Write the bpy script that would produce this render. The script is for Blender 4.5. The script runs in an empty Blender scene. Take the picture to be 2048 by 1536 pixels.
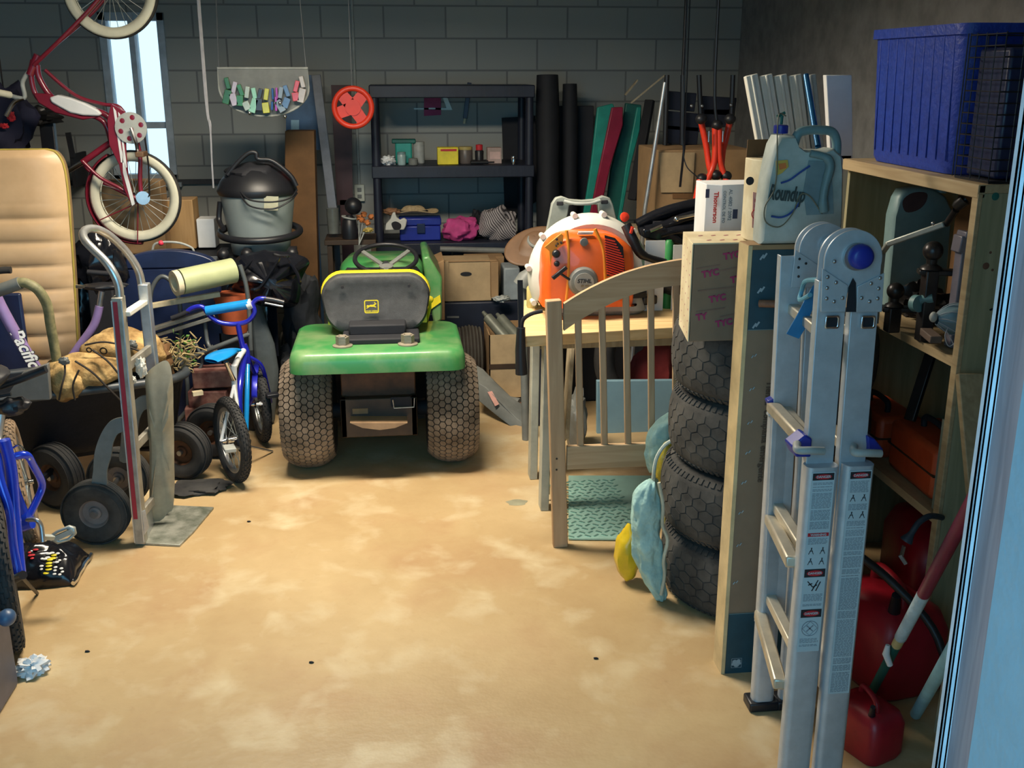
import bpy, math, random
from mathutils import Vector, Matrix
random.seed(7)
SC = bpy.context.scene
COL = SC.collection
V = Vector
PI = math.pi
# ---------------------------------------------------------------- camera, world, lights, exposure
FPX = 2100.0                      # focal length in pixels of the 2048 px wide frame
PITCH = math.atan(627 / FPX)
YAW = math.atan(246 / math.hypot(FPX, 627))
CAMH = 1.8
cam_d = bpy.data.cameras.new('camera')
cam_d.sensor_width = 36.0
cam_d.lens = 36.0 * FPX / 2048
cam_d.clip_start = 0.05
cam = bpy.data.objects.new('camera', cam_d)
COL.objects.link(cam)
cam.location = (0, 0, CAMH)
cam.rotation_euler = (PI / 2 - PITCH, 0, -YAW)
SC.camera = cam
w = bpy.data.worlds.new('world')
SC.world = w
w.use_nodes = True
_nt = w.node_tree; _bg = _nt.nodes['Background']; _tc = _nt.nodes.new('ShaderNodeTexCoord'); _sx = _nt.nodes.new('ShaderNodeSeparateXYZ')
_rp = _nt.nodes.new('ShaderNodeValToRGB'); _mr = _nt.nodes.new('ShaderNodeMapRange')
_nt.links.new(_tc.outputs['Generated'], _sx.inputs[0]); _mr.inputs[1].default_value = -1.0; _mr.inputs[2].default_value = 1.0
_nt.links.new(_sx.outputs['Y'], _mr.inputs[0]); _nt.links.new(_mr.outputs[0], _rp.inputs[0])
_rp.color_ramp.elements[0].position = 0.35; _rp.color_ramp.elements[0].color = (0.22, 0.42, 0.60, 1)   # blue open shade before the door
_rp.color_ramp.elements[1].position = 0.95; _rp.color_ramp.elements[1].color = (0.62, 0.86, 0.98, 1)   # hazy bright sky behind the garage
_nt.links.new(_rp.outputs['Color'], _bg.inputs[0]); _bg.inputs[1].default_value = 1.25
def area(name, loc, rot, sx, sy, power, color):
    l = bpy.data.lights.new(name, 'AREA')
    l.shape = 'RECTANGLE'; l.size = sx; l.size_y = sy; l.energy = power; l.color = color
    o = bpy.data.objects.new(name, l); COL.objects.link(o)
    o.location = loc; o.rotation_euler = rot
    return o
kl = area('ceiling_lamp_light', (-0.3, 4.15, 2.50), (0, 0, 0), 1.2, 0.35, 78, (1.0, 0.88, 0.70))
kl.data.spread = math.radians(166)
area('doorway_daylight', (-0.4, -1.3, 2.0), (math.radians(80), 0, 0), 3.0, 2.4, 52, (0.18, 0.64, 0.96))
SC.view_settings.view_transform = 'Standard'
SC.view_settings.look = 'None'
SC.view_settings.exposure = 0.35
SC.view_settings.gamma = 1.0
SC.view_settings.use_curve_mapping = False

# ---------------------------------------------------------------- helpers
def ray(px, py):
    x = px - 1024; y = py - 768
    d = y * math.cos(PITCH) + FPX * math.sin(PITCH)
    f = FPX * math.cos(PITCH) - y * math.sin(PITCH)
    return (x * math.cos(YAW) + f * math.sin(YAW), f * math.cos(YAW) - x * math.sin(YAW), -d)
def A(px, py, Y):
    r = ray(px, py); t = Y / r[1]; return V((r[0] * t, Y, CAMH + r[2] * t))
def Z(px, py, z=0.0):
    r = ray(px, py); t = (z - CAMH) / r[2]; return V((r[0] * t, r[1] * t, z))
def X(px, py, x):
    r = ray(px, py); t = x / r[0]; return V((x, r[1] * t, CAMH + r[2] * t))

def mat(name, rgb, rough=0.55, metal=0.0, var=0.18, scale=9.0, bump=0.0, bscale=60.0, rgb2=None, thr=None, coat=0.0, spec=0.5, trans=0.0):
    m = bpy.data.materials.new(name); m.use_nodes = True
    nt = m.node_tree; b = nt.nodes['Principled BSDF']
    b.inputs['Roughness'].default_value = rough
    b.inputs['Metallic'].default_value = metal
    b.inputs['Coat Weight'].default_value = coat
    b.inputs['Specular IOR Level'].default_value = spec
    if trans:
        b.inputs['Transmission Weight'].default_value = trans
    tc = nt.nodes.new('ShaderNodeTexCoord')
    n = nt.nodes.new('ShaderNodeTexNoise'); n.inputs['Scale'].default_value = scale
    n.inputs['Detail'].default_value = 5; n.inputs['Roughness'].default_value = 0.6
    nt.links.new(tc.outputs['Object'], n.inputs['Vector'])
    r = nt.nodes.new('ShaderNodeValToRGB')
    c1 = [c * (1 - var) for c in rgb]; c2 = list(rgb2) if rgb2 else [min(1, c * (1 + var)) for c in rgb]
    lo, hi = thr if thr else (0.35, 0.65)
    r.color_ramp.elements[0].position = lo; r.color_ramp.elements[1].position = hi
    r.color_ramp.elements[0].color = (*c1, 1); r.color_ramp.elements[1].color = (*c2, 1)
    nt.links.new(n.outputs['Fac'], r.inputs['Fac'])
    nt.links.new(r.outputs['Color'], b.inputs['Base Color'])
    if bump:
        n2 = nt.nodes.new('ShaderNodeTexNoise'); n2.inputs['Scale'].default_value = bscale
        nt.links.new(tc.outputs['Object'], n2.inputs['Vector'])
        bp = nt.nodes.new('ShaderNodeBump'); bp.inputs['Strength'].default_value = bump; bp.inputs['Distance'].default_value = 0.02
        nt.links.new(n2.outputs['Fac'], bp.inputs['Height']); nt.links.new(bp.outputs['Normal'], b.inputs['Normal'])
    return m
def wood(name, c1, c2, axis='X', scale=6.0, rough=0.6):
    m = mat(name, c1, rough); nt = m.node_tree; b = nt.nodes['Principled BSDF']
    tc = nt.nodes['Texture Coordinate']; mp = nt.nodes.new('ShaderNodeMapping')
    s = {'X': (1, 14, 14), 'Y': (14, 1, 14), 'Z': (14, 14, 1)}[axis]
    mp.inputs['Scale'].default_value = s
    nt.links.new(tc.outputs['Object'], mp.inputs['Vector'])
    n = nt.nodes.new('ShaderNodeTexNoise'); n.inputs['Scale'].default_value = scale / 2; n.inputs['Detail'].default_value = 4
    n.inputs['Distortion'].default_value = 0.6
    nt.links.new(mp.outputs[0], n.inputs['Vector'])
    r = nt.nodes.new('ShaderNodeValToRGB'); r.color_ramp.elements[0].position = .35; r.color_ramp.elements[1].position = .65
    r.color_ramp.elements[0].color = (*c1, 1); r.color_ramp.elements[1].color = (*c2, 1)
    nt.links.new(n.outputs['Fac'], r.inputs['Fac']); nt.links.new(r.outputs['Color'], b.inputs['Base Color'])
    return m

class MB:
    def __init__(s): s.v = []; s.f = []
    def add(s, vs, fs):
        b = len(s.v); s.v += [V(p) for p in vs]; s.f += [tuple(b + i for i in f) for f in fs]; return s
    def box(s, x0, x1, y0, y1, z0, z1):
        return s.add([(x0,y0,z0),(x1,y0,z0),(x1,y1,z0),(x0,y1,z0),(x0,y0,z1),(x1,y0,z1),(x1,y1,z1),(x0,y1,z1)],
                     [(0,3,2,1),(4,5,6,7),(0,1,5,4),(1,2,6,5),(2,3,7,6),(3,0,4,7)])
    def obox(s, c, size, rx=0, ry=0, rz=0, M=None):
        m = M or (Matrix.Rotation(rz, 3, 'Z') @ Matrix.Rotation(ry, 3, 'Y') @ Matrix.Rotation(rx, 3, 'X'))
        hx, hy, hz = (q / 2 for q in size); c = V(c)
        ps = [(-hx,-hy,-hz),(hx,-hy,-hz),(hx,hy,-hz),(-hx,hy,-hz),(-hx,-hy,hz),(hx,-hy,hz),(hx,hy,hz),(-hx,hy,hz)]
        return s.add([c + m @ V(p) for p in ps], [(0,3,2,1),(4,5,6,7),(0,1,5,4),(1,2,6,5),(2,3,7,6),(3,0,4,7)])
    def bar(s, p0, p1, w, t, up=(0, 0, 1)):
        p0 = V(p0); p1 = V(p1); d = (p1 - p0).normalized(); u = V(up)
        if abs(d.dot(u)) > .98: u = V((0, 1, 0))
        a = d.cross(u).normalized() * (w / 2); b = a.cross(d).normalized() * (t / 2)
        vs = [p0 - a - b, p0 + a - b, p0 + a + b, p0 - a + b, p1 - a - b, p1 + a - b, p1 + a + b, p1 - a + b]
        return s.add(vs, [(3,2,1,0),(4,5,6,7),(0,1,5,4),(1,2,6,5),(2,3,7,6),(3,0,4,7)])
    def tube(s, pts, r, n=10, closed=False):
        pts = [V(p) for p in pts]; N = len(pts); b = len(s.v); prev = None
        for i, p in enumerate(pts):
            if closed: t = pts[(i + 1) % N] - pts[i - 1]
            else: t = pts[min(i + 1, N - 1)] - pts[max(i - 1, 0)]
            t.normalize()
            if prev is None:
                a = t.orthogonal().normalized()
            else:
                a = (prev - t * prev.dot(t)).normalized()
            prev = a; c = t.cross(a)
            rr = r[i] if isinstance(r, (list, tuple)) else r
            for k in range(n):
                q = 2 * PI * k / n
                s.v.append(p + (a * math.cos(q) + c * math.sin(q)) * rr)
        for i in range(N if closed else N - 1):
            j = (i + 1) % N
            for k in range(n):
                l = (k + 1) % n
                s.f.append((b + i*n + k, b + i*n + l, b + j*n + l, b + j*n + k))
        if not closed:
            s.f.append(tuple(b + k for k in range(n))[::-1]); s.f.append(tuple(b + (N-1)*n + k for k in range(n)))
        return s
    def cyl(s, p0, p1, r, r2=None, n=16): return s.tube([p0, p1], [r, r if r2 is None else r2], n)
    def lathe(s, prof, o, ax=(0, 0, 1), n=32, sx=1, sy=1, cap=True):
        o = V(o); ax = V(ax).normalized(); u = ax.orthogonal().normalized() if abs(ax.z) < .99 else V((1, 0, 0)); w_ = ax.cross(u)
        b = len(s.v)
        for (r, h) in prof:
            for k in range(n):
                q = 2 * PI * k / n
                s.v.append(o + ax * h + u * (r * sx * math.cos(q)) + w_ * (r * sy * math.sin(q)))
        for i in range(len(prof) - 1):
            for k in range(n):
                l = (k + 1) % n
                s.f.append((b + i*n + k, b + i*n + l, b + (i+1)*n + l, b + (i+1)*n + k))
        if cap and prof[0][0] > 1e-5: s.f.append(tuple(b + k for k in range(n))[::-1])
        if cap and prof[-1][0] > 1e-5: s.f.append(tuple(b + (len(prof)-1)*n + k for k in range(n)))
        return s
    def torus(s, c, ax, R, r, n=36, m=10):
        ax = V(ax).normalized(); u = ax.orthogonal().normalized(); w_ = ax.cross(u); c = V(c)
        return s.tube([c + u * (R * math.cos(2*PI*k/n)) + w_ * (R * math.sin(2*PI*k/n)) for k in range(n)], r, m, True)
    def prism(s, poly, d):
        """poly: planar 3D outline; d: extrusion vector"""
        poly = [V(p) for p in poly]; n = len(poly); d = V(d)
        nn = V((0, 0, 0))
        for i in range(n): nn += poly[i].cross(poly[(i+1) % n])
        fr = tuple(range(n)); bk = tuple(range(n, 2*n))[::-1]
        if nn.dot(d) > 0: fr = fr[::-1]; bk = bk[::-1]; sd = [(i, (i+1) % n, (i+1) % n + n, i + n) for i in range(n)]
        else: sd = [((i+1) % n, i, i + n, (i+1) % n + n) for i in range(n)]
        return s.add(poly + [p + d for p in poly], [fr, bk] + sd)
    def grid(s, fn, nu, nv, closeu=False):
        b = len(s.v)
        for j in range(nv + 1):
            for i in range(nu + (0 if closeu else 1)): s.v.append(V(fn(i / nu, j / nv)))
        W = nu if closeu else nu + 1
        for j in range(nv):
            for i in range(nu):
                i2 = (i + 1) % W if closeu else i + 1
                s.f.append((b + j*W + i, b + j*W + i2, b + (j+1)*W + i2, b + (j+1)*W + i))
        return s
    def ball(s, c, r, n=16, m=10):
        c = V(c); rr = r if isinstance(r, (list, tuple)) else (r, r, r)
        return s.grid(lambda u, v: (c.x + rr[0]*math.cos(2*PI*u)*math.sin(PI*min(max(v,.002),.998)), c.y + rr[1]*math.sin(2*PI*u)*math.sin(PI*min(max(v,.002),.998)), c.z - rr[2]*math.cos(PI*v)), n, m, True)
    def lump(s, c, r, amp=.15, fr=3.0, n=24, m=16, seed=0, flat=None):
        c = V(c)
        from mathutils import noise
        def fn(u, v):
            v = min(max(v, .003), .997)
            d = V((math.cos(2*PI*u)*math.sin(PI*v), math.sin(2*PI*u)*math.sin(PI*v), -math.cos(PI*v)))
            k = 1 + amp * 2 * noise.noise(d * fr + V((seed, seed*1.7, 0)))
            p = V((c.x + r[0]*d.x*k, c.y + r[1]*d.y*k, c.z + r[2]*d.z*k))
            if flat is not None and p.z < flat: p.z = flat
            return p
        return s.grid(fn, n, m, True)
    def rloft(s, rings):
        """rings: list of equal-length point lists; capped"""
        n = len(rings[0]); b = len(s.v)
        for r in rings: s.v += [V(p) for p in r]
        for i in range(len(rings) - 1):
            for k in range(n):
                l = (k + 1) % n
                s.f.append((b + i*n + k, b + i*n + l, b + (i+1)*n + l, b + (i+1)*n + k))
        s.f.append(tuple(b + k for k in range(n))[::-1]); s.f.append(tuple(b + (len(rings)-1)*n + k for k in range(n)))
        return s

def rrect(cx, cy, hx, hy, r, k=5):
    out = []
    for (sx, sy, a0) in ((1, 1, 0), (-1, 1, 90), (-1, -1, 180), (1, -1, 270)):
        for i in range(k + 1):
            a = math.radians(a0 + 90 * i / k)
            out.append((cx + sx*(hx - r) + r*math.cos(a), cy + sy*(hy - r) + r*math.sin(a)))
    return out
def cr(pts, k=6, closed=False):
    P = [V(p) for p in pts]; n = len(P); out = []
    for i in range(n if closed else n - 1):
        if closed: a, b, c, d = P[i-1], P[i], P[(i+1) % n], P[(i+2) % n]
        else: a, b, c, d = P[max(i-1, 0)], P[i], P[i+1], P[min(i+2, n-1)]
        for j in range(k):
            t = j / k
            out.append(0.5 * ((2*b) + (c - a)*t + (2*a - 5*b + 4*c - d)*t*t + (3*b - a - 3*c + d)*t**3))
    if not closed: out.append(P[-1])
    return out
BASE = {}
def tag(o, label=None, cat=None, group=None, kind=None):
    if label: o['label'] = label
    if cat: o['category'] = cat
    if group: o['group'] = group
    if kind: o['kind'] = kind
    return o
def thing(name, label, cat, loc, group=None):
    o = bpy.data.objects.new(name, None); COL.objects.link(o); o.location = loc; o.empty_display_size = .05
    tag(o, label, cat, group); BASE[o.name] = V(loc); return o
def mkmesh(name, mb, m, base, smooth=40):
    me = bpy.data.meshes.new(name)
    me.from_pydata([tuple(p - base) for p in mb.v], [], mb.f); me.update()
    me.materials.append(m)
    me.shade_smooth() if smooth else me.shade_flat()
    if smooth and smooth < 180: me.set_sharp_from_angle(angle=math.radians(smooth))
    return me
def part(name, mb, m, parent, label=None, bevel=0, smooth=40, solid=0, sub=0):
    base = BASE[parent.name]
    o = bpy.data.objects.new(name, mkmesh(name, mb, m, base, smooth)); COL.objects.link(o); o.parent = parent
    BASE[o.name] = base
    mods(o, bevel, solid, sub)
    if label: o['label'] = label
    return o
def mods(o, bevel, solid, sub=0):
    if solid:
        q = o.modifiers.new('solid', 'SOLIDIFY'); q.thickness = solid; q.offset = 0
    if bevel:
        q = o.modifiers.new('bevel', 'BEVEL'); q.width = bevel; q.segments = 2; q.limit_method = 'ANGLE'; q.angle_limit = math.radians(40)
    if sub:
        q = o.modifiers.new('sub', 'SUBSURF'); q.levels = sub; q.render_levels = sub
def solo(name, mb, m, label=None, cat=None, group=None, kind=None, bevel=0, smooth=40, solid=0, sub=0):
    xs = [p.x for p in mb.v]; ys = [p.y for p in mb.v]; zs = [p.z for p in mb.v]
    base = V(((min(xs)+max(xs))/2, (min(ys)+max(ys))/2, min(zs)))
    o = bpy.data.objects.new(name, mkmesh(name, mb, m, base, smooth)); COL.objects.link(o); o.location = base
    BASE[o.name] = base
    mods(o, bevel, solid, sub)
    return tag(o, label, cat, group, kind)
def text(s, at, u, nrm, size, m, parent, name='lettering', bold=0.0, ext=0.0006, ax='CENTER', shear=0.0, label=None, xs=1.0):
    cu = bpy.data.curves.new(name, 'FONT'); cu.body = s; cu.size = size; cu.extrude = ext; cu.offset = bold; cu.shear = shear
    cu.align_x = ax; cu.align_y = 'CENTER'; cu.resolution_u = 3; cu.materials.append(m)
    o0 = bpy.data.objects.new('font_source', cu); me = bpy.data.meshes.new_from_object(o0); bpy.data.objects.remove(o0); bpy.data.curves.remove(cu)
    if not me.materials: me.materials.append(m)
    o = bpy.data.objects.new(name, me); COL.objects.link(o); o.parent = parent; BASE[o.name] = BASE[parent.name]
    u = V(u).normalized(); n = V(nrm).normalized(); vv = n.cross(u).normalized(); u = vv.cross(n).normalized()
    M = Matrix((u*xs, vv, n)).transposed().to_4x4(); M.translation = V(at) - BASE[parent.name]
    o.matrix_local = M
    if label: o['label'] = label
    return o
def dup(root, loc, label=None, rot=None):
    r = root.copy(); COL.objects.link(r); r.location = loc; BASE[r.name] = V(loc)
    if rot is not None: r.rotation_euler = rot
    if label: r['label'] = label
    for ch in list(root.children):
        c = ch.copy(); COL.objects.link(c); c.parent = r
        for g in list(ch.children):
            d = g.copy(); COL.objects.link(d); d.parent = c
    return r

# ---------------------------------------------------------------- materials
K = {}
K['black'] = mat('black_plastic', (.012, .013, .017), .42)
K['blackmatte'] = mat('black_matte', (.010, .011, .016), .75)
K['navyrack'] = mat('navy_black_plastic', (.012, .016, .032), .5)
K['navy'] = mat('navy_plastic', (.012, .022, .07), .35)
K['rubber'] = mat('rubber', (.022, .023, .026), .8, var=.3, rgb2=(.04, .038, .036))
K['tyrewall'] = mat('dusty_tyre_rubber', (.035, .036, .036), .85, var=.3, rgb2=(.075, .072, .066), bump=.1)
K['lug'] = mat('dusty_tread_rubber', (.045, .046, .045), .85, var=.3, rgb2=(.085, .082, .075), scale=9)
K['turfbase'] = mat('turf_tyre_rubber', (.03, .022, .016), .85, var=.2)
K['turflug'] = mat('mud_dusted_tread', (.15, .11, .075), .9, var=.3, rgb2=(.26, .20, .145), scale=10)
K['green'] = mat('tractor_green', (.045, .26, .07), .42, var=.12, rgb2=(.19, .30, .13), scale=5, thr=(.42, .72), coat=.2)
K['greendark'] = mat('green_paint', (.02, .20, .05), .5)
K['yellow'] = mat('yellow_paint', (.75, .62, .02), .45)
K['seatgrey'] = mat('seat_shell_grey', (.035, .037, .040), .6, var=.2, scale=30, bump=.15, bscale=300)
K['rust'] = mat('rusty_brown_steel', (.10, .038, .015), .65, var=.35, scale=14)
K['darkbrown'] = mat('dark_brown_steel', (.045, .026, .014), .55, var=.3)
K['steel'] = mat('steel', (.45, .46, .47), .35, .9)
K['chrome'] = mat('chrome', (.75, .76, .78), .12, 1.0, var=.05)
K['alu'] = mat('brushed_aluminium', (.52, .54, .55), .38, .85, var=.12, scale=20)
K['aludirty'] = mat('dirty_aluminium', (.36, .34, .29), .55, .6, var=.25, scale=12)
K['ladder'] = mat('ladder_aluminium', (.52, .56, .60), .42, .35, var=.07, scale=25)
K['ladderin'] = mat('ladder_rung_aluminium', (.60, .55, .44), .4, .6, var=.15)
K['blueplastic'] = mat('royal_blue_plastic', (.015, .03, .30), .35)
K['orange'] = mat('orange_plastic', (.72, .115, .012), .38, var=.08, coat=.3)
K['orangelight'] = mat('orange_yellow_plastic', (.85, .30, .03), .38, var=.08)
K['offwhite'] = mat('off_white_plastic', (.62, .62, .56), .45, var=.06)
K['greyplastic'] = mat('grey_plastic', (.17, .18, .17), .5)
K['lightgrey'] = mat('light_grey_plastic', (.36, .38, .36), .5)
K['crib'] = wood('beech_wood', (.42, .27, .15), (.50, .34, .20), 'Z')
K['cribx'] = wood('beech_wood_rail', (.42, .28, .15), (.52, .37, .22), 'X')
K['pine'] = wood('pine_wood', (.36, .26, .14), (.46, .35, .20), 'Y')
K['pinez'] = wood('pine_board', (.27, .26, .15), (.36, .33, .20), 'Z')
K['ply'] = wood('plywood', (.62, .42, .19), (.76, .56, .28), 'X')
K['oldwood'] = wood('weathered_wood', (.34, .27, .17), (.46, .38, .25), 'Z')
K['card'] = mat('cardboard', (.33, .205, .10), .8, var=.12)
K['cardlight'] = mat('pale_cardboard', (.44, .32, .18), .8, var=.12)
K['carddark'] = mat('brown_cardboard', (.17, .085, .032), .8, var=.15)
K['cardgrey'] = mat('grey_brown_cardboard', (.24, .165, .105), .8, var=.08)
K['cream'] = mat('cream_cardboard', (.70, .58, .36), .7, var=.12, rgb2=(.80, .72, .50))
K['tape'] = mat('packing_tape', (.62, .48, .26), .35)
K['teal'] = mat('dark_teal_print', (.012, .06, .085), .55)
K['white'] = mat('white_paint', (.75, .76, .76), .5, var=.05)
K['paper'] = mat('white_paper', (.72, .74, .75), .7, var=.05)
K['ink'] = mat('black_ink', (.02, .02, .025), .6)
K['greyink'] = mat('grey_ink', (.22, .26, .30), .6)
K['redink'] = mat('red_ink', (.55, .02, .03), .6)
K['magenta'] = mat('magenta_ink', (.36, .03, .12), .6)
K['red'] = mat('red_plastic', (.55, .012, .02), .35, var=.1)
K['redorange'] = mat('red_orange_plastic', (.80, .05, .02), .4, var=.08)
K['maroon'] = mat('maroon_paint', (.20, .012, .03), .3, var=.1, coat=.5)
K['whitewall'] = mat('cream_white_rubber', (.66, .64, .50), .5, var=.08)
K['bluepaint'] = mat('blue_metallic_paint', (.01, .05, .60), .22, .2, var=.08, coat=.6)
K['bmxblue'] = mat('deep_blue_paint', (.015, .02, .42), .22, .2, var=.08, coat=.6)
K['bmxlight'] = mat('sky_blue_vinyl', (.01, .24, .62), .25, var=.1)
K['purple'] = mat('lilac_paint', (.30, .21, .46), .35, var=.15)
K['vinyl'] = mat('tan_vinyl', (.60, .40, .22), .42, var=.10, rgb2=(.68, .47, .27), scale=3)
K['piping'] = mat('mustard_piping', (.42, .32, .06), .5)
K['olive'] = mat('dusty_olive_metal', (.20, .20, .10), .6, var=.3, scale=25, rgb2=(.30, .27, .14))
K['burlap'] = mat('tan_fabric', (.34, .19, .06), .9, var=.35, scale=12, bump=.4, bscale=40, rgb2=(.60, .41, .17))
K['strap'] = mat('dark_strap', (.03, .024, .02), .8)
K['dry'] = mat('dry_roots', (.38, .29, .14), .9, var=.35, scale=30)
K['leaf'] = mat('green_leaf', (.12, .28, .05), .7, var=.3)
K['brickred'] = mat('red_stained_block', (.20, .055, .05), .8, var=.4, scale=14, rgb2=(.30, .16, .13))
K['foam'] = mat('pale_green_roll', (.42, .46, .25), .5, var=.08)
K['plasticbag'] = mat('black_plastic_film', (.008, .009, .013), .18, var=.1, bump=.5, bscale=9)
K['quilt'] = mat('aqua_fabric', (.36, .58, .55), .85, var=.2, scale=8, bump=.5, bscale=30)
K['ybag'] = mat('yellow_plastic_bag', (.72, .50, .02), .3, var=.15)
K['teals'] = mat('teal_plastic', (.02, .30, .24), .4, var=.15)
K['tealdark'] = mat('dark_teal_plastic', (.012, .12, .10), .5, var=.2)
K['pink'] = mat('pink_fabric', (.55, .06, .24), .8, var=.25)
K['jug'] = mat('dusty_white_jug', (.40, .46, .42), .5, var=.15, rgb2=(.52, .58, .55))
K['jugblue'] = mat('blue_grey_jug', (.17, .27, .28), .45, var=.12)
K['binblue'] = mat('blue_storage_plastic', (.015, .05, .36), .5, var=.12, scale=40, bump=.2)
K['gas'] = mat('red_fuel_can', (.34, .008, .02), .4, var=.15)
K['vac'] = mat('grey_vacuum_drum', (.23, .27, .27), .5, var=.06)
K['straw'] = mat('straw', (.42, .31, .17), .8, var=.2, scale=60)
K['brownhat'] = mat('brown_plastic', (.13, .07, .035), .6)
K['galv'] = mat('galvanised_steel', (.42, .45, .42), .5, .6, var=.15)
K['darksteel'] = mat('dark_greasy_steel', (.05, .048, .05), .35, .7, var=.3)
K['terracotta'] = mat('orange_red_fabric', (.42, .09, .03), .7)
def stripes(name, c1, c2, scale, rot):
    m = mat(name, c1, .75); nt = m.node_tree; b = nt.nodes['Principled BSDF']
    mp = nt.nodes.new('ShaderNodeMapping'); mp.inputs['Rotation'].default_value = rot
    nt.links.new(nt.nodes['Texture Coordinate'].outputs['Object'], mp.inputs['Vector'])
    wv = nt.nodes.new('ShaderNodeTexWave'); wv.inputs['Scale'].default_value = scale; wv.inputs['Distortion'].default_value = .6
    nt.links.new(mp.outputs[0], wv.inputs['Vector'])
    r = nt.nodes.new('ShaderNodeValToRGB'); r.color_ramp.elements[0].position = .35; r.color_ramp.elements[1].position = .5
    r.color_ramp.elements[0].color = (*c1, 1); r.color_ramp.elements[1].color = (*c2, 1)
    nt.links.new(wv.outputs['Fac'], r.inputs['Fac']); nt.links.new(r.outputs['Color'], b.inputs['Base Color'])
    return m
K['zebra'] = stripes('striped_fabric', (.06, .05, .055), (.42, .38, .38), 26, (0, .6, .5))

def floor_mat():
    m = mat('stained_concrete', (.50, .34, .165), .45, scale=1.3, rgb2=(.58, .43, .23), thr=(.36, .66), var=.12)
    nt = m.node_tree; b = nt.nodes['Principled BSDF']; L = nt.links
    tc = nt.nodes['Texture Coordinate']
    base = [l for l in nt.links if l.to_socket == b.inputs['Base Color']][0].from_socket
    def layer(prev, scale, lo, hi, col, detail=6, amt=1.0):
        n = nt.nodes.new('ShaderNodeTexNoise'); n.inputs['Scale'].default_value = scale; n.inputs['Detail'].default_value = detail
        n.inputs['Distortion'].default_value = .25
        L.new(tc.outputs['Object'], n.inputs['Vector'])
        r = nt.nodes.new('ShaderNodeMapRange'); r.inputs[1].default_value = lo; r.inputs[2].default_value = hi; r.inputs[4].default_value = amt
        L.new(n.outputs['Fac'], r.inputs[0])
        x = nt.nodes.new('ShaderNodeMix'); x.data_type = 'RGBA'
        L.new(r.outputs[0], x.inputs[0]); L.new(prev, x.inputs[6]); x.inputs[7].default_value = (*col, 1)
        return x.outputs[2]
    c = layer(base, 2.6, .50, .74, (.40, .23, .11), amt=.7)
    c = layer(c, 6.0, .52, .80, (.68, .58, .38), amt=.75)
    c = layer(c, 30, .60, .80, (.40, .25, .12), amt=.35)
    L.new(c, b.inputs['Base Color'])
    n2 = nt.nodes.new('ShaderNodeTexNoise'); n2.inputs['Scale'].default_value = 35; L.new(tc.outputs['Object'], n2.inputs['Vector'])
    bp = nt.nodes.new('ShaderNodeBump'); bp.inputs['Strength'].default_value = .12; bp.inputs['Distance'].default_value = .01
    L.new(n2.outputs['Fac'], bp.inputs['Height']); L.new(bp.outputs['Normal'], b.inputs['Normal'])
    return m
def block_mat():
    m = mat('painted_block', (.34, .35, .35), .8); nt = m.node_tree; b = nt.nodes['Principled BSDF']; L = nt.links
    tc = nt.nodes['Texture Coordinate']; mp = nt.nodes.new('ShaderNodeMapping'); mp.inputs['Rotation'].default_value = (PI/2, 0, 0)
    L.new(tc.outputs['Object'], mp.inputs['Vector'])
    br = nt.nodes.new('ShaderNodeTexBrick'); br.inputs['Scale'].default_value = 1.0
    br.inputs['Brick Width'].default_value = .40; br.inputs['Row Height'].default_value = .20; br.inputs['Mortar Size'].default_value = .006
    br.inputs['Color1'].default_value = (.36, .375, .35, 1); br.inputs['Color2'].default_value = (.30, .32, .31, 1); br.inputs['Mortar'].default_value = (.19, .20, .20, 1)
    L.new(mp.outputs[0], br.inputs['Vector']); L.new(br.outputs['Color'], b.inputs['Base Color'])
    bp = nt.nodes.new('ShaderNodeBump'); bp.inputs['Strength'].default_value = .4; bp.inputs['Distance'].default_value = .01; bp.invert = True
    L.new(br.outputs['Fac'], bp.inputs['Height']); L.new(bp.outputs['Normal'], b.inputs['Normal'])
    return m

# ---------------------------------------------------------------- setting
XL, XR, YB, ZC = -3.2, 2.35, 7.2, 2.62
solo('floor', MB().box(XL, XR, -2.5, YB + .2, -.1, 0), floor_mat(), kind='structure')
solo('ceiling', MB().box(XL, XR, .72, YB + .2, ZC, ZC + .1), mat('ceiling_board', (.42, .42, .40), .8), kind='structure')
KW = block_mat()
wx0, wx1, wz0, wz1 = -1.80, -1.40, 1.10, 2.15
wb = MB().box(XL, wx0, YB, YB + .2, 0, ZC).box(wx1, XR, YB, YB + .2, 0, ZC).box(wx0, wx1, YB, YB + .2, 0, wz0).box(wx0, wx1, YB, YB + .2, wz1, ZC)
solo('wall_back', wb, KW, kind='structure')
KL = mat('side_wall_paint', (.24, .25, .26), .85)
solo('wall_left', MB().box(XL - .15, XL, .72, YB + .2, 0, ZC), KL, kind='structure')
solo('wall_right', MB().box(XR, XR + .15, .72, YB + .2, 0, ZC), KL, kind='structure')
solo('wall_front', MB().box(.615, XR, .70, .95, 0, ZC).box(XL, -1.75, .70, .95, 0, ZC).box(-1.75, .615, .70, .95, 2.25, ZC), KL, kind='structure')
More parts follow.
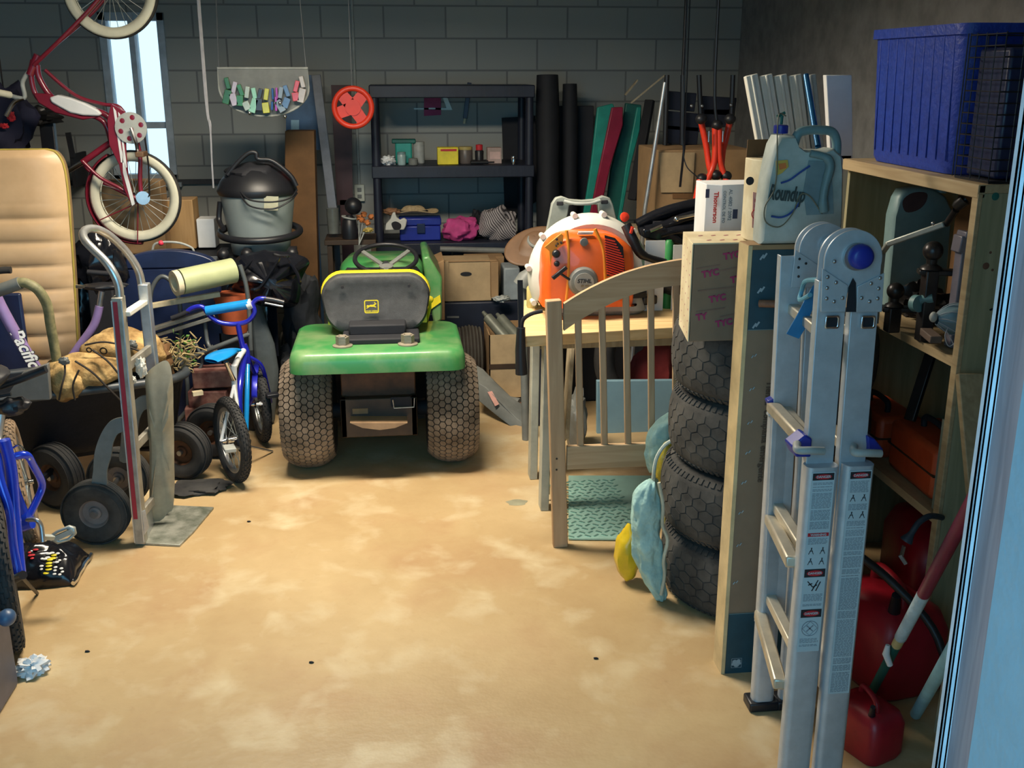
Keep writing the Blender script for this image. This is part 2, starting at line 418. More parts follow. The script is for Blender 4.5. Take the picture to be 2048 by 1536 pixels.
# window in the back wall
wn = thing('window_1', None, None, (-1.6, YB, wz0)); wn['kind'] = 'structure'
fm = MB(); fw = .045
for (a, b, c, d) in ((wx0, wx1, wz0, wz0 + .05), (wx0, wx1, wz1 - .05, wz1), (wx0, wx0 + fw, wz0, wz1), (wx1 - fw, wx1, wz0, wz1)):
    fm.box(a, b, YB - .02, YB + .08, c, d)
fm.box(wx0, wx1, YB + .01, YB + .06, 1.44, 1.48).box(-1.62, -1.585, YB - .03, YB + .09, wz0, wz1)
part('window_frame', fm, mat('window_frame_paint', (.42, .50, .58), .5), wn, bevel=.003)
gm = mat('window_glass', (.9, .95, 1), .02, trans=1.0, var=0)
part('pane', MB().box(wx0 + .03, wx1 - .03, YB + .035, YB + .04, wz0 + .03, wz1 - .03), gm, wn)
part('window_sill', MB().box(wx0 - .03, wx1 + .03, YB - .06, YB + .02, wz0 - .03, wz0), mat('sill_paint', (.30, .36, .42), .5), wn, bevel=.004)
# ledge strip low on the back wall
solo('trim_1', MB().box(XL, -.75, YB - .03, YB - .001, 1.085, 1.115), mat('ledge_dark', (.05, .055, .065), .7), kind='structure')
# door jamb at the near right
solo('door_1', MB().box(.600, .615, .70, .912, 0, 2.25), mat('jamb_white_daylight_tint', (.30, .50, .62), .55, var=.05, bump=.1), kind='structure')  # white-painted jamb; the blue of the daylight is put into its colour
solo('trim_2', MB().box(.600, .614, .912, .952, 0, 2.25), wood('jamb_bare_wood', (.30, .24, .26), (.42, .34, .36), 'Z', 12), kind='structure')
s_ = MB().box(.590, .594, .952, .964, 0, 2.25).box(.596, .600, .952, .968, 0, 2.25).box(.590, .614, .952, .958, 0, 2.25)
solo('trim_3', s_, mat('jamb_stop_white', (.62, .66, .72), .5), kind='structure', bevel=.001)
# ceiling lamp that lights the garage
t = thing('ceiling_lamp', 'long fluorescent ceiling lamp above the middle of the floor', 'lamp', (-.3, 4.15, 2.52))
part('housing', MB().box(-.95, .35, 3.96, 4.34, 2.56, 2.62), K['white'], t, bevel=.005)
em = mat('lamp_diffuser', (1, .9, .75), .4); em.node_tree.nodes['Principled BSDF'].inputs['Emission Color'].default_value = (1, .88, .7, 1)
em.node_tree.nodes['Principled BSDF'].inputs['Emission Strength'].default_value = 3
part('tube', MB().cyl((-.9, 4.08, 2.535), (.3, 4.08, 2.535), .016), em, t)
part('tube', MB().cyl((-.9, 4.22, 2.535), (.3, 4.22, 2.535), .016), em, t)

# ---------------------------------------------------------------- wheels
def pads(mb, c, ax, prof, nrow, ncol, wv, h=.008, gap=.82, kind='hex', odd=None):
    """raised tread pads over a tyre: prof(t) -> (radius, offset) for t in [-1,1] across the width"""
    ax = V(ax).normalized(); u = ax.orthogonal().normalized(); w_ = ax.cross(u); c = V(c)
    dt = 2.0 / nrow; da = 2 * PI / ncol
    for i in range(nrow):
        t0 = -1 + dt * (i + .5)
        for j in range(ncol):
            a0 = da * (j + (.5 if i % 2 else 0))
            ring = []
            if kind == 'hex': sh = [(.66, 0), (.33, .5), (-.33, .5), (-.66, 0), (-.33, -.5), (.33, -.5)]
            else:
                e = random.uniform(-.08, .08); sh = [(-.40 + e, -.42), (.1, -.30), (.42, -.42 - e), (.36, .1), (.42, .44), (-.1, .34 + e), (-.42, .42)]
            for lvl in (0, 1):
                for (p, q) in sh:
                    g = gap if lvl else gap * 1.06
                    tt = max(-1, min(1, t0 + p * dt * g)); aa = a0 + q * da * g
                    r, off = prof(tt); r += h if lvl else -.002
                    ring.append(c + ax * off + (u * math.cos(aa) + w_ * math.sin(aa)) * r)
            n = len(sh)
            mb.add(ring, [tuple(range(n, 2*n))] + [(k, (k+1) % n, (k+1) % n + n, k + n) for k in range(n)])
    return mb
def tyre_prof(R, W, rim, bulge=1.0, flat=.55):
    pr = []
    hw = W / 2
    # from inner bead round the tread to the other bead
    for (rr, hh) in ((rim, -.62), (rim + (R - rim)*.12, -.80), (rim + (R - rim)*.42, -1.0*bulge), (rim + (R - rim)*.75, -.97*bulge), (R - .022, -.86), (R - .006, -.66), (R, -.35), (R + .001, 0), (R, .35), (R - .006, .66), (R - .022, .86), (rim + (R - rim)*.75, .97*bulge), (rim + (R - rim)*.42, 1.0*bulge), (rim + (R - rim)*.12, .80), (rim, .62)):
        pr.append((rr, hh * hw))
    return pr
def wheel_simple(parent, c, ax, R, W, rim, mt, mrim, hub=.03, ridges=0, name='wheel', label=None, mh=None):
    ax = V(ax).normalized(); c = V(c)
    mb = MB().lathe(tyre_prof(R, W, rim), c, ax, 48)
    n = len(tyre_prof(R, W, rim)) ; mb.f = [f for f in mb.f if len(f) == 4]
    tp = part(name, mb, mt, parent, label, smooth=60)
    if ridges:
        q = MB()
        for k in range(ridges):
            off = (-.5 + k / (ridges - 1)) * W * .62 if ridges > 1 else 0
            q.torus(c + ax * off, ax, R + .001 - abs(off) * .06, .004, 48, 6)
        part('tread', q, mt, tp)
    d = MB().lathe([(rim, -W*.32), (rim*.96, -W*.30), (rim*.86, -W*.12), (rim*.45, -W*.10), (rim*.40, -W*.2), (rim*.2, -W*.22), (.001, -W*.22)], c, ax, 32, cap=False)
    d.lathe([(.001, W*.22), (rim*.2, W*.22), (rim*.40, W*.2), (rim*.45, W*.10), (rim*.86, W*.12), (rim*.96, W*.30), (rim, W*.32)], c, ax, 32, cap=False)
    part('rim', d, mrim, tp)
    part('axle_nut', MB().cyl(c - ax * W*.42, c + ax * W*.42, hub, n=10), mh or K['steel'], tp)
    return tp
def spoke_wheel(parent, c, ax, R, tr, mt, mrim, ns=20, rimw=.012, name='wheel', knobs=False, spoke_m=None, side=None):
    ax = V(ax).normalized(); c = V(c); u = ax.orthogonal().normalized(); w_ = ax.cross(u)
    tp = part(name, MB().torus(c, ax, R - tr, tr, 56, 12), mt, parent, smooth=80)
    if knobs:
        pr = lambda t: (R - tr + tr * math.cos(t * 1.15), tr * math.sin(t * 1.15))
        part('tread', pads(MB(), c, ax, pr, 5, 46, 0, .004, .7, 'blk'), mt, tp)
    if side:
        q = MB()
        for sgn in (-1, 1):
            q.lathe([(R - tr*.40, tr*.88*sgn), (R - tr*.9, tr*1.06*sgn), (R - tr*1.6, tr*1.0*sgn), (R - tr*2.7, tr*.60*sgn)], c, ax, 56)
        q.f = [f for f in q.f if len(f) == 4]
        part('whitewall', q, side, tp, smooth=80, solid=.001)
    rr = R - 2 * tr
    rm = MB().lathe([(rr, -rimw), (rr + .004, -rimw), (rr + .004, rimw), (rr, rimw), (rr - rimw*.9, rimw*.6), (rr - rimw*.9, -rimw*.6), (rr, -rimw)], c, ax, 56)
    rm.f = [f for f in rm.f if len(f) == 4]
    part('rim', rm, mrim, tp)
    sp = MB()
    for k in range(ns):
        a = 2*PI*k/ns; s = 1 if k % 2 else -1; b = a + s*.5*(1 if (k//2) % 2 else -1)
        sp.cyl(c + ax*(s*.022) + (u*math.cos(b) + w_*math.sin(b))*.018, c + (u*math.cos(a) + w_*math.sin(a))*(rr - rimw*.8), .0017, n=5)
    part('spokes', sp, spoke_m or K['galv'], tp)
    part('hub', MB().lathe([(.009, -.045), (.012, -.03), (.024, -.026), (.013, -.02), (.013, .02), (.024, .026), (.012, .03), (.009, .045)], c, ax, 16), K['chrome'], tp)
    return tp

# ---------------------------------------------------------------- lawn tractor
TX = -.09
tr = thing('lawn_tractor', 'green and yellow ride-on lawn tractor seen from behind with dark grey seat', 'lawn tractor', (TX, 4.9, 0))
TYR = 4.79
def turf_prof(R, W):
    def f(t):
        return (R - .052 * abs(t)**2.6, t * W * .47)
    return f
for cx in (-.425, .245):
    c = V((cx, TYR, .262)); R, W = .262, .255
    body = [(.12, -.30*W), (.135, -.40*W), (.17, -.47*W)] + [((R - .010) - .052*abs(t)**2.6, t*W*.47) for t in [k/8 for k in range(-8, 9)]] + [(.17, .47*W), (.135, .40*W), (.12, .30*W)]
    mb = MB().lathe(body, c, (1, 0, 0), 64); mb.f = [f for f in mb.f if len(f) == 4]
    wp = part('rear_wheel', mb, K['turfbase'], tr, smooth=60)
    part('tread', pads(MB(), c, (1, 0, 0), turf_prof(R, W), 9, 50, W, .006, .86), K['turflug'], wp, smooth=30)
    part('rim', MB().lathe([(.12, -.05), (.10, -.02), (.001, -.02)], c, (1, 0, 0), 32, cap=False).lathe([(.001, .02), (.10, .02), (.12, .05)], c, (1, 0, 0), 32, cap=False), K['yellow'], wp)
for cx in (.42, -.60):
    c = V((cx, 5.98, .185)); R, W = .185, .15
    body = [(.09, -.40*W), (.12, -.5*W)] + [((R - .008) - .03*abs(t)**2.6, t*W*.5) for t in [k/6 for k in range(-6, 7)]] + [(.12, .5*W), (.09, .40*W)]
    mb = MB().lathe(body, c, (1, 0, 0), 48); mb.f = [f for f in mb.f if len(f) == 4]
    wp = part('front_wheel', mb, K['turfbase'], tr, smooth=60)
    q = MB()
    for k in range(-3, 4):
        q.torus(c + V((k*.020, 0, 0)), (1, 0, 0), R - .006 - abs(k)*.004, .006, 48, 6)
    part('tread', q, mat('front_tread_rubber', (.07, .065, .055), .85), wp)
    part('rim', MB().lathe([(.09, -.04), (.08, 0), (.001, 0)], c, (1, 0, 0), 24), K['yellow'], wp)
# fender pan
def fring(hx, y0, y1, z, r=.06, dz=None):
    pts = rrect(TX, (y0 + y1)/2, hx, (y1 - y0)/2, r, 6)
    return [(x, y, z + (dz(x - TX, y) if dz else 0)) for x, y in pts]
flap = lambda x, y: (0.022 if (abs(x) < .185) else (-.010 if abs(x) < .26 else .004)) if y < 4.62 else 0
fd = MB().rloft([fring(.375, 4.49, 5.06, .535), fring(.387, 4.475, 5.08, .522, .06, flap), fring(.388, 4.475, 5.08, .575, .07), fring(.380, 4.485, 5.07, .606, .07), fring(.362, 4.505, 5.05, .619, .07)])
part('fender', fd, K['green'], tr, smooth=50)
# seat base, springs
part('seat_base', MB().box(TX-.16, TX+.19, 4.62, 4.98, .615, .645).box(TX-.13, TX+.13, 4.70, 4.95, .64, .69), K['blackmatte'], tr, bevel=.008)
for cx in (TX-.155, TX+.135):
    q = MB()
    q.tube([V((cx + .026*math.cos(a/6*2*PI), 4.60 + .026*math.sin(a/6*2*PI), .628 + a*.0011)) for a in range(0, 36)], .005, 6)
    q.lathe([(.045, 0), (.045, .006), (.02, .012), (.012, .05)], (cx, 4.60, .619), n=20)
    part('seat_spring', q, mat('dusty_spring_steel', (.30, .26, .20), .5, .4), tr)
# seat
def sring(y, hx, z0, z1, r, tilt=0, bulge=0):
    out = []
    for (x, z) in rrect(0, (z0+z1)/2, hx, (z1-z0)/2, r, 7):
        k = (z - z0)/(z1 - z0)
        xx = x * (1.0 + .02*math.sin(PI*k)) * (.86 + .14*min(1, k*1.7) if k < .6 else 1 - .03*(k-.6))
        out.append((TX - .004 + xx, y + tilt*k + bulge*(1 - (x/hx)**2), z + .010*(x/hx)**2*-1))
    return out
Zs0, Zs1 = .632, .905
sb = part('seat', MB().rloft([sring(4.80, .215, Zs0 + .05, Zs1 - .05, .07, .05, -.01), sring(4.785, .238, Zs0 + .018, Zs1 - .018, .085, .05, 0), sring(4.80, .246, Zs0 + .004, Zs1 - .004, .09, .05), sring(4.83, .248, Zs0, Zs1 - .004, .09, .05)]), K['seatgrey'], tr, smooth=70)
part('seat_cushion', MB().rloft([sring(4.832, .248, Zs0 + .01, Zs1 + .002, .09, .05), sring(4.85, .252, Zs0 + .02, Zs1 + .006, .09, .05), sring(4.90, .240, Zs0 + .03, Zs1 - .01, .08, .05)]).obox((TX, 5.02, .70), (.46, .34, .08)), K['yellow'], sb, 'yellow cushion', smooth=60)
for cx in (-.155, .150):
    part('seat_bolt', MB().cyl((TX+cx, 4.803, .845), (TX+cx, 4.822, .845), .007, n=10), K['blackmatte'], sb)
# emblem plate on the seat
c0 = A(743, 613, 4.781)
q = MB()
for (hx, hz, rr) in ((.033, .031, .008),):
    o = [(c0.x + x, 4.779, c0.z + z) for x, z in rrect(0, 0, hx, hz, rr, 4)]; i = [(c0.x + x, 4.779, c0.z + z) for x, z in rrect(0, 0, hx - .0045, hz - .0045, rr - .003, 4)]
    n = len(o); q.add(o + i, [(k, (k+1) % n, (k+1) % n + n, k + n) for k in range(n)])
deer = [(-.024,.000),(-.019,.006),(-.010,.004),(-.006,.007),(.006,.007),(.013,.011),(.016,.016),(.012,.021),(.016,.021),(.019,.015),(.024,.013),(.018,.009),(.014,.002),(.022,-.004),(.019,-.006),(.010,-.002),(.000,-.002),(-.008,-.001),(-.014,-.006),(-.022,-.011),(-.024,-.009),(-.017,-.003)]
q.prism([(c0.x + x*1.0, 4.779, c0.z + z*.9 + .001) for x, z in deer], (0, .002, 0))
em_ = part('emblem', q, K['yellow'], sb, smooth=0, solid=.001)
text('JOHN DEERE', (c0.x, 4.779, c0.z - .0215), (1, 0, 0), (0, -1, 0), .0095, K['yellow'], sb, bold=.0003)
# rear hitch plate and housing
q = MB().box(TX-.175, TX+.165, 4.66, 4.69, .36, .52)
part('rear_panel', q, K['rust'], tr, 'rust coloured steel panel', bevel=.006)
part('hitch_plate', MB().box(TX-.18, TX+.17, 4.60, 4.64, .185, .37).box(TX-.18, TX-.15, 4.60, 4.75, .185, .37).box(TX+.14, TX+.17, 4.60, 4.75, .185, .37), K['darkbrown'], tr, bevel=.005)
part('hitch_sticker', MB().box(TX-.125, TX-.055, 4.597, 4.60, .300, .325), mat('worn_sticker', (.30, .17, .07), .6), tr)
a_, b_, c_, d_ = A(786, 800, 4.58), A(788, 816, 4.58), A(828, 814, 4.58), A(829, 796, 4.58)
part('hitch_loop', MB().tube([a_, b_, c_, d_], .004, 8), K['steel'], tr)
part('hitch_cutout', MB().box(TX+.05, TX+.14, 4.592, 4.60, .33, .375), K['blackmatte'], tr)
part('hitch_tongue', MB().prism([A(700, 846, 4.5), A(815, 846, 4.5), A(790, 856, 4.5), A(760, 860, 4.5), A(725, 856, 4.5)], (0, .14, 0)), mat('dusty_tan_steel', (.36, .23, .13), .6), tr)
part('rear_axle', MB().cyl((TX-.26, TYR, .26), (TX+.26, TYR, .26), .035).box(TX-.12, TX+.12, 4.70, 5.0, .18, .40), K['blackmatte'], tr, bevel=.01)
part('mower_deck', MB().rloft([[(x, y, z) for x, y in rrect(TX, 5.42, .33, .30, .18, 6)] for z in (.09, .20)] + [[(x, y, .25) for x, y in rrect(TX, 5.42, .28, .24, .15, 6)]]), mat('dusty_black_deck', (.03, .028, .026), .7), tr)
part('frame', MB().box(TX-.17, TX-.12, 4.7, 6.1, .24, .34).box(TX+.12, TX+.17, 4.7, 6.1, .24, .34).cyl((-.6, 5.98, .185), (.42, 5.98, .185), .02), K['blackmatte'], tr)
part('footrest', MB().box(-.36, .22, 5.08, 5.44, .36, .385), K['blackmatte'], tr, bevel=.006)
# hood
def hring(y, hx, z0, z1, r=.07):
    return [(TX + .02 + x, y, z) for x, z in rrect(0, (z0+z1)/2, hx, (z1-z0)/2, r, 6)]
part('hood', MB().rloft([hring(5.46, .19, .40, .80, .05), hring(5.50, .215, .38, .835), hring(5.62, .225, .36, .845), hring(6.08, .215, .34, .80), hring(6.22, .19, .34, .70)]), K['green'], tr, smooth=60)
part('dashboard', MB().rloft([[(TX + .02 + x, y, z) for x, y in rrect(0, 5.46, .20, .09, .04, 5)] for z in (.42, .79)] + [[(TX + .02 + x, y, .815) for x, y in rrect(0, 5.46, .18, .07, .04, 5)]]), K['blackmatte'], tr, smooth=50)
pts = [A(845, 515, 5.35), A(858, 512, 5.35), A(884, 555, 5.35), A(884, 640, 5.35), A(868, 650, 5.35), A(850, 560, 5.35)]
part('side_cowl', MB().prism(pts, (0, .5, 0)), K['green'], tr, bevel=.01)
part('side_stripe', MB().prism([A(852, 608, 5.342), A(880, 590, 5.342), A(882, 604, 5.342), A(857, 622, 5.342)], (0, .006, 0)), K['yellow'], tr)
part('lift_lever', MB().tube([V((TX+.235, 5.06, .62)), V((TX+.25, 4.99, .70)), V((TX+.25, 4.97, .735))], .008).ball((TX+.25, 4.965, .745), .018), K['yellow'], tr, 'yellow lift lever')
part('throttle_knob', MB().cyl(A(820, 560, 5.2) + V((0,0,-.06)), A(820, 560, 5.2), .006).ball(A(820, 552, 5.2), .016), K['yellow'], tr, 'yellow knob')
part('choke_knob', MB().cyl(A(740, 560, 5.2) + V((0,0,-.06)), A(740, 560, 5.2), .006).box(A(728, 552, 5.2).x, A(752, 552, 5.2).x, 5.19, 5.21, A(740, 552, 5.2).z-.008, A(740, 552, 5.2).z+.008), K['redorange'], tr, 'red knob')
# steering wheel
sc = V((-.046, 5.30, .892)); sax = V((0, -.30, .95)).normalized()
u_ = sax.orthogonal().normalized(); u_ = V((1, 0, 0)); v_ = sax.cross(u_)
q = MB().torus(sc, sax, .155, .0115, 48, 10)
sw = part('steering_wheel', q, K['black'], tr, smooth=80)
q = MB().lathe([(.034, -.01), (.036, .005), (.02, .012), (.001, .013)], sc - sax*.045, sax, 20)
for a in (35, 145, 270):
    d = u_*math.cos(math.radians(a)) + v_*math.sin(math.radians(a))
    q.bar(sc - sax*.045 + d*.02, sc + d*.152, .024, .009, sax)
part('spokes', q, K['greyplastic'], sw)
part('steering_column', MB().cyl(sc - sax*.04, (TX+.02, 5.46, .80), .022), K['blackmatte'], tr)
# discharge chute
ch = [A(955, 765, 5.45), A(972, 775, 5.40), A(1000, 805, 5.3), A(1035, 838, 5.22), A(1052, 848, 5.2), A(1050, 862, 5.2), A(1020, 852, 5.22), A(985, 825, 5.32), A(955, 800, 5.42)]
part('discharge_chute', MB().prism(ch, (0.0, .20, 0.05)), K['greyplastic'], tr, bevel=.004)
q = MB().prism([A(975, 784, 5.375), A(984, 782, 5.375), A(998, 808, 5.30), A(990, 812, 5.30)], (0, -.002, 0))
part('warning_label', q, mat('faded_warning_label', (.45, .22, .18), .6), tr, smooth=0)

# ---------------------------------------------------------------- workbench and what is on it
BZ = .81
bn = thing('workbench', 'low plywood-topped workbench behind the wooden crib panel', 'workbench', (1.1, 4.3, 0))
bt = [Z(1046, 672, BZ), Z(1560, 642, BZ), V((1.75, 4.72, BZ)), Z(1048, 600, BZ)]
part('bench_top', MB().prism([p - V((0, 0, .045)) for p in bt], (0, 0, .045)), K['ply'], bn, bevel=.003)
LG = mat('grey_painted_leg', (.40, .40, .33), .6)
for (x, y) in ((.60, 4.14), (.60, 4.50), (1.66, 4.22), (1.66, 4.60)):
    part('leg', MB().bar((x + .01, y, .765), (x, y - .01, 0), .035, .075, (0, 1, 0)), LG, bn, bevel=.003)
part('side_board', MB().prism([A(1092, 860, 4.20), A(1083, 930, 4.20), V((A(1092, 1000, 4.2).x, 4.20, .03)), V((A(1100, 1000, 4.2).x, 4.20, .03)), A(1098, 860, 4.20)], (0, .012, 0)), mat('pale_side_board', (.42, .40, .30), .6), bn, bevel=.002)
part('stretcher', MB().box(.60, 1.66, 4.52, 4.56, .60, .70), K['oldwood'], bn, bevel=.003)
# tan slanted board seen under the bench through the slats
solo('timber_board', MB().bar(A(1142, 690, 4.75), A(1130, 880, 4.55), .02, .09, (0, 1, 0)), K['oldwood'], 'slanted tan board under the workbench behind the leftmost crib slats', 'board', bevel=.002)

# blower
bl = thing('leaf_blower', 'orange and white backpack leaf blower standing on the workbench', 'leaf blower', (.82, 4.36, BZ))
bc = A(1176, 548, 4.42)
HR = .262
hs = MB().lathe([(.05, .07), (HR*.80, .07), (HR*.93, .055), (HR, .015), (HR, -.02), (HR*.95, -.055), (HR*.86, -.075), (HR*.70, -.065), (.05, -.06)], bc, (0, 1, 0), 56)
for v_ in hs.v: v_.z = max(v_.z, BZ + .03)
hs_o = part('fan_housing', hs, K['offwhite'], bl, smooth=50)
for a in (14, 45, 78, 105, 140, 172, 205):
    p = bc + V((math.cos(math.radians(a)) * (HR+.004), -.02, math.sin(math.radians(a)) * (HR+.004)))
    part('screw_boss', MB().cyl(p - V((0, .03, 0)), p + V((0, .03, 0)), .012, n=10), K['offwhite'], hs_o)
# engine cowl
def cowl(y, k, dz=0):
    P = [(1080,590),(1080,520),(1086,490),(1104,470),(1135,460),(1190,458),(1225,466),(1248,482),(1256,500),(1258,560),(1254,600),(1250,625),(1090,625)]
    ctr = A(1170, 550, 4.34); out = []
    for p in cr([A(x, yy, 4.34) for x, yy in P], 3, True):
        d = p - ctr; out.append(V((ctr.x + d.x*k, y, max(BZ + .05, ctr.z + d.z*k + dz))))
    return out
ck = part('engine_cowl', MB().rloft([cowl(4.19, .86), cowl(4.20, .94), cowl(4.23, .99), cowl(4.35, 1.0)]), K['orange'], bl, smooth=60)
# white top label, left control panel, ridges, grille
part('cowl_label', MB().obox(A(1171, 466, 4.20), (.062, .004, .02), rx=.9), K['white'], ck, 'white label')
q = MB().prism([A(1088, 494, 4.198), A(1122, 466, 4.198), A(1127, 470, 4.198), A(1122, 535, 4.198), A(1100, 533, 4.198), A(1098, 502, 4.198)], (0, -.005, 0))
part('control_panel', q, K['orangelight'], ck, bevel=.002)
q = MB()
for (x, y, r) in ((1112, 507, .0165), (1113, 527, .0115), (1113, 478, .005), (1115, 487, .004), (1122, 485, .005), (1112, 491, .004)):
    p = A(x, y, 4.19); q.lathe([(r, 0), (r, .010), (r*.7, .016), (.001, .017)], p, (0, -1, 0), 16)
part('control_knobs', q, K['black'], ck)
p = A(1168, 484, 4.188)
part('cowl_cap', MB().lathe([(.017, 0), (.016, .008), (.001, .009)], p, (0, -1, 0), 20), K['greyplastic'], ck)
for pp in ([(1133,461),(1137,500),(1136,560),(1132,600)], [(1190,458),(1206,500),(1210,560),(1212,600)]):
    part('cowl_ridge', MB().tube(cr([A(x, y, 4.193) for x, y in pp], 5), .007, 8), K['orangelight'], ck)
q = MB()
gx = MB().prism([A(1209, 470, 4.186), A(1230, 476, 4.186), A(1246, 494, 4.186), A(1250, 548, 4.186), A(1214, 552, 4.186)], (0, -.002, 0))
gp = part('grille', gx, K['blackmatte'], ck, smooth=0)
for k in range(15):
    yy = 478 + k * 4.9
    q.bar(A(1210 + k*.3, yy, 4.181), A(1230 + min(k, 6)*3.0 , yy + 5 + min(k, 6)*1.0, 4.181), .0055, .0045, (0, 1, 0))
part('grille_slats', q, K['redorange'], gp)
# starter
sp = A(1168, 565, 4.17)
st = part('starter_cover', MB().lathe([(.062, .0), (.062, -.018), (.054, -.03), (.034, -.034), (.034, -.030), (.001, -.030)], sp + V((0, .03, 0)), (0, 1, 0), 32), K['greyplastic'], ck)
q = MB().lathe([(.040, 0), (.040, -.003), (.001, -.003)], sp + V((.0, -.003, 0)), (0, 1, 0), 28)
part('starter_disc', q, mat('silver_disc', (.38, .38, .36), .45), st)
text('STIHL', sp + V((0, -.0075, .006)), (1, 0, -.02), (0, -1, 0), .023, K['ink'], st, bold=.0006, shear=.15)
text('BR 600', sp + V((0.004, -.0075, -.013)), (1, 0, -.02), (0, -1, 0), .012, mat('ochre_ink', (.30, .22, .10), .6), st, bold=.0002)
part('starter_handle', MB().bar(A(1105, 557, 4.14), A(1133, 534, 4.14), .017, .016).bar(A(1119, 546, 4.15), A(1140, 560, 4.15), .010, .010), K['black'], ck, bevel=.003)
# back plate with handle
bo = [(1092,470),(1100,430),(1104,408),(1112,396),(1124,393),(1140,399),(1165,401),(1190,399),(1206,392),(1220,396),(1226,408),(1234,440),(1246,470)]
inn = [(1204,446),(1198,426),(1196,410),(1185,409),(1165,411),(1145,410),(1138,411),(1136,428),(1130,446)]
poly = [A(x, y, 4.55) for x, y in bo] + [A(x, y, 4.55) for x, y in inn]
hd = part('back_plate', MB().prism(poly, (0, .035, 0)), mat('grey_green_plastic', (.27, .29, .26), .5), bl, 'grey back plate with carrying handle', bevel=.004)
part('handle_grip', MB().tube(cr([A(1128, 402, 4.54), A(1150, 407, 4.53), A(1180, 407, 4.53), A(1200, 401, 4.54)], 4), .0075), K['lightgrey'], hd)
for (x, y) in ((1120, 407), (1209, 404)):
    part('strap_slot', MB().obox(A(x, y, 4.545), (.030, .008, .017)), K['blackmatte'], hd, bevel=.003)
# feet / base plate
q = MB().rloft([[(x, y, z) for x, y in rrect(.845, 4.39, .21*k, .15*k, .05, 5)] for z, k in ((BZ + .001, .9), (BZ + .02, 1.0), (BZ + .075, .92))])
fp = part('base_plate', q, K['lightgrey'], bl, smooth=50)
part('base_strap', MB().rloft([[(x, y, z) for x, y in rrect(.85, 4.35, .20, .13, .05, 5)] for z in (BZ + .078, BZ + .10)]), K['blackmatte'], bl)
text('STIHL', (.80, 4.245, BZ + .045), (1, 0, 0), (0, -1, 0), .045, K['ink'], fp, bold=.001, shear=.2)
part('side_buckle', MB().obox((1.065, 4.30, BZ + .055), (.07, .05, .04), rz=.3), K['black'], bl, bevel=.008)
part('frame_post', MB().box(.70, .96, 4.44, 4.50, BZ + .05, 1.05), K['lightgrey'], bl, bevel=.01)
part('fuel_tank', MB().rloft([[(x, y, z) for x, y in rrect(.82, 4.32, hx, .085, .04, 5)] for z, hx in ((BZ + .095, .13), (BZ + .13, .17), (BZ + .20, .17))]), K['redorange'], bl)
q = MB().tube(cr([A(1252, 450, 4.30), A(1266, 480, 4.28), A(1285, 510, 4.28), A(1330, 525, 4.3)], 5), [.022]*6 + [.020]*5 + [.016]*5, 12)
hb = part('control_handle', q, K['black'], bl)
part('orange_button', MB().lathe([(.001, .012), (.018, .008), (.020, 0), (.001, -.002)], A(1249, 434, 4.27), (.2, -1, .3), 20), K['redorange'], hb, 'orange button')
part('orange_trigger', MB().obox(A(1263, 460, 4.27), (.012, .02, .03), ry=.3), K['redorange'], hb, 'orange trigger', bevel=.003)
part('blower_tube', MB().tube(cr([A(1290, 575, 4.42), A(1318, 568, 4.40), A(1350, 572, 4.36), A(1400, 580, 4.34)], 5), [.045]*16, 16), K['black'], bl)

# crib panel
CY = 3.75
cp = thing('crib_panel', 'light wooden crib end panel with arched top rail and slats', 'crib panel', (1.1, CY, 0))
pt = A(1101, 597, CY); pb = Z(1119, 1088, 0)
part('post', MB().bar((pb.x, CY, 0), (pt.x + .010, CY, .992), .058, .040, (0, 1, 0)), K['crib'], cp, bevel=.004)
CXm = 1.14
part('post', MB().bar((CXm*2 - pb.x + .02, CY, 0), (CXm*2 - pt.x, CY, .992), .058, .040, (0, 1, 0)), K['crib'], cp, bevel=.004)
up = [A(x, y, CY - .012) for x, y in ((1128, 608), (1160, 588), (1200, 567), (1245, 548), (1290, 534), (1330, 525), (1368, 519))]
lo = [A(x, y, CY - .012) for x, y in ((1128, 662), (1160, 640), (1200, 618), (1245, 597), (1290, 582), (1330, 574), (1368, 570))]
mir = lambda L: [V((2*CXm - p.x, p.y, p.z)) for p in L[::-1]]
U = cr(up + [V((CXm, CY-.012, up[-1].z + .006))] + mir(up), 3); Lw = cr(lo + [V((CXm, CY-.012, lo[-1].z + .006))] + mir(lo), 3)
q = MB(); n = len(U)
q.add(U + Lw + [p + V((0, .024, 0)) for p in U] + [p + V((0, .024, 0)) for p in Lw],
      [f for i in range(n-1) for f in ((i, n+i, n+i+1, i+1), (2*n+i+1, 3*n+i+1, 3*n+i, 2*n+i), (i, i+1, 2*n+i+1, 2*n+i), (n+i+1, n+i, 3*n+i, 3*n+i+1))])
part('top_rail', q, K['cribx'], cp, smooth=30)
zb0, zb1 = A(1200, 935, CY).z, A(1200, 889, CY).z
part('bottom_rail', MB().box(pb.x + .02, 2*CXm - pb.x - .02, CY - .012, CY + .012, zb0, zb1), K['cribx'], cp, bevel=.003)
def rail_z(x):
    for i in range(n-1):
        if Lw[i].x <= x <= Lw[i+1].x: return Lw[i].z + (Lw[i+1].z - Lw[i].z) * (x - Lw[i].x) / (Lw[i+1].x - Lw[i].x)
    return .9
for (xt, xb) in ((1156, 1161), (1203, 1209), (1250, 1256), (1299, 1303), (1349, 1350), (1400, 1398), (1452, 1448)):
    a = A(xt, 640, CY); b = A(xb, 890, CY)
    part('slat', MB().bar((b.x, CY, zb1 - .005), (a.x, CY, rail_z(a.x) + .008), .026, .014, (0, 1, 0)), K['crib'], cp, bevel=.005)
for z in (.33, .375):
    part('screw', MB().cyl((A(1112, 900, CY).x, CY - .022, z), (A(1112, 900, CY).x, CY - .019, z), .004, n=8), K['darksteel'], cp)
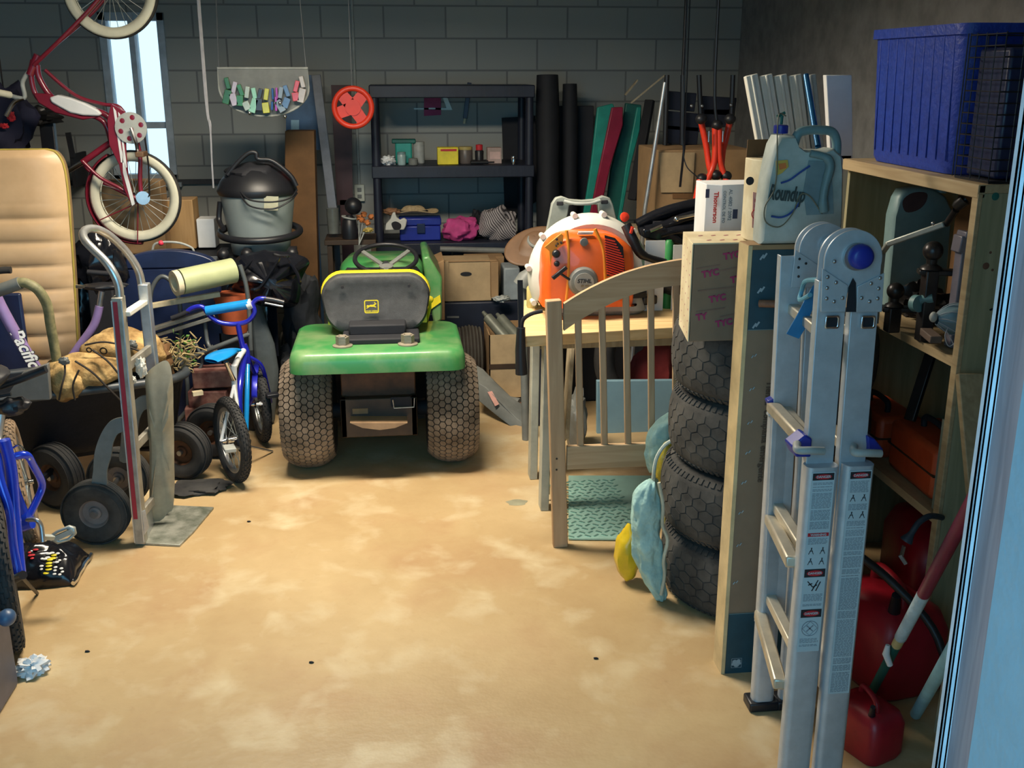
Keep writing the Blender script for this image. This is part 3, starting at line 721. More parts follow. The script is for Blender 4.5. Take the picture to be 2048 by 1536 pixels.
# diamond plate on the floor
dp = [Z(1137, 1081), Z(1300, 1083), Z(1340, 955), Z(1137, 955)]
dpo = solo('diamond_plate', MB().prism([p + V((0, 0, .004)) for p in dp], (0, 0, .006)), mat('steel_plate_daylight_tint', (.42, .70, .62), .28, .35, var=.12, scale=5), 'blue-green diamond pattern metal sheet lying on the floor under the crib panel', 'metal sheet')  # blue-green reflected daylight is painted into the steel's base colour
q = MB(); x0 = dp[0].x + .012; yy = dp[0].y + .012; j = 0
while yy < dp[2].y - .02:
    i = 0
    while x0 + i*.034 < dp[1].x - .02:
        x = x0 + i*.034 + (.017 if j % 2 else 0)
        q.obox((x, yy, .0105), (.026, .008, .003), rz=.7 if (i + j) % 2 else -.7); i += 1
    yy += .034; j += 1
part('raised_pattern', q, mat('steel_ridges_daylight_tint', (.30, .55, .50), .3, .75), dpo)  # ridge colour carries the same painted daylight reflection

# ---------------------------------------------------------------- stacked truck tyres
TC = V((1.262, 3.34))
def truck_tyre(z0):
    R, W = .340, .252
    t = thing('truck_tyre', 'x', 'tyre', (TC.x, TC.y, z0), 'stack of four used all-terrain tyres')
    c = V((TC.x, TC.y, z0 + W/2)); hw = W/2
    half = [(.205, .62), (.215, .80), (.24, .93), (.265, .985), (.285, .985), (.300, .96), (.316, .88), (.326, .78), (.332, .68), (.337, .50), (.3385, .25)]
    pr = [(r, -h*hw) for r, h in half] + [(.339, 0)] + [(r, h*hw) for r, h in half[::-1]]
    mb = MB().lathe(pr, c, (0, 0, 1), 72); mb.f = [f for f in mb.f if len(f) == 4]
    mb.lathe([(.205, .62*hw), (.202, 0), (.205, -.62*hw)], c, (0, 0, 1), 72); mb.f = [f for f in mb.f if len(f) == 4]
    part('casing', mb, K['tyrewall'], t, smooth=60)
    prof = lambda q: (.3385 - .006*abs(q)**2 - .006*abs(q)**6, q*hw*.72)
    part('tread', pads(MB(), c, (0, 0, 1), prof, 5, 38, W, .0035, .90, 'hex'), K['lug'], t, smooth=30)
    q = MB()
    for k in range(84):
        a = 2*PI*k/84
        for s in (-1, 1):
            p = V((math.cos(a), math.sin(a), 0))
            q.obox(c + p*.3165 + V((0, 0, s*.86*hw)), (.008, .013, .020), M=Matrix.Rotation(a, 3, 'Z') @ Matrix.Rotation(s*-.75, 3, 'Y'))
    part('shoulder_ribs', q, K['tyrewall'], t, smooth=0)
    return t
ty0 = truck_tyre(0.001)
ty0['label'] = 'bottom tyre of the four stacked beside the tall cardboard box'
offs = [(-.012, .0), (.008, .005), (.006, -.005)]
labs = ['second tyre up in the stack of four beside the tall box', 'third tyre up in the stack of four, behind the aqua cloth top', 'topmost tyre of the stack of four, under the patterned box']
for k in range(3):
    dup(ty0, (TC.x + offs[k][0], TC.y + offs[k][1], .001 + .2535*(k+1)), labs[k], (0, 0, .6 + k*1.1))

# ---------------------------------------------------------------- patterned cream box, upright cream box, white box
TZ0 = 1.018; TZ1 = 1.312
f0 = Z(1387, 492, TZ1); f1 = Z(1512, 487, TZ1); l0 = Z(1362, 458, TZ1)
f0 = V((.872, 2.985, TZ1)); f1 = V((1.10, 2.985, TZ1)); l0 = V((.905, 3.21, TZ1)); r0 = V((1.14, 3.21, TZ1))
pc = thing('patterned_box', 'cream cardboard box with repeated magenta lettering on top of the tyres', 'box', (1.0, 3.1, TZ0))
base4 = [V((p.x, p.y, TZ0)) for p in (f0, f1, r0, l0)]
bx_ = part('box_body', MB().prism(base4, (0, 0, TZ1 - TZ0)), K['cardgrey'], pc, bevel=.002)
fu = (f1 - f0).normalized()
side = (l0 - f0).normalized()
part('side_face', MB().prism([V((f0.x-.002, f0.y, TZ0)), V((l0.x-.002, l0.y, TZ0)), V((l0.x-.002, l0.y, TZ1)), V((f0.x-.002, f0.y, TZ1))], (-.003, 0, 0)), K['cream'], pc, 'cream side face')
part('top_flap', MB().prism([f0 + V((-.004, -.002, 0)), f1 + V((0, -.002, 0)), r0, l0 + V((-.005, 0, 0))], (0, 0, .004)), K['cream'], pc, 'cream top flap')
part('corner_tape', MB().box(A(1482, 560, 2.983).x, A(1500, 560, 2.983).x, f0.y - .002, f0.y - .0005, TZ0, TZ1), mat('greyish_tape', (.20, .20, .18), .4), pc)
for (x, y, s) in ((1464, 511, 'TYC'), (1421, 547, 'TYC'), (1472, 559, 'TY'), (1435, 597, 'TYC'), (1478, 610, 'T'), (1448, 646, 'TYC'), (1403, 634, 'TY')):
    text(s, A(x, y, 2.983), (1, 0, .17), (0, -1, 0), .027, K['magenta'], pc, bold=.0012)
q = MB()
for (x0_, x1_, y) in ((1392, 1440, 534), (1440, 1478, 538), (1396, 1470, 578), (1392, 1450, 620), (1440, 1480, 630)):
    q.bar(A(x0_, y + 4, 2.9838), A(x1_, y - 4, 2.9838), .004, .001, (0, 1, 0))
part('print_lines', q, mat('faint_brown_print', (.22, .13, .09), .8), pc)
q = MB()
for k in range(24):
    yy = TZ0 + .02 + (k % 8)*.035; xx = f0.y + .03 + (k // 8)*.07
    q.obox((f0.x - .0045 + (xx - f0.y)*.148, xx, yy), (.001, .012, .004), rx=.6)
for k in range(10):
    q.obox((.93 + (k % 5)*.04, 3.03 + (k // 5)*.09, TZ1 + .0045), (.016, .005, .001), rz=.5)
part('side_print', q, K['magenta'], pc)
ub = thing('upright_carton', 'narrow cream carton with red stamped label standing behind the dusty jug', 'box', (1.07, 3.0, 1.318))
uo = [A(1480, 490, 3.02), A(1486, 310, 3.02), A(1500, 308, 3.02), A(1540, 322, 2.98), A(1548, 340, 2.98), A(1530, 492, 2.98)]
uz = 1.3205
a0 = A(1476, 470, 3.0); a1 = A(1492, 478, 2.96); a2 = A(1545, 470, 2.96)
part('carton_body', MB().prism([V((1.032, 2.985, uz)), V((1.052, 2.94, uz)), V((1.21, 2.97, uz)), V((1.19, 3.08, uz)), V((1.032, 3.05, uz))], (0, 0, .235)), K['cream'], ub, bevel=.003)
part('red_label', MB().prism([A(1504, 455, 2.936), A(1522, 462, 2.938), A(1524, 388, 2.938), A(1506, 384, 2.936)], (0, -.001, 0)), mat('pale_red_label', (.75, .35, .30), .6), ub, smooth=0)
part('stamp_ring', MB().torus(A(1513, 428, 2.930), (0, 1, 0), .014, .0015, 24, 6), K['redink'], ub)
text('FRAGILE', A(1514, 424, 2.932), (0, 0, 1), (0, -1, 0), .020, K['redink'], ub, bold=.0008)
part('hand_hole', MB().lathe([(.012, 0), (.001, -.001)], A(1500, 362, 2.938), (0, 1, 0), 16), K['blackmatte'], ub)
part('top_flap', MB().prism([V((1.035, 3.05, uz+.235)), V((1.19, 3.08, uz+.235)), V((1.19, 3.09, uz+.285)), V((1.04, 3.06, uz+.285))], (0, .003, 0)), K['carddark'], ub)
wb_ = thing('white_carton', 'white carton with sideways red and grey printing behind the patterned box', 'box', (1.14, 3.42, 1.26))
w0 = A(1408, 462, 3.34); w1 = A(1440, 466, 3.30); w2 = A(1492, 458, 3.34)
zt = A(1408, 368, 3.34).z
wz = 1.268
part('carton_body', MB().prism([V((w0.x, 3.34, wz)), V((w1.x, 3.30, wz)), V((w2.x + .03, 3.33, wz)), V((w2.x + .03, 3.46, wz)), V((w0.x, 3.46, wz))], (0, 0, zt - wz)), K['paper'], wb_, bevel=.002)
text('Thomerson', A(1431, 415, 3.296), (0, 0, -1), (0, -1, 0), .021, K['redink'], wb_, bold=.0006)
text('AL 4082 / 2092', A(1460, 410, 3.305), (0, 0, -1), (0, -1, 0), .016, K['greyink'], wb_, bold=.0003)
text('CONTROL DE PO', A(1448, 414, 3.298), (0, 0, -1), (0, -1, 0), .013, K['greyink'], wb_, bold=.0002)
part('print_block', MB().obox(A(1415, 387, 3.326), (.012, .002, .028)).obox(A(1470, 428, 3.31), (.016, .002, .03)), mat('navy_ink', (.02, .04, .10), .6), wb_)
# small support crate under the white carton
solo('parts_box', MB().box(1.02, 1.26, 3.30, 3.52, 1.019, 1.262), K['card'], 'plain brown box between the stacked tyres and the white carton', 'box', bevel=.003)

# ---------------------------------------------------------------- tall flat television-style box
tb = thing('tall_carton', 'tall flat brown carton with dark teal printed ends leaning beside the tyres', 'box', (1.08, 2.84, 0))
x0, x1, y0, y1, zt = .968, 1.235, 2.785, 2.865, 1.338
part('carton_body', MB().box(x0, x1, y0, y1, 0, zt), K['cardgrey'], tb, bevel=.003)
part('carton_edge', MB().box(x0 - .0015, x0 + .010, y0 - .0025, y1, 0, zt), K['tape'], tb)
for (za, zb) in ((1.10, zt - .012), (0, .207)):
    part('teal_print', MB().box(x0 + .012, x1, y0 - .002, y0 - .0005, za, zb), K['teal'], tb)
    part('print_line', MB().box(x0 + .012, x1, y0 - .0028, y0 - .002, (za if za else zb) - .001, (za if za else zb) + .001), mat('pale_teal_ink', (.12, .20, .22), .6), tb)
part('carton_top', MB().box(x0, x1, y0 - .002, y1, zt - .012, zt + .002), K['card'], tb, bevel=.002)
MK = mat('pale_print', (.30, .38, .42), .6)
q = MB()
for (x, y) in ((1527, 513), (1522, 580), (1512, 650), (1508, 712), (1504, 778), (1500, 845), (1496, 905), (1488, 965), (1482, 1025), (1478, 1090), (1471, 1165)):
    p = A(x, y, y0 - .003); s = .55 if y > 690 else 1
    for k in (-1, 1): q.obox(p + V((k*.0045, 0, k*.002)), (.005*s, .001, .017*s), ry=.6)
part('slash_marks', q, MK, tb)
q = MB()
pcn = A(1583, 554, y0 - .003)
for r in (.034, .024): q.torus(pcn, (0, 1, 0), r, .0012, 32, 5)
part('ring_print', q, MK, tb)
text('Tienda  compañía emergente', A(1530, 865, y0 - .003), (-.02, 0, -1), (0, -1, 0), .0265, mat('brown_ink', (.09, .06, .04), .7), tb, bold=.0004)
text('Features', A(1569, 622, y0 - .003), (-.02, 0, -1), (0, -1, 0), .032, mat('teal_ink', (.05, .075, .07), .7), tb, bold=.0006)
pk = A(1473, 1326, y0 - .003)
q = MB()
for (dx, dz, r) in ((-.006, .004, .008), (.006, .006, .007), (0, -.006, .009), (.010, -.002, .005), (-.011, -.004, .005)): q.lathe([(r, 0), (.001, -.001)], pk + V((dx, 0, dz)), (0, 1, 0), 10)
for a, b in (((-.016, -.016), (.016, -.016)), ((.016, -.016), (.016, .016)), ((.016, .016), (-.016, .016)), ((-.016, .016), (-.016, -.016))): q.bar(pk + V((a[0], 0, a[1])), pk + V((b[0], 0, b[1])), .001, .001, (0, 1, 0))
part('corner_print', q, MK, tb)
# copper dowel poking out
solo('wooden_dowel', MB().cyl(A(1519, 607, 2.77), A(1600, 610, 2.70), .0105), wood('dowel_brown', (.16, .07, .04), (.24, .11, .06), 'X'), 'short brown dowel between the tall carton and the ladder', 'dowel')

# ---------------------------------------------------------------- jug of weed killer
jg = thing('sprayer_jug', 'dusty white weed killer jug with blue cap and pump handle on the tall carton', 'jug', (1.05, 2.84, 1.34))
JZ = 1.3405; JY0, JY1 = 2.79, 2.91
def J(x, y): return A(x, y, 2.80)
outer = [(1518,478),(1520,440),(1524,400),(1530,360),(1538,320),(1545,290),(1552,272),(1560,266),(1582,266),(1592,262),(1604,253),(1625,252),(1660,254),(1676,262),(1682,290),(1683,340),(1682,400),(1680,450),(1676,474)]
hole = [(1655,272),(1620,270),(1608,282),(1600,298),(1615,292),(1640,292),(1654,300)]
O = [J(*p) for p in outer]
zf = JZ
O[0].z = zf; O[-1].z = zf
# body below the handle + a handle loop tube
body = [(1518,478),(1520,440),(1524,400),(1530,360),(1538,320),(1546,288),(1556,270),(1584,270),(1592,290),(1606,300),(1650,300),(1664,296),(1680,310),(1683,340),(1682,400),(1680,450),(1676,474)]
B2 = [J(*p) for p in body]; B2[0].z = zf; B2[-1].z = zf
cB = sum(B2, V((0, 0, 0))) / len(B2)
def jr(y, k):
    return [V((cB.x + (p.x - cB.x)*k, y, max(zf, cB.z + (p.z - cB.z)*k))) for p in B2]
jb = part('jug_body', MB().rloft([jr(2.778, .93), jr(2.786, .985), jr(2.80, 1.0), jr(2.855, .985), jr(2.868, .94)]), K['jug'], jg, smooth=50)
part('jug_handle', MB().tube(cr([J(1588, 290), J(1596, 268), J(1612, 261), J(1640, 260), J(1664, 264), J(1673, 285), J(1672, 318)], 6), [.0125]*37, 12), K['jugblue'], jb, smooth=80)
part('pump_grip', MB().tube(cr([J(1612, 305) + V((0, -.03, 0)), J(1640, 312) + V((0, -.035, 0)), J(1650, 330) + V((0, -.035, 0)), J(1640, 370) + V((0, -.035, 0)), J(1636, 400) + V((0, -.035, 0)), J(1638, 420) + V((0, -.035, 0))], 5), [.010]*6 + [.0125]*8 + [.011]*6 + [.013]*6, 10), K['jugblue'], jb, smooth=80)
part('recess', MB().prism([J(x, y) + V((0, -.026, 0)) for x, y in ((1610,320),(1655,322),(1660,425),(1606,428),(1600,380))], (0, .002, 0)), mat('darker_recess', (.20, .28, .30), .6), jb)  # flat patch, darker and bluer than the jug body
part('cap', MB().lathe([(.019, 0), (.0195, .002), (.0195, .020), (.017, .022), (.001, .022)], J(1569, 268) + V((0, .03, 0)), n=24), K['blueplastic'], jb, 'blue screw cap')
part('cap_valve', MB().cyl(J(1570, 250) + V((0, .03, 0)), J(1572, 232) + V((0, .03, 0)), .0045).cyl(J(1562, 234) + V((0, .03, 0)), J(1578, 226) + V((0, .03, 0)), .004), K['tealdark'], jb)
part('spray_hose', MB().tube(cr([J(1572, 232), J(1556, 228) + V((0, -.01, 0)), J(1547, 260) + V((0, -.03, 0)), J(1546, 340) + V((0, -.03, 0)), J(1538, 380) + V((0, -.035, 0)), J(1520, 410) + V((0, -.04, 0)), J(1522, 440) + V((0, -.04, 0)), J(1550, 450) + V((0, -.035, 0)), J(1575, 425) + V((0, -.035, 0)), J(1592, 388) + V((0, -.03, 0)), J(1610, 390) + V((0, -.035, 0)), J(1634, 424) + V((0, -.035, 0))], 7), .0018, 6), mat('hose_grey', (.16, .15, .10), .5), jb, 'thin coiled hose')
text('Roundup', J(1566, 386) + V((0, -.030, 0)), (1, 0, -.10), (0, -1, 0), .056, mat('dark_green_ink', (.03, .05, .05), .6), jb, bold=.0016, shear=.15, xs=.50)
part('yellow_print', MB().prism([J(x, y) + V((0, -.027, 0)) for x, y in ((1545,320),(1568,318),(1570,332),(1556,345),(1545,350))], (0, .001, 0)), mat('faded_yellow_print', (.62, .42, .08), .6), jb)
part('orange_print', MB().prism([J(x, y) + V((0, -.028, 0)) for x, y in ((1550,326),(1564,324),(1566,334),(1552,338))], (0, .001, 0)), mat('faded_orange_print', (.70, .20, .05), .6), jb)
q = MB()
for pl in ([(1555,364),(1572,358),(1590,345),(1612,330)], [(1536,430),(1556,432),(1576,422),(1596,398)]):
    q.tube(cr([J(x, y) + V((0, -.027, 0)) for x, y in pl], 4), .003, 6)
part('blue_swoosh', q, mat('blue_print', (.03, .08, .30), .6), jb)

# ---------------------------------------------------------------- folding ladder
ld = thing('folding_ladder', 'folded aluminium multi-position ladder with blue hinge knob in the right foreground', 'ladder', (1.0, 2.4, 0))
LY0, LY1 = 2.20, 2.58
def rail(name, xa, xb, y, za, zb, wx, wy, m, lean=0.0, bevel=.006):
    """C-section rail: web facing the camera with two side flanges"""
    q = MB(); b0 = V(((xa), y, za)); b1 = V((xb, y, zb))
    q.bar(b0, b1, wx, .004, (0, 1, 0))
    for s in (-1, 1):
        q.bar(b0 + V((s*(wx/2 - .002), wy/2, 0)), b1 + V((s*(wx/2 - .002), wy/2, 0)), .004, wy, (0, 1, 0))
    return part(name, q, m, ld, bevel=.0015)
def bar_pts(x, y, Y): return A(x, y, Y)
# near rails (inner sections)
rl = rail('rail', .992 - .01, .968, LY0 + .012, .30, 1.352, .066, .026, K['ladder'])
rr_ = rail('rail', 1.065, 1.046, LY0 + .012, .30, 1.352, .064, .026, K['ladder'])
rail('rail', 1.040, 1.016, LY1, .30, 1.345, .066, .026, K['ladder'])
rail('rail', 1.125, 1.09, LY1, .30, 1.345, .066, .026, K['ladder'])
# outer sleeves
def sleeve(xc0, xc1, y, za, zb, w_, lab=None):
    rings = []
    for (z, k) in ((za, 0), (zb, 1)):
        xc = xc0 + (xc1 - xc0)*k
        rings.append([(xc + a, y + b, z) for a, b in rrect(0, 0, w_/2, .022, .016, 5)])
    return part('outer_sleeve', MB().rloft(rings), K['ladder'], ld, lab, smooth=50)
s1 = sleeve(.972, .973, LY0 + .002, 0.012, .918, .078)
s2 = sleeve(1.062, 1.062, LY0 + .002, 0.012, .918, .074)
s3 = sleeve(1.032, 1.022, LY1 + .02, 0.012, .918, .064)
s4 = sleeve(1.115, 1.11, LY1 + .02, 0.012, .918, .064)
for xc, y in ((.972, LY0), (1.062, LY0), (1.032, LY1 + .02), (1.115, LY1 + .02)):
    part('foot', MB().box(xc - .045, xc + .045, y - .03, y + .035, 0, .03), K['black'], ld, bevel=.006)
# hinge discs
def hinge(cx, cz, y, R):
    pl = [V((cx + R*math.cos(math.radians(a)), y, cz + R*math.sin(math.radians(a)))) for a in range(-12, 193, 9)]
    pl += [V((cx - R*1.0, y, cz - .055)), V((cx - .012, y, cz - .105)), V((cx - .006, y, cz - .072)), V((cx + .006, y, cz - .066)), V((cx + .014, y, cz - .105)), V((cx + R*1.0, y, cz - .055))]
    h = part('hinge', MB().prism(pl, (0, .006, 0)), K['ladder'], ld, bevel=.001, smooth=30)
    part('hinge_backing', MB().prism([p + V((0, .03, 0)) for p in pl], (0, .006, 0)), K['ladder'], h, smooth=30)
    return h
hc = A(1707, 520, LY0 - .006)
h1 = hinge(hc.x, hc.z, LY0 - .006, .0665)
h2c = A(1650, 500, LY1 - .006)
h2 = hinge(h2c.x, h2c.z, LY1 - .006, .068)
part('hinge_knob', MB().lathe([(.028, 0), (.028, .012), (.025, .022), (.018, .027), (.001, .028)], A(1718, 512, LY0 - .008), (0, -1, 0), 28), K['blueplastic'], h1, 'blue hinge knob')
part('knob_washer', MB().lathe([(.031, 0), (.030, .008), (.001, .009)], A(1712, 513, LY0 - .006), (0, -1, 0), 28), K['steel'], h1)
part('hinge_knob', MB().lathe([(.028, 0), (.028, .012), (.02, .02), (.001, .021)], A(1660, 492, LY1 - .008), (0, -1, 0), 28), K['ladder'], h2)
for pl, par in (([(1645,537),(1696,571),(1691,624),(1642,624)], rl), ([(1769,546),(1715,573),(1713,624),(1764,624)], rr_)):
    part('rail_plate', MB().prism([A(x, y, LY0 - .010) for x, y in pl], (0, .004, 0)), K['ladder'], par, bevel=.001, smooth=30)
part('rail_plate', MB().prism([A(x, y, LY1 - .010) for x, y in ((1591,500),(1636,530),(1632,575),(1582,575))], (0, .004, 0)), K['ladder'], h2, bevel=.001, smooth=30)
part('hinge_slot', MB().prism([A(x, y, LY0 - .0085) for x, y in ((1697,575),(1706,556),(1712,566),(1713,624),(1692,624))], (0, .001, 0)), K['blackmatte'], h1)
# rivets
RV = ((1655, 554), (1672, 565), (1654, 576), (1653, 597), (1668, 603), (1685, 596), (1669, 523), (1760, 556), (1742, 567), (1757, 577), (1723, 596), (1739, 603), (1755, 597))
for i, (x, y) in enumerate(RV):
    part('rivet', MB().ball(A(x, y, LY0 - .011), (.0046, .0035, .0046), 10, 6), K['steel'], rl if x < 1700 else rr_)
for i, (x, y) in enumerate(((1599, 518), (1597, 535), (1612, 527), (1597, 553))):
    part('rivet', MB().ball(A(x, y, LY1 - .011), (.0035, .003, .0035), 8, 6), K['darksteel'], h2)
# square rung sockets
for (x, par) in ((1664, rl), (1736, rr_)):
    p = A(x, 644, LY0 + .004); fr = MB()
    o = [(p.x + a, p.y, p.z + b) for a, b in rrect(0, 0, .0165, .0150, .005, 4)]; i2 = [(p.x + a, p.y, p.z + b) for a, b in rrect(0, 0, .0125, .011, .004, 4)]
    n = len(o); fr.add(o + i2, [(k, (k+1) % n, (k+1) % n + n, k + n) for k in range(n)])
    part('socket_rim', fr, K['chrome'], par, solid=.004)
    part('socket_hole', MB().prism([(p.x + a, p.y + .001, p.z + b) for a, b in rrect(0, 0, .0125, .011, .004, 4)], (0, .003, 0)), K['blackmatte'], par)
# rungs between near and far sides
def rung(x0_, x1_, z, w_=.030, h=.026, m=None, ya=LY0 + .03, yb=LY1 + .02):
    part('rung', MB().bar((x0_, ya, z), (x1_, yb, z), w_, h), m or K['ladderin'], ld, bevel=.004)
for z, in ((1.205,), (.925,), (.645,), (.365,)):
    rung(.99, 1.03, z); rung(1.065, 1.11, z)
for (xa, ya, xb, yb) in ((1612, 885, 1545, 812), (1585, 1125, 1540, 1035), (1560, 1370, 1520, 1228)):
    pa_, pb_ = A(xa, ya, 2.22), A(xb, yb, 2.60)
    part('rung', MB().bar(pa_, pb_, .034, .030), K['ladderin'], ld, bevel=.006)
    part('rung_bracket', MB().bar(pb_ + V((-.004, 0, -.028)), pb_ + V((.006, .0, .03)), .02, .02), K['ladder'], ld, bevel=.003)
# blue lock brackets with handles
for (x, y, s) in ((1614, 898, -1), (1728, 903, 1)):
    p = A(x, y, LY0 - .02)
    if s < 0: pl = [A(1583, 893, LY0), A(1612, 870, LY0), A(1625, 878, LY0), A(1622, 915, LY0), A(1592, 915, LY0)]
    else: pl = [A(1735, 872, LY0), A(1750, 878, LY0), A(1768, 900, LY0), A(1765, 915, LY0), A(1738, 915, LY0)]
    lk = part('lock_bracket', MB().prism(pl, (0, .05, 0)), K['blueplastic'], ld, 'blue locking bracket', bevel=.004)
    q = MB().tube(cr([A(x - 20, y - 10, LY0 - .005), A(x - 18, y + 2, LY0 - .035), A(x + 8, y + 3, LY0 - .045), A(x + 33, y + 4, LY0 - .04)], 5), .0095, 12)
    part('lock_handle', q, K['lightgrey'], lk)
p0 = A(1540, 805, LY1)
part('lock_bracket', MB().prism([A(1536, 803, LY1), A(1563, 790, LY1), A(1566, 812, LY1), A(1540, 815, LY1)], (0, .03, 0)), K['blueplastic'], ld, 'blue locking bracket', bevel=.003)
# printed labels
LB = mat('label_pale_blue', (.50, .60, .64), .5, var=.04)
def label(par, xc, y, zt, zb, w_, seed, plan):
    lb = part('safety_label', MB().box(xc - w_/2, xc + w_/2, y - .0012, y, zb, zt), LB, par)
    rnd = random.Random(seed); q = MB(); q2 = MB(); q3 = MB(); yy = y - .0016
    for (kind, z1, z0_) in plan:
        if kind == 'danger':
            q.box(xc - w_*.46, xc + w_*.46, yy, yy + .0008, z0_, z1)
            q2.lathe([(.001, -.0006), (1, -.0006)], (0, 0, 0), (0, 1, 0), 3) if False else None
            q2.add([(xc + w_*.36*math.cos(a*PI/10), yy - .0006, (z0_+z1)/2 + (z1-z0_)*.36*math.sin(a*PI/10)) for a in range(20)], [tuple(range(20))])
            text('DANGER', (xc, yy - .0012, (z0_+z1)/2), (1, 0, 0), (0, -1, 0), .0085, LB, lb, bold=.0002, ext=.0001)
        elif kind == 'red':
            q2.box(xc - w_*.46, xc + w_*.46, yy, yy + .0006, z0_, z1)
            text('WARNING', (xc, yy - .001, (z0_+z1)/2), (1, 0, 0), (0, -1, 0), .008, LB, lb, bold=.0002, ext=.0001)
        elif kind == 'text':
            z = z1
            while z > z0_:
                if rnd.random() > .08:
                    xs = xc - w_*.42
                    while xs < xc + w_*.38:
                        wl = rnd.uniform(.004, .011); xe = min(xs + wl, xc + w_*.42)
                        q3.box(xs, xe, yy, yy + .0005, z - .0014, z); xs = xe + .0016
                z -= .0033
        elif kind == 'fig':
            for k in range(2):
                cxx = xc + (k - .5)*w_*.5; zz = (z0_ + z1)/2
                for b in ((-.006, -.008, .002, .009), (.006, -.008, -.001, .009), (-.004, 0, .004, 0)):
                    q.bar((cxx + b[0], yy, zz + b[1]), (cxx + b[2], yy, zz + b[3]), .0014, .0006, (0, 1, 0))
        elif kind == 'fall':
            zz = (z0_ + z1)/2
            for b in ((-.004, -.014, .010, .014), (.006, -.014, .016, .010), (-.016, .012, -.002, -.004), (-.002, -.004, .008, .002), (-.014, .002, -.004, .006)):
                q.bar((xc + b[0], yy, zz + b[1]), (xc + b[2], yy, zz + b[3]), .0026, .0006, (0, 1, 0))
        elif kind == 'ring':
            q3.torus((xc, yy, (z0_+z1)/2), (0, 1, 0), w_*.36, .0009, 28, 5)
            r_ = w_*.34; zz = (z0_+z1)/2
            for a in range(4):
                a1 = a*PI/2; a2 = a1 + PI/2
                q3.bar((xc + r_*math.cos(a1), yy, zz + r_*math.sin(a1)), (xc + r_*math.cos(a2), yy, zz + r_*math.sin(a2)), .0012, .0006, (0, 1, 0))
                q3.bar((xc, yy, zz), (xc + r_*.6*math.cos(a1 + .8), yy, zz + r_*.6*math.sin(a1 + .8)), .003, .0006, (0, 1, 0))
    if q.v: part('black_print', q, K['ink'], lb, smooth=0)
    if q2.v: part('red_print', q2, K['redink'], lb, smooth=0)
    if q3.v: part('fine_print', q3, K['greyink'], lb, smooth=0)
YF = LY0 + .002 - .022
zz = lambda y: A(1620, y, YF).z
label(s1, .972, YF - .0004, zz(945), zz(1302), .056, 1, [('danger', zz(947), zz(961)), ('text', zz(966), zz(1058)), ('red', zz(1066), zz(1073)), ('text', zz(1077), zz(1088)), ('fig', zz(1092), zz(1112)), ('fig', zz(1114), zz(1132)), ('danger', zz(1138), zz(1154)), ('fall', zz(1158), zz(1184)), ('text', zz(1188), zz(1212)), ('danger', zz(1218), zz(1234)), ('ring', zz(1240), zz(1272)), ('text', zz(1276), zz(1294))])
label(s2, 1.062, YF - .0004, zz(945), zz(1390), .054, 2, [('danger', zz(947), zz(961)), ('text', zz(966), zz(988)), ('fig', zz(992), zz(1008)), ('text', zz(1012), zz(1024)), ('fig', zz(1028), zz(1040)), ('text', zz(1046), zz(1385))])
# blue strap tied round the far rail
stp = thing('blue_strap', 'blue webbing strap tied around the far ladder rail', 'strap', A(1600, 670, 2.45))
q = MB().prism([A(x, y, 2.44) for x, y in ((1644,556),(1626,572),(1610,600),(1596,628),(1573,668),(1598,678),(1612,655),(1624,622),(1642,600))], (0, .004, 0))
part('webbing', q, mat('blue_webbing', (.015, .17, .38), .6), stp, bevel=.001)
q = MB().tube(cr([A(1642, 560, 2.30), A(1612, 562, 2.46), A(1604, 580, 2.52), A(1600, 600, 2.50), A(1620, 590, 2.40)], 6), .006, 8)
part('webbing_loop', q, mat('light_blue_webbing', (.10, .34, .48), .6), stp)

# ---------------------------------------------------------------- wooden shelf unit on the right
su = thing('wooden_shelf', 'home-built pine shelf unit along the right wall', 'shelf', (1.82, 3.2, 0))
SX0, SX1, SY0, SY1 = 1.60, 2.20, 2.755, 3.66
part('top_board', MB().box(SX0, SX1, SY0, SY1, 1.475, 1.500), K['pine'], su, bevel=.003)
part('top_front_rail', MB().box(SX0 - .002, SX0 + .02, SY0, SY1, 1.462, 1.4985), K['pine'], su, bevel=.002)
for z in (1.0, .507):
    part('shelf_board', MB().box(SX0 + .005, SX1, SY0 + .02, SY1, z - .02, z), K['pine'], su, bevel=.002)
    part('shelf_edge', MB().box(SX0, SX0 + .006, SY0 + .02, SY1, z - .026, z + .001), K['pine'], su)
part('end_panel', MB().box(SX0 + .012, SX1, SY0, SY0 + .02, 0, 1.475), K['pinez'], su, bevel=.002)
part('end_post', MB().box(SX0 - .001, SX0 + .013, SY0 - .002, SY0 + .03, 0, 1.474), K['pine'], su, bevel=.002)
part('end_panel', MB().box(SX0 + .02, SX1, SY1 - .02, SY1, 0, 1.475), K['pinez'], su, bevel=.002)
part('back_panel', MB().box(SX1 - .012, SX1, SY0 + .02, SY1 - .02, 0, 1.475), mat('shelf_back', (.10, .09, .07), .8), su)
part('back_slat', MB().box(1.98, 2.0, SY1 - .25, SY1 - .12, 1.0, 1.475), K['carddark'], su)
for z in (1.44, .955, .465):
    part('cleat', MB().box(SX0 + .012, SX0 + .05, SY0 + .02, SY0 + .045, z - .03, z + .015), K['pine'], su, bevel=.002)
q = MB()
for (x, y) in ((1991, 393), (2025, 393)): q.lathe([(.011, 0), (.001, -.001)], A(x, y, SY0 - .001), (0, 1, 0), 16)
part('drilled_holes', q, K['tealdark'], su)
q = MB()
for (x, y, r) in ((1972, 532, .010), (1981, 505, .004), (1985, 540, .004)): q.lathe([(r, 0), (.001, -.0008)], A(x, y, SY0 - .001), (0, 1, 0), 14)
part('wood_knots', q, mat('knot_brown', (.16, .07, .04), .7), su)
q = MB()
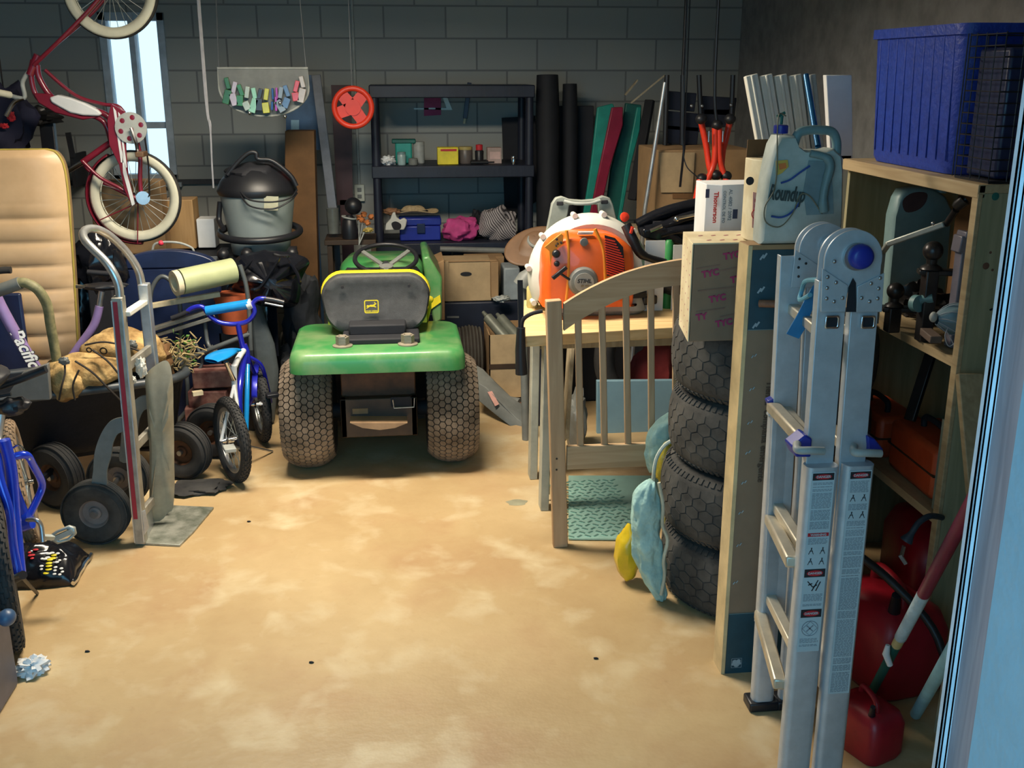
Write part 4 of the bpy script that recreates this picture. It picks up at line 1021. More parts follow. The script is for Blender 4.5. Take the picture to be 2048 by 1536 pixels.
for a, b in (((1998, 575), (2018, 588)), ((1980, 620), (2016, 606)), ((2005, 645), (2014, 660))): q.bar(A(*a, SY0 - .012), A(*b, SY0 - .005), .005, .004)
part('hanging_hooks', q, K['darksteel'], su)
# leaning lumber
solo('lumber_brace', MB().bar(A(1938, 748, 2.725), A(1962, 1010, 2.56), .075, .022, (0, 1, 0)).bar(A(1962, 1010, 2.56), A(2000, 1290, 2.45), .075, .022, (0, 1, 0)), K['pine'], 'pale lumber board leaning on the end of the wooden shelf', 'board', bevel=.003)
# things on top of the shelf
bb = thing('blue_bin', 'blue ribbed storage bin on top of the wooden shelf', 'bin', (1.85, 3.26, 1.50))
ring = lambda z, k: [(x, y, z) for x, y in rrect(1.875, 3.285, .235*k, .295*k, .05, 6)]
part('bin_body', MB().rloft([ring(1.502, .93), ring(1.52, .96), ring(1.92, 1.03)]), K['binblue'], bb, smooth=50)
part('rim', MB().rloft([ring(1.90, 1.07), ring(1.93, 1.07)]), K['binblue'], bb)
q = MB()
for k in range(9):
    y = 3.04 + k*.060
    q.bar((1.646, y, 1.54), (1.634, y, 1.90), .005, .004, (1, 0, 0))
part('ribs', q, K['binblue'], bb, bevel=.002)
ct = thing('wire_crate', 'black wire crate on the near end of the wooden shelf', 'crate', (1.80, 2.87, 1.50))
q = MB()
cx0, cx1, cy0, cy1, cz0, cz1 = 1.63, 2.05, 2.765, 2.945, 1.505, 1.90
for k in range(14):
    z = cz0 + k*.03; q.tube([(cx0, cy0, z), (cx1, cy0, z), (cx1, cy1, z), (cx0, cy1, z)], .002, 5, True)
for k in range(9):
    x = cx0 + k*.0525
    for y in (cy0, cy1): q.cyl((x, y, cz0), (x, y, cz1), .0018, n=5)
for k in range(5):
    y = cy0 + k*.0487
    for x in (cx0, cx1): q.cyl((x, y, cz0), (x, y, cz1), .0018, n=5)
part('wire_sides', q, K['darksteel'], ct)
part('crate_base', MB().box(cx0, cx1, cy0, cy1, 1.5005, 1.508), K['black'], ct)
cc = thing('dark_case', 'dark case with dotted vents inside the wire crate', 'case', (1.84, 2.86, 1.51))
part('case_body', MB().box(1.66, 2.03, 2.785, 2.945, 1.510, 1.86), K['navy'], cc, bevel=.01)
q = MB()
for xx in (1.72, 1.78):
    for k in range(9): q.obox((xx, 2.784, 1.55 + k*.026), (.011, .002, .006))
q.obox((1.80, 2.784, 1.83), (.10, .002, .012)); q.obox((1.80, 2.784, 1.80), (.10, .002, .008))
part('vent_marks', q, mat('faded_grey_print', (.10, .14, .16), .6), cc)
# middle shelf (z = 1.0) items
def J2(x, y, xx): return X(x, y, xx)
bj = thing('teal_jug', 'blue-grey jug with loop handle on the middle shelf', 'jug', (1.86, 3.45, 1.0))
jy = 3.42
pl = [(1778,470),(1780,430),(1790,395),(1800,378),(1830,372),(1860,376),(1885,392),(1898,420),(1900,470)]
P2 = [A(x, y, jy) for x, y in pl]; P2[0].z = 1.005; P2[-1].z = 1.005
cj = sum(P2, V())/len(P2)
part('jug_body', MB().rloft([[V((cj.x + (p.x-cj.x)*k, jy + dy, max(1.003, cj.z + (p.z-cj.z)*k))) for p in P2] for dy, k in ((-.03, .92), (-.02, 1.0), (.03, 1.0), (.045, .92))]), K['jugblue'], bj, smooth=50)
part('grip_hole', MB().prism(cr([A(x, y, jy - .032) for x, y in ((1806,402),(1825,386),(1853,386),(1852,404),(1836,420),(1812,424))], 4, True), (0, .002, 0)), mat('dark_reddish_opening', (.06, .03, .03), .8), bj)
part('jug_cap', MB().cyl(A(1880, 385, jy), A(1884, 366, jy), .02), K['jugblue'], bj)
hm = thing('hitch_arm', 'silver bent steel hitch arm on the middle shelf', 'hitch arm', (1.72, 3.1, 1.0))
q = MB().bar(A(1776, 488, 3.12), A(1890, 448, 3.0), .026, .018).bar(A(1764, 506, 3.18), A(1778, 486, 3.12), .018, .014)
part('arm_bar', q, K['galv'], hm, bevel=.004)
part('socket_end', MB().cyl(A(1893, 448, 3.0), A(1912, 420, 2.95), .010).lathe([(.012, -.02), (.017, -.01), (.019, .015), (.014, .015), (.012, 0)], A(1921, 406, 2.93), (.5, -.5, .75), 20), K['darksteel'], hm)
part('pin', MB().ball(A(1866, 447, 3.0), .006, 8, 6), K['steel'], hm)
part('arm_leg', MB().bar(A(1764, 506, 3.18), (A(1764, 506, 3.18).x + .02, 3.22, 1.002), .018, .014), K['galv'], hm)
def ballmount(n, x, y, Y, r, lab, base=1.002):
    t = thing('ball_mount', lab, 'hitch ball', (A(x, y, Y).x, Y, base), 'trailer hitch balls')
    p = A(x, y, Y)
    part('hitch_ball', MB().ball(p, r, 20, 14), K['darksteel'], t)
    part('shank', MB().lathe([(r*.55, -r*.8), (r*.5, -r*1.3), (r*1.0, -r*1.6), (r*1.1, -r*1.8), (r*.5, -r*1.9)], p, n=20), K['darksteel'], t)
    zz_ = p.z - r*1.9
    part('drawbar', MB().bar((p.x - .03, Y + .02, zz_ - .008), (p.x + .14, Y - .03, zz_ - .008), .05, .016).box(p.x - .02, p.x + .02, Y - .02, Y + .02, base, zz_), K['darksteel'], t, bevel=.004)
ballmount(0, 1866, 502, 2.98, .030, 'dark trailer hitch ball, higher one beside the silver arm')
ballmount(1, 1791, 582, 3.10, .027, 'dark trailer hitch ball, lower one close to the ladder')
solo('cable_disc', MB().lathe([(.001, -.01), (.026, -.01), (.026, .01), (.001, .01)], A(1834, 607, 2.98), (.3, -1, .1), 24).cyl(A(1840, 600, 2.98), A(1866, 596, 2.96), .014), mat('blue_grey_enamel', (.10, .22, .24), .5), 'small blue-grey disc with stub on the middle shelf', 'disc')
gl = thing('netted_float', 'blue-grey ribbed globe wrapped in netting on the middle shelf', 'float', (1.63, 2.86, 1.0))
gc = A(1908, 638, 2.86)
part('globe', MB().grid(lambda u, v: (gc.x - .055 + .12*v, gc.y + .045*math.sin(PI*min(max(v*.8+.1,.02),1))*math.cos(2*PI*u)*(1+.06*math.cos(16*PI*u)), gc.z + .045*math.sin(PI*min(max(v*.8+.1,.02),1))*math.sin(2*PI*u)*(1+.06*math.cos(16*PI*u))), 48, 12, True), mat('slate_blue_plastic', (.12, .20, .24), .4), gl)
q = MB()
for k in range(9):
    a = 2*PI*k/9
    q.tube([V((gc.x - .055 + .12*v, gc.y + .048*math.sin(PI*(v*.8+.1))*math.cos(a+v), gc.z + .048*math.sin(PI*(v*.8+.1))*math.sin(a+v))) for v in [i/8 for i in range(9)]], .0012, 5)
q.tube(cr([A(1896, 655, 2.83), A(1890, 672, 2.83), A(1897, 692, 2.83), A(1912, 684, 2.83), A(1925, 668, 2.82)], 4), .0015, 5)
q.tube(cr([A(1892, 660, 2.83), A(1903, 680, 2.83), A(1910, 696, 2.83)], 4), .0012, 5)
part('netting', q, mat('pale_netting', (.34, .36, .40), .7), gl)
part('end_cap', MB().ball(A(1867, 634, 2.86), (.012, .012, .016), 14, 8), K['lightgrey'], gl)
solo('wood_block', MB().obox(A(1862, 668, 2.90) + V((0, 0, -.005)), (.035, .11, .022), rz=-.2), mat('dark_wood_block', (.10, .07, .055), .7), 'dark wooden block at the edge of the middle shelf', 'block', bevel=.003)
solo('motor_box', MB().obox(A(1928, 488, 2.90), (.05, .05, .05), ry=.1).obox(A(1938, 470, 2.90), (.05, .055, .02), ry=.15).box(A(1928, 488, 2.90).x - .015, A(1928, 488, 2.90).x + .02, 2.88, 2.92, 1.002, A(1928, 488, 2.90).z), mat('mauve_grey_plastic', (.14, .13, .16), .4), 'grey lidded box on the middle shelf by the end post', 'box', bevel=.004)
# dark junk behind
for i, (x, y, Y, r) in enumerate(((1835, 560, 3.2, (.08, .05, .05)), (1800, 545, 3.3, (.07, .05, .06)), (1890, 560, 3.05, (.06, .04, .035)))):
    p = A(x, y, Y)
    solo('metal_part', MB().lump((p.x + .08, Y, 1.002 + r[2]*.9), r, .3, 2.5, seed=i, flat=1.001), K['darksteel'], ['dark greasy metal part behind the disc on the middle shelf', 'dark greasy metal part behind the lower hitch ball', 'dark greasy metal part under the higher hitch ball'][i], 'metal part', 'greasy metal parts on the middle shelf')
# lower shelf (z = .507) items: orange cases
def case(p, lab, sz, rz):
    t = thing('orange_case', lab, 'tool case', p, 'orange tool cases')
    c = V(p) + V((0, 0, sz[2]/2))
    bo = part('case_body', MB().obox(c, sz, rz=rz), mat('orange_red_case', (.50, .07, .02), .45, var=.15), t, bevel=.02)
    part('case_seam', MB().obox(c + V((0, 0, .0)), (sz[0]*1.02, sz[1]*1.01, .006), rz=rz), K['darkbrown'], bo)
    h = c + V((-.02, 0, sz[2]/2)); d = V((-math.sin(rz), math.cos(rz), 0))
    part('case_handle', MB().tube(cr([h - d*.07, h - d*.06 + V((0, 0, .035)), h + d*.06 + V((0, 0, .035)), h + d*.07], 4), .010), K['blackmatte'], t)
    return t
case((1.71, 3.385, .509), 'orange-red tool case at the far end of the lower shelf', (.16, .28, .15), .0)
case((1.73, 3.03, .509), 'orange-red tool case at the near end of the lower shelf', (.18, .33, .17), -.03)
solo('level_bar', MB().bar((1.66, 3.10, .70), (1.75, 3.16, .96), .035, .02), K['darksteel'], 'dark bar leaning above the orange cases', 'bar', bevel=.003)
solo('folder_box', MB().box(1.84, 2.1, 2.82, 3.10, .509, .90), mat('dark_teal_case', (.02, .05, .055), .5), 'dark box behind the near orange case on the lower shelf', 'box', bevel=.006)
solo('narrow_sheet', MB().box(1.615, 1.635, 2.79, 2.825, .51, .80), mat('green_grey_panel', (.20, .23, .18), .6), 'narrow grey-green panel standing at the near end of the lower shelf', 'panel', bevel=.002)
# floor: red fuel cans
def gascan(x, y, s, lab, rz=0):
    t = thing('fuel_can', lab, 'fuel can', (x, y, 0), 'red fuel cans under the wooden shelf')
    cz = .001
    rg = lambda z, k: [V((x, y, 0)) + Matrix.Rotation(rz, 3, 'Z') @ V((a, b, z)) for a, b in rrect(0, 0, .115*s*k, .16*s*k, .05*s, 5)]
    bo = part('can_body', MB().rloft([rg(cz, .9), rg(cz + .02, 1), rg(.20*s, 1), rg(.25*s, .86), rg(.27*s, .5)]), K['gas'], t, smooth=55)
    part('can_handle', MB().tube(cr([V((x, y - .09*s, .24*s)), V((x, y - .07*s, .31*s)), V((x, y + .07*s, .31*s)), V((x, y + .09*s, .24*s))], 5), .014*s), K['gas'], bo)
    part('can_spout', MB().cyl((x - .03*s, y - .10*s, .25*s), (x - .05*s, y - .14*s, .33*s), .018*s, .012*s), K['black'], bo)
    return t
gascan(1.462, 2.74, 1.05, 'red fuel can nearest the ladder under the shelf', .2)
gascan(1.82, 3.10, 1.3, 'red fuel can against the back, under the shelf', -.2)
GC2 = gascan(1.25, 2.38, .55, 'small red fuel can in front, beside the red pole', .4)
solo('black_hose', MB().tube(cr([(1.26, 2.74, .50), (1.30, 2.66, .46), (1.40, 2.60, .38), (1.50, 2.50, .25), (1.53, 2.40, .015)], 6), .012, 10), K['black'], 'black hose draped over the red fuel cans', 'hose')
pg = thing('power_cord', 'dark cord with three-prong plug hanging from the lower shelf', 'cord', (1.6, 2.76, .4))
part('cable', MB().tube(cr([A(1884, 1035, 2.74), A(1860, 1032, 2.70), A(1838, 1045, 2.68), A(1822, 1068, 2.67), A(1812, 1082, 2.67)], 5), [.009]*15 + [.010, .012, .015, .017, .019, .019], 12), mat('slate_cord', (.035, .05, .07), .5), pg)
part('prongs', MB().bar(A(1808, 1092, 2.67), A(1803, 1112, 2.67), .006, .012).bar(A(1800, 1110, 2.67), A(1812, 1128, 2.66), .008, .010), K['steel'], pg)
part('white_cap', MB().tube([A(1776, 1290, 2.36), A(1772, 1308, 2.36), A(1780, 1330, 2.36)], [.006, .010, .008], 10), K['paper'], GC2, 'small white cap')
# poles leaning by the jamb
rp = thing('painted_pole', 'dark red pole with white label and green end leaning by the door jamb', 'pole', Z(1738, 1400))
p0 = Z(1738, 1400) + V((0, 0, .012)); p1 = A(2000, 900, 1.75)
dd = p1 - p0
def at_px(y): 
    lo_, hi_ = 0, 1
    for _ in range(30):
        m_ = (lo_ + hi_)/2; p = p0 + dd*m_
        # project
        x_, y_ = proj(p)
        if y_ > y: lo_ = m_
        else: hi_ = m_
    return p0 + dd*m_
def proj(p):
    q_ = V(p) - V((0, 0, CAMH))
    xc = q_.x*math.cos(YAW) - q_.y*math.sin(YAW); f = q_.x*math.sin(YAW) + q_.y*math.cos(YAW)
    zc = f*math.cos(PITCH) - q_.z*math.sin(PITCH)
    yc = -(q_.z)*math.cos(PITCH) - f*math.sin(PITCH)
    return 1024 + FPX*xc/zc, 768 + FPX*yc/zc
pa, pb_, pc_ = at_px(1275), at_px(1188), at_px(1282)
part('green_end', MB().cyl(p0, pa, .0125), K['tealdark'], rp, 'dark green lower end')
part('yellow_band', MB().cyl(at_px(1290), at_px(1274), .0135), mat('pale_yellow', (.60, .52, .25), .5), rp)
part('white_label', MB().cyl(pa, pb_, .0155), mat('pale_blue_label', (.48, .62, .68), .5, bump=.2), rp, 'pale paper label')
part('pole_shaft', MB().cyl(pb_, p1, .0155), mat('dark_red_paint', (.22, .015, .045), .4), rp)
solo('wooden_stake', MB().bar(Z(1880, 1480) + V((0, 0, .02)), A(1952, 1042, 2.25), .030, .030, (0, 1, 0)), K['oldwood'], 'square wooden stake leaning beside the door jamb', 'stake', bevel=.003)
solo('pale_pipe', MB().cyl(Z(1830, 1440) + V((0, 0, .02)), A(1990, 1150, 1.6), .016), mat('pale_blue_pvc', (.32, .60, .68), .4), 'pale blue plastic pipe leaning lowest beside the jamb', 'pipe')

# ================================================================ back right
rk = thing('storage_rack', 'black plastic four-shelf storage rack against the back wall', 'rack', (.38, 6.85, 0))
RX0, RX1, RY0, RY1 = -.125, .885, 6.62, 7.08
for z in (.30, .755, 1.235, 1.715):
    zt_ = z
    sh = part('shelf', MB().box(RX0, RX1, RY0, RY1, zt_ - .075, zt_), K['navyrack'], rk, bevel=.006)
    q = MB()
    for k in range(24): q.box(RX0 + .06 + k*.038, RX0 + .072 + k*.038, RY0 - .003, RY0, zt_ - .068, zt_ - .008)
    part('shelf_ribs', q, K['navyrack'], sh)
for x in (RX0 + .03, RX1 - .03):
    for y in (RY0 + .03, RY1 - .03):
        q = MB()
        for za, zb in ((0, .225), (.30, .68), (.755, 1.16), (1.235, 1.64)):
            q.cyl((x, y, za), (x, y, zb), .028, .024, 16)
        part('leg', q, K['navyrack'], rk)
G = 'things on the upper rack shelf'
ZS = 1.2365
def onsh(x, z=ZS, y=6.75): # x pixel at shelf height -> world x
    return A(x, 312, y).x
def jar(name, px, Y, r, h, m, lab, cat, z=ZS, lid=None, grp=None, n=20):
    x = A(px, 312 if z > 1 else 462, Y).x
    t = thing(name, lab, cat, (x, Y, z), grp)
    part('body', MB().lathe([(r*.92, 0), (r, .005), (r, h*.82), (r*.9, h*.88), (r*.9, h)], (x, Y, z), n=n), m, t)
    if lid: part('lid', MB().lathe([(r*.98, h*.86), (r*.98, h + .004), (.001, h + .005)], (x, Y, z), n=n), lid, t)
    return t
solo('cloth_bundle', MB().lump((A(776, 312, 6.72).x, 6.72, ZS + .022), (.045, .05, .03), .25, 3, flat=ZS), K['paper'], 'small white crumpled bundle at the left end of the upper rack shelf', 'bundle')
jar('bottle', 803, 6.69, .026, .075, mat('pale_aqua_glass', (.30, .42, .42), .3), 'pale aqua bottle in front of the green spool', 'bottle', lid=K['jugblue'])
t = thing('green_spool', 'teal green container behind the pale aqua bottle', 'container', (A(808, 300, 6.80).x, 6.80, ZS))
x_ = A(808, 300, 6.80).x
part('body', MB().box(x_ - .055, x_ + .05, 6.77, 6.85, ZS, ZS + .135), K['teals'], t, bevel=.01)
part('lid', MB().box(x_ - .075, x_ + .075, 6.765, 6.855, ZS + .125, ZS + .150), K['tealdark'], t, bevel=.006)
jar('jar', 838, 6.80, .036, .13, mat('milky_plastic', (.34, .36, .35), .5), 'milky white jar between the green container and the yellow box', 'jar', lid=K['lightgrey'])
jar('tin', 826, 6.69, .03, .04, K['greyplastic'], 'low grey tin in front of the milky jar', 'tin')
x_ = A(895, 300, 6.72).x
t = thing('yellow_box', 'yellow box with a red stripe on the upper rack shelf', 'box', (x_, 6.72, ZS))
bb_ = part('body', MB().box(x_ - .065, x_ + .065, 6.68, 6.76, ZS, ZS + .105), K['yellow'], t, bevel=.003)
part('red_stripe', MB().box(x_ - .045, x_ + .055, 6.6785, 6.68, ZS + .082, ZS + .095), K['redink'], bb_)
jar('coffee_can', 931, 6.76, .045, .10, mat('brown_grey_can', (.12, .10, .09), .4), 'brown-grey can with yellow lid beside the yellow box', 'can', lid=mat('mustard_lid', (.45, .36, .12), .5))
x_ = A(959, 300, 6.74).x
t = thing('red_spray_can', 'dark canister with red cap on the upper rack shelf', 'canister', (x_, 6.76, ZS))
part('body', MB().lathe([(.026, 0), (.028, .075), (.02, .085)], (x_, 6.76, ZS), n=18), K['black'], t)
part('cap', MB().lathe([(.022, .08), (.022, .115), (.001, .118)], (x_, 6.76, ZS), n=18), K['redink'], t, 'red cap')
x_ = A(988, 300, 6.74).x
t = thing('parts_carton', 'pale pink and white carton near the right end of the upper shelf', 'box', (x_, 6.74, ZS))
part('body', MB().box(x_ - .045, x_ + .045, 6.70, 6.78, ZS + .001, ZS + .10), mat('faded_carton', (.40, .30, .27), .7), t, bevel=.003)
part('label', MB().box(x_ - .03, x_ + .035, 6.6985, 6.70, ZS + .03, ZS + .075), mat('pinkish_label', (.62, .42, .38), .6), t)
x_ = A(960, 312, 6.66).x
solo('tool_handle', MB().cyl((x_ - .06, 6.65, ZS + .014), (x_ + .05, 6.66, ZS + .014), .012).cyl((x_ + .05, 6.66, ZS + .014), (x_ + .09, 6.665, ZS + .014), .005), K['black'], 'black tool handle lying in front of the red-capped canister', 'tool')
jar('glass', 1027, 6.66, .014, .05, K['chrome'], 'small shiny cup at the right end of the upper rack shelf', 'cup')
# things on the second shelf
ZT = .7565
def sx(px, Y=6.72): return A(px, 460, Y).x
x_ = sx(840, 6.78)
t = thing('blue_tool_box', 'royal blue plastic tool box on the lower visible rack shelf', 'tool box', (x_, 6.78, ZT))
q = part('body', MB().box(x_ - .13, x_ + .13, 6.72, 6.86, ZT, ZT + .095), K['blueplastic'], t, bevel=.008)
part('lid', MB().box(x_ - .135, x_ + .135, 6.715, 6.865, ZT + .096, ZT + .145), K['blueplastic'], t, bevel=.008)
part('latch', MB().box(x_ - .02, x_ + .03, 6.705, 6.715, ZT + .05, ZT + .11), K['navy'], t, bevel=.002)
hx_, hy_ = sx(828, 6.79), 6.79
t = thing('straw_hat', 'tan straw hat lying on the blue tool box', 'hat', (hx_, hy_, ZT + .146))
ht = MB().grid(lambda u, v: (hx_ + .16*v*math.cos(2*PI*u), hy_ + .065*v*math.sin(2*PI*u), ZT + .150 + .010*math.sin(3*PI*2*u)*v + .05*(1 - min(1, (v/.55)**4)) + .02*v*v + .012), 40, 14, True)
part('brim', ht, K['straw'], t, solid=.005)
part('hat_band', MB().tube([V((hx_ + .088*math.cos(a*PI/16), hy_ + .037*math.sin(a*PI/16), ZT + .182)) for a in range(32)], .005, 6, True), K['blackmatte'], t)
solo('leather_glove', MB().lump((hx_ - .14, 6.74, ZT + .185), (.05, .035, .022), .2, 2.5), mat('brown_leather', (.28, .14, .07), .7), 'brown leather glove on the brim of the straw hat', 'glove')
x_ = sx(793, 6.67)
t = thing('mask', 'white animal-shaped mask with black opening left of the blue tool box', 'mask', (x_, 6.68, ZT))
mp = [(770,461),(772,448),(781,438),(785,426),(790,424),(793,434),(800,440),(808,436),(814,440),(812,452),(808,460)]
part('face', MB().prism([A(x, y, 6.66) for x, y in mp], (0, .03, 0)), K['offwhite'], t, bevel=.006)
part('opening', MB().prism(cr([A(x, y, 6.656) for x, y in ((783,447),(792,443),(802,449),(800,458),(788,459))], 4, True), (0, .003, 0)), K['blackmatte'], t)
x_ = sx(921, 6.72)
solo('pink_bag', MB().lump((x_, 6.73, ZT + .068), (.115, .08, .078), .22, 2.2, 32, 20, 4, flat=ZT), K['pink'], 'crumpled bright pink bag on the rack shelf', 'bag')
x_ = sx(955, 6.80)
solo('black_bag', MB().lump((x_, 6.86, ZT + .08), (.05, .05, .085), .2, 2.2, seed=6, flat=ZT), K['blackmatte'], 'black bag between the pink bag and the striped bag', 'bag')
x_ = sx(994, 6.72)
solo('striped_bag', MB().lump((x_, 6.74, ZT + .092), (.118, .08, .108), .20, 1.8, 32, 20, 9, flat=ZT), K['zebra'], 'zebra striped fabric bag at the right of the rack shelf', 'bag')
# pegboard tools on the wall behind the rack
t = thing('red_bracket', 'red card hanging on the wall above the yellow box', 'card', A(866, 210, 7.18))
part('card', MB().prism([A(x, y, 7.185) for x, y in ((848,170),(882,170),(882,230),(848,232))], (0, .006, 0)), K['magenta'], t)
part('clip', MB().obox(A(864, 217, 7.178), (.045, .006, .010)), K['white'], t)
solo('framing_square', MB().prism([A(x, y, 7.185) for x, y in ((876,170),(884,170),(905,220),(828,219),(828,216),(893,216))], (0, .003, 0)), K['galv'], 'grey metal square hanging behind the red card', 'square')
t = thing('paint_brush', 'dark blue brush with pale tip hanging behind the rack', 'brush', A(932, 215, 7.17))
part('handle', MB().bar(A(939, 165, 7.17), A(930, 237, 7.17), .028, .012), K['navy'], t, bevel=.002)
part('bristles', MB().bar(A(930, 237, 7.17), A(928, 247, 7.17), .034, .014), K['cream'], t)
solo('dark_board', MB().prism([A(x, y, 7.12) for x, y in ((1004,236),(1070,232),(1078,400),(1010,440))], (0, .02, 0)), K['blackmatte'], 'dark framed board leaning on the wall at the right of the rack', 'board')
# dark mats / long bags beside the rack
for i, (pp, Y, lab) in enumerate(((((1066,150),(1128,150),(1130,420),(1110,470),(1066,470)), 6.72, 'tall black roll standing right of the rack, nearest the rack'), (((1132,170),(1160,168),(1168,470),(1118,470)), 6.80, 'tall narrow black roll standing left of the teal sleds'))):
    P_ = [A(x, y, Y) for x, y in pp]; cx = sum(p.x for p in P_)/len(P_); zt_ = max(p.z for p in P_)
    r_ = .075 if i == 0 else .05
    solo('black_roll', MB().tube(cr([(cx, Y, .002), (cx - .01, Y, zt_*.5), (cx - .015, Y + .05, zt_)], 6), [r_*1.1, r_*1.1, r_, r_, r_, r_*.95, r_, r_, r_*.95, r_, r_, r_*.95, r_*.9], 14), K['blackmatte'], lab, 'roll')
solo('black_sheet', MB().box(A(1100, 300, 6.95).x, A(1185, 300, 6.95).x, 6.93, 6.98, 0, A(1100, 212, 6.95).z), mat('black_frame_panel', (.018, .018, .024), .7), 'black panel leaning behind the tall rolls', 'panel', bevel=.004)
# teal and red plastic gutters / sleds
def strip(name, P, Y, m, lab, cat, d=.03, dy=0.0):
    P_ = [A(x, y, Y) for x, y in P]
    for p, (x, y) in zip(P_, P):
        if y >= 560: p.z = .001
    return solo(name, MB().prism(P_, (0, d, 0)), m, lab, cat, bevel=.006)
strip('teal_sled', [(1195,215),(1226,207),(1236,230),(1216,300),(1198,400),(1176,560),(1150,560),(1165,440),(1182,330)], 6.55, K['teals'], 'bright teal plastic strip leaning in the back corner left of the red strip', 'plastic strip')
strip('red_sled', [(1224,215),(1246,214),(1246,250),(1222,330),(1206,400),(1180,560),(1158,560),(1178,440),(1196,350)], 6.50, mat('crimson_plastic', (.30, .015, .05), .4), 'crimson plastic strip leaning between two teal strips', 'plastic strip')
strip('dark_teal_sled', [(1252,206),(1283,210),(1283,250),(1262,330),(1246,420),(1225,600),(1180,600),(1210,440),(1222,340),(1246,250)], 6.60, K['tealdark'], 'dark teal plastic strip leaning right of the crimson strip', 'plastic strip', .04)
strip('teal_edge', [(1274,214),(1283,214),(1280,260),(1262,330),(1246,420),(1226,600),(1214,600),(1236,440),(1252,330)], 6.57, K['teals'], 'narrow teal edging strip leaning against the dark teal strip', 'plastic strip', .02)
solo('silver_pole', MB().cyl(A(1330, 165, 5.46), A(1290, 418, 5.45), .0115).cyl(A(1290, 418, 5.45), (A(1262, 600, 5.44).x, 5.44, .001), .0115), K['alu'], 'thin silver pole leaning to the right of the teal strips', 'pole')
solo('black_folding_chair', MB().bar(A(1300, 200, 6.5), A(1265, 400, 6.4), .06, .03).bar(A(1350, 250, 6.5), A(1280, 420, 6.3), .05, .03).box(1.50, 1.62, 6.3, 6.5, 0, .9), K['blackmatte'], 'dark folded chair behind the silver pole', 'chair', bevel=.005)
# big cardboard box behind
cbx = thing('storage_carton', 'large brown cardboard carton with open slot behind the red tubes', 'box', (1.62, 5.7, 0))
cx0_, cx1_ = A(1312, 400, 5.5).x, A(1500, 400, 5.5).x
cz0_, cz1_ = .95, A(1400, 300, 5.5).z
part('carton_body', MB().box(cx0_, cx1_, 5.5, 5.95, cz0_, cz1_), K['card'], cbx, bevel=.004)
part('carton_slot', MB().prism([A(x, y, 5.498) for x, y in ((1345,385),(1395,387),(1395,398),(1345,397))], (0, -.002, 0)), K['carddark'], cbx)
part('carton_flap', MB().prism([A(x, y, 5.49) for x, y in ((1318,305),(1390,305),(1385,385),(1322,385))], (0, .005, 0)), K['cardlight'], cbx)
for (dx) in (0.0,):
    solo('lower_shelf_stand', MB().box(cx0_ - .05, cx1_ + .1, 5.49, 6.0, .90, .948).box(cx0_, cx0_ + .05, 5.5, 5.55, 0, .9).box(cx1_, cx1_ + .05, 5.5, 5.55, 0, .9).box(cx0_, cx0_ + .05, 5.9, 5.95, 0, .9).box(cx1_, cx1_ + .05, 5.9, 5.95, 0, .9), K['oldwood'], 'rough wooden stand that holds the large brown carton', 'stand', bevel=.003)
solo('thin_cable', MB().tube(cr([(A(1368, 150, 5.4).x, 5.4, ZC - .001), A(1368, 195, 5.4), A(1366, 290, 5.4), A(1372, 330, 5.38), A(1390, 350, 5.36), A(1402, 360, 5.36)], 5), .003, 6), K['black'], 'thin black cable hanging in front of the brown carton', 'cable')
solo('black_strap', MB().bar((A(1369, 200, 5.42).x, 5.42, ZC - .001), A(1369, 290, 5.42), .006, .003).bar(A(1369, 290, 5.42), A(1360, 374, 5.42), .012, .004), K['black'], 'short black strap hanging in front of the brown carton', 'strap')
# red tube frame (bike carrier)
RY = 5.2
rc = thing('bike_carrier', 'red tubular folding carrier hanging upside down with black clamps', 'bike carrier', A(1425, 300, RY))
def rtube(pts, n_='red_tube'):
    return part(n_, MB().tube(cr([A(x, y, RY + dy) for x, y, dy in pts], 5), .0155, 12), K['redorange'], rc, smooth=80)
rtube([(1430,256,0),(1430,310,0),(1424,340,0),(1408,372,-.02),(1392,398,-.03)])
rtube([(1438,256,0),(1439,310,0),(1445,340,0),(1456,372,-.02),(1462,400,-.03)])
rtube([(1402,243,.05),(1412,290,.05),(1418,330,.04),(1424,350,.03)])
rtube([(1460,243,.05),(1450,285,.05),(1446,300,.04),(1443,330,.03)])
rtube([(1400,360,-.04),(1396,378,-.05),(1392,398,-.05)])
for (x, y) in ((1402, 238), (1460, 238), (1434, 250), (1404, 357), (1452, 352), (1432, 350)):
    part('clamp', MB().ball(A(x, y, RY), (.030, .03, .026), 12, 8), K['black'], rc)
for (x, y) in ((1418, 262), (1446, 262)):
    part('carrier_pin', MB().cyl(A(x, y, RY - .03), A(x - 1, y + 22, RY - .03), .004), K['chrome'], rc)
part('carrier_strap', MB().tube(cr([A(1434, 250, RY), A(1430, 150, RY), (A(1430, 150, RY).x, RY, ZC - .002)], 4), .008, 8), K['black'], rc)
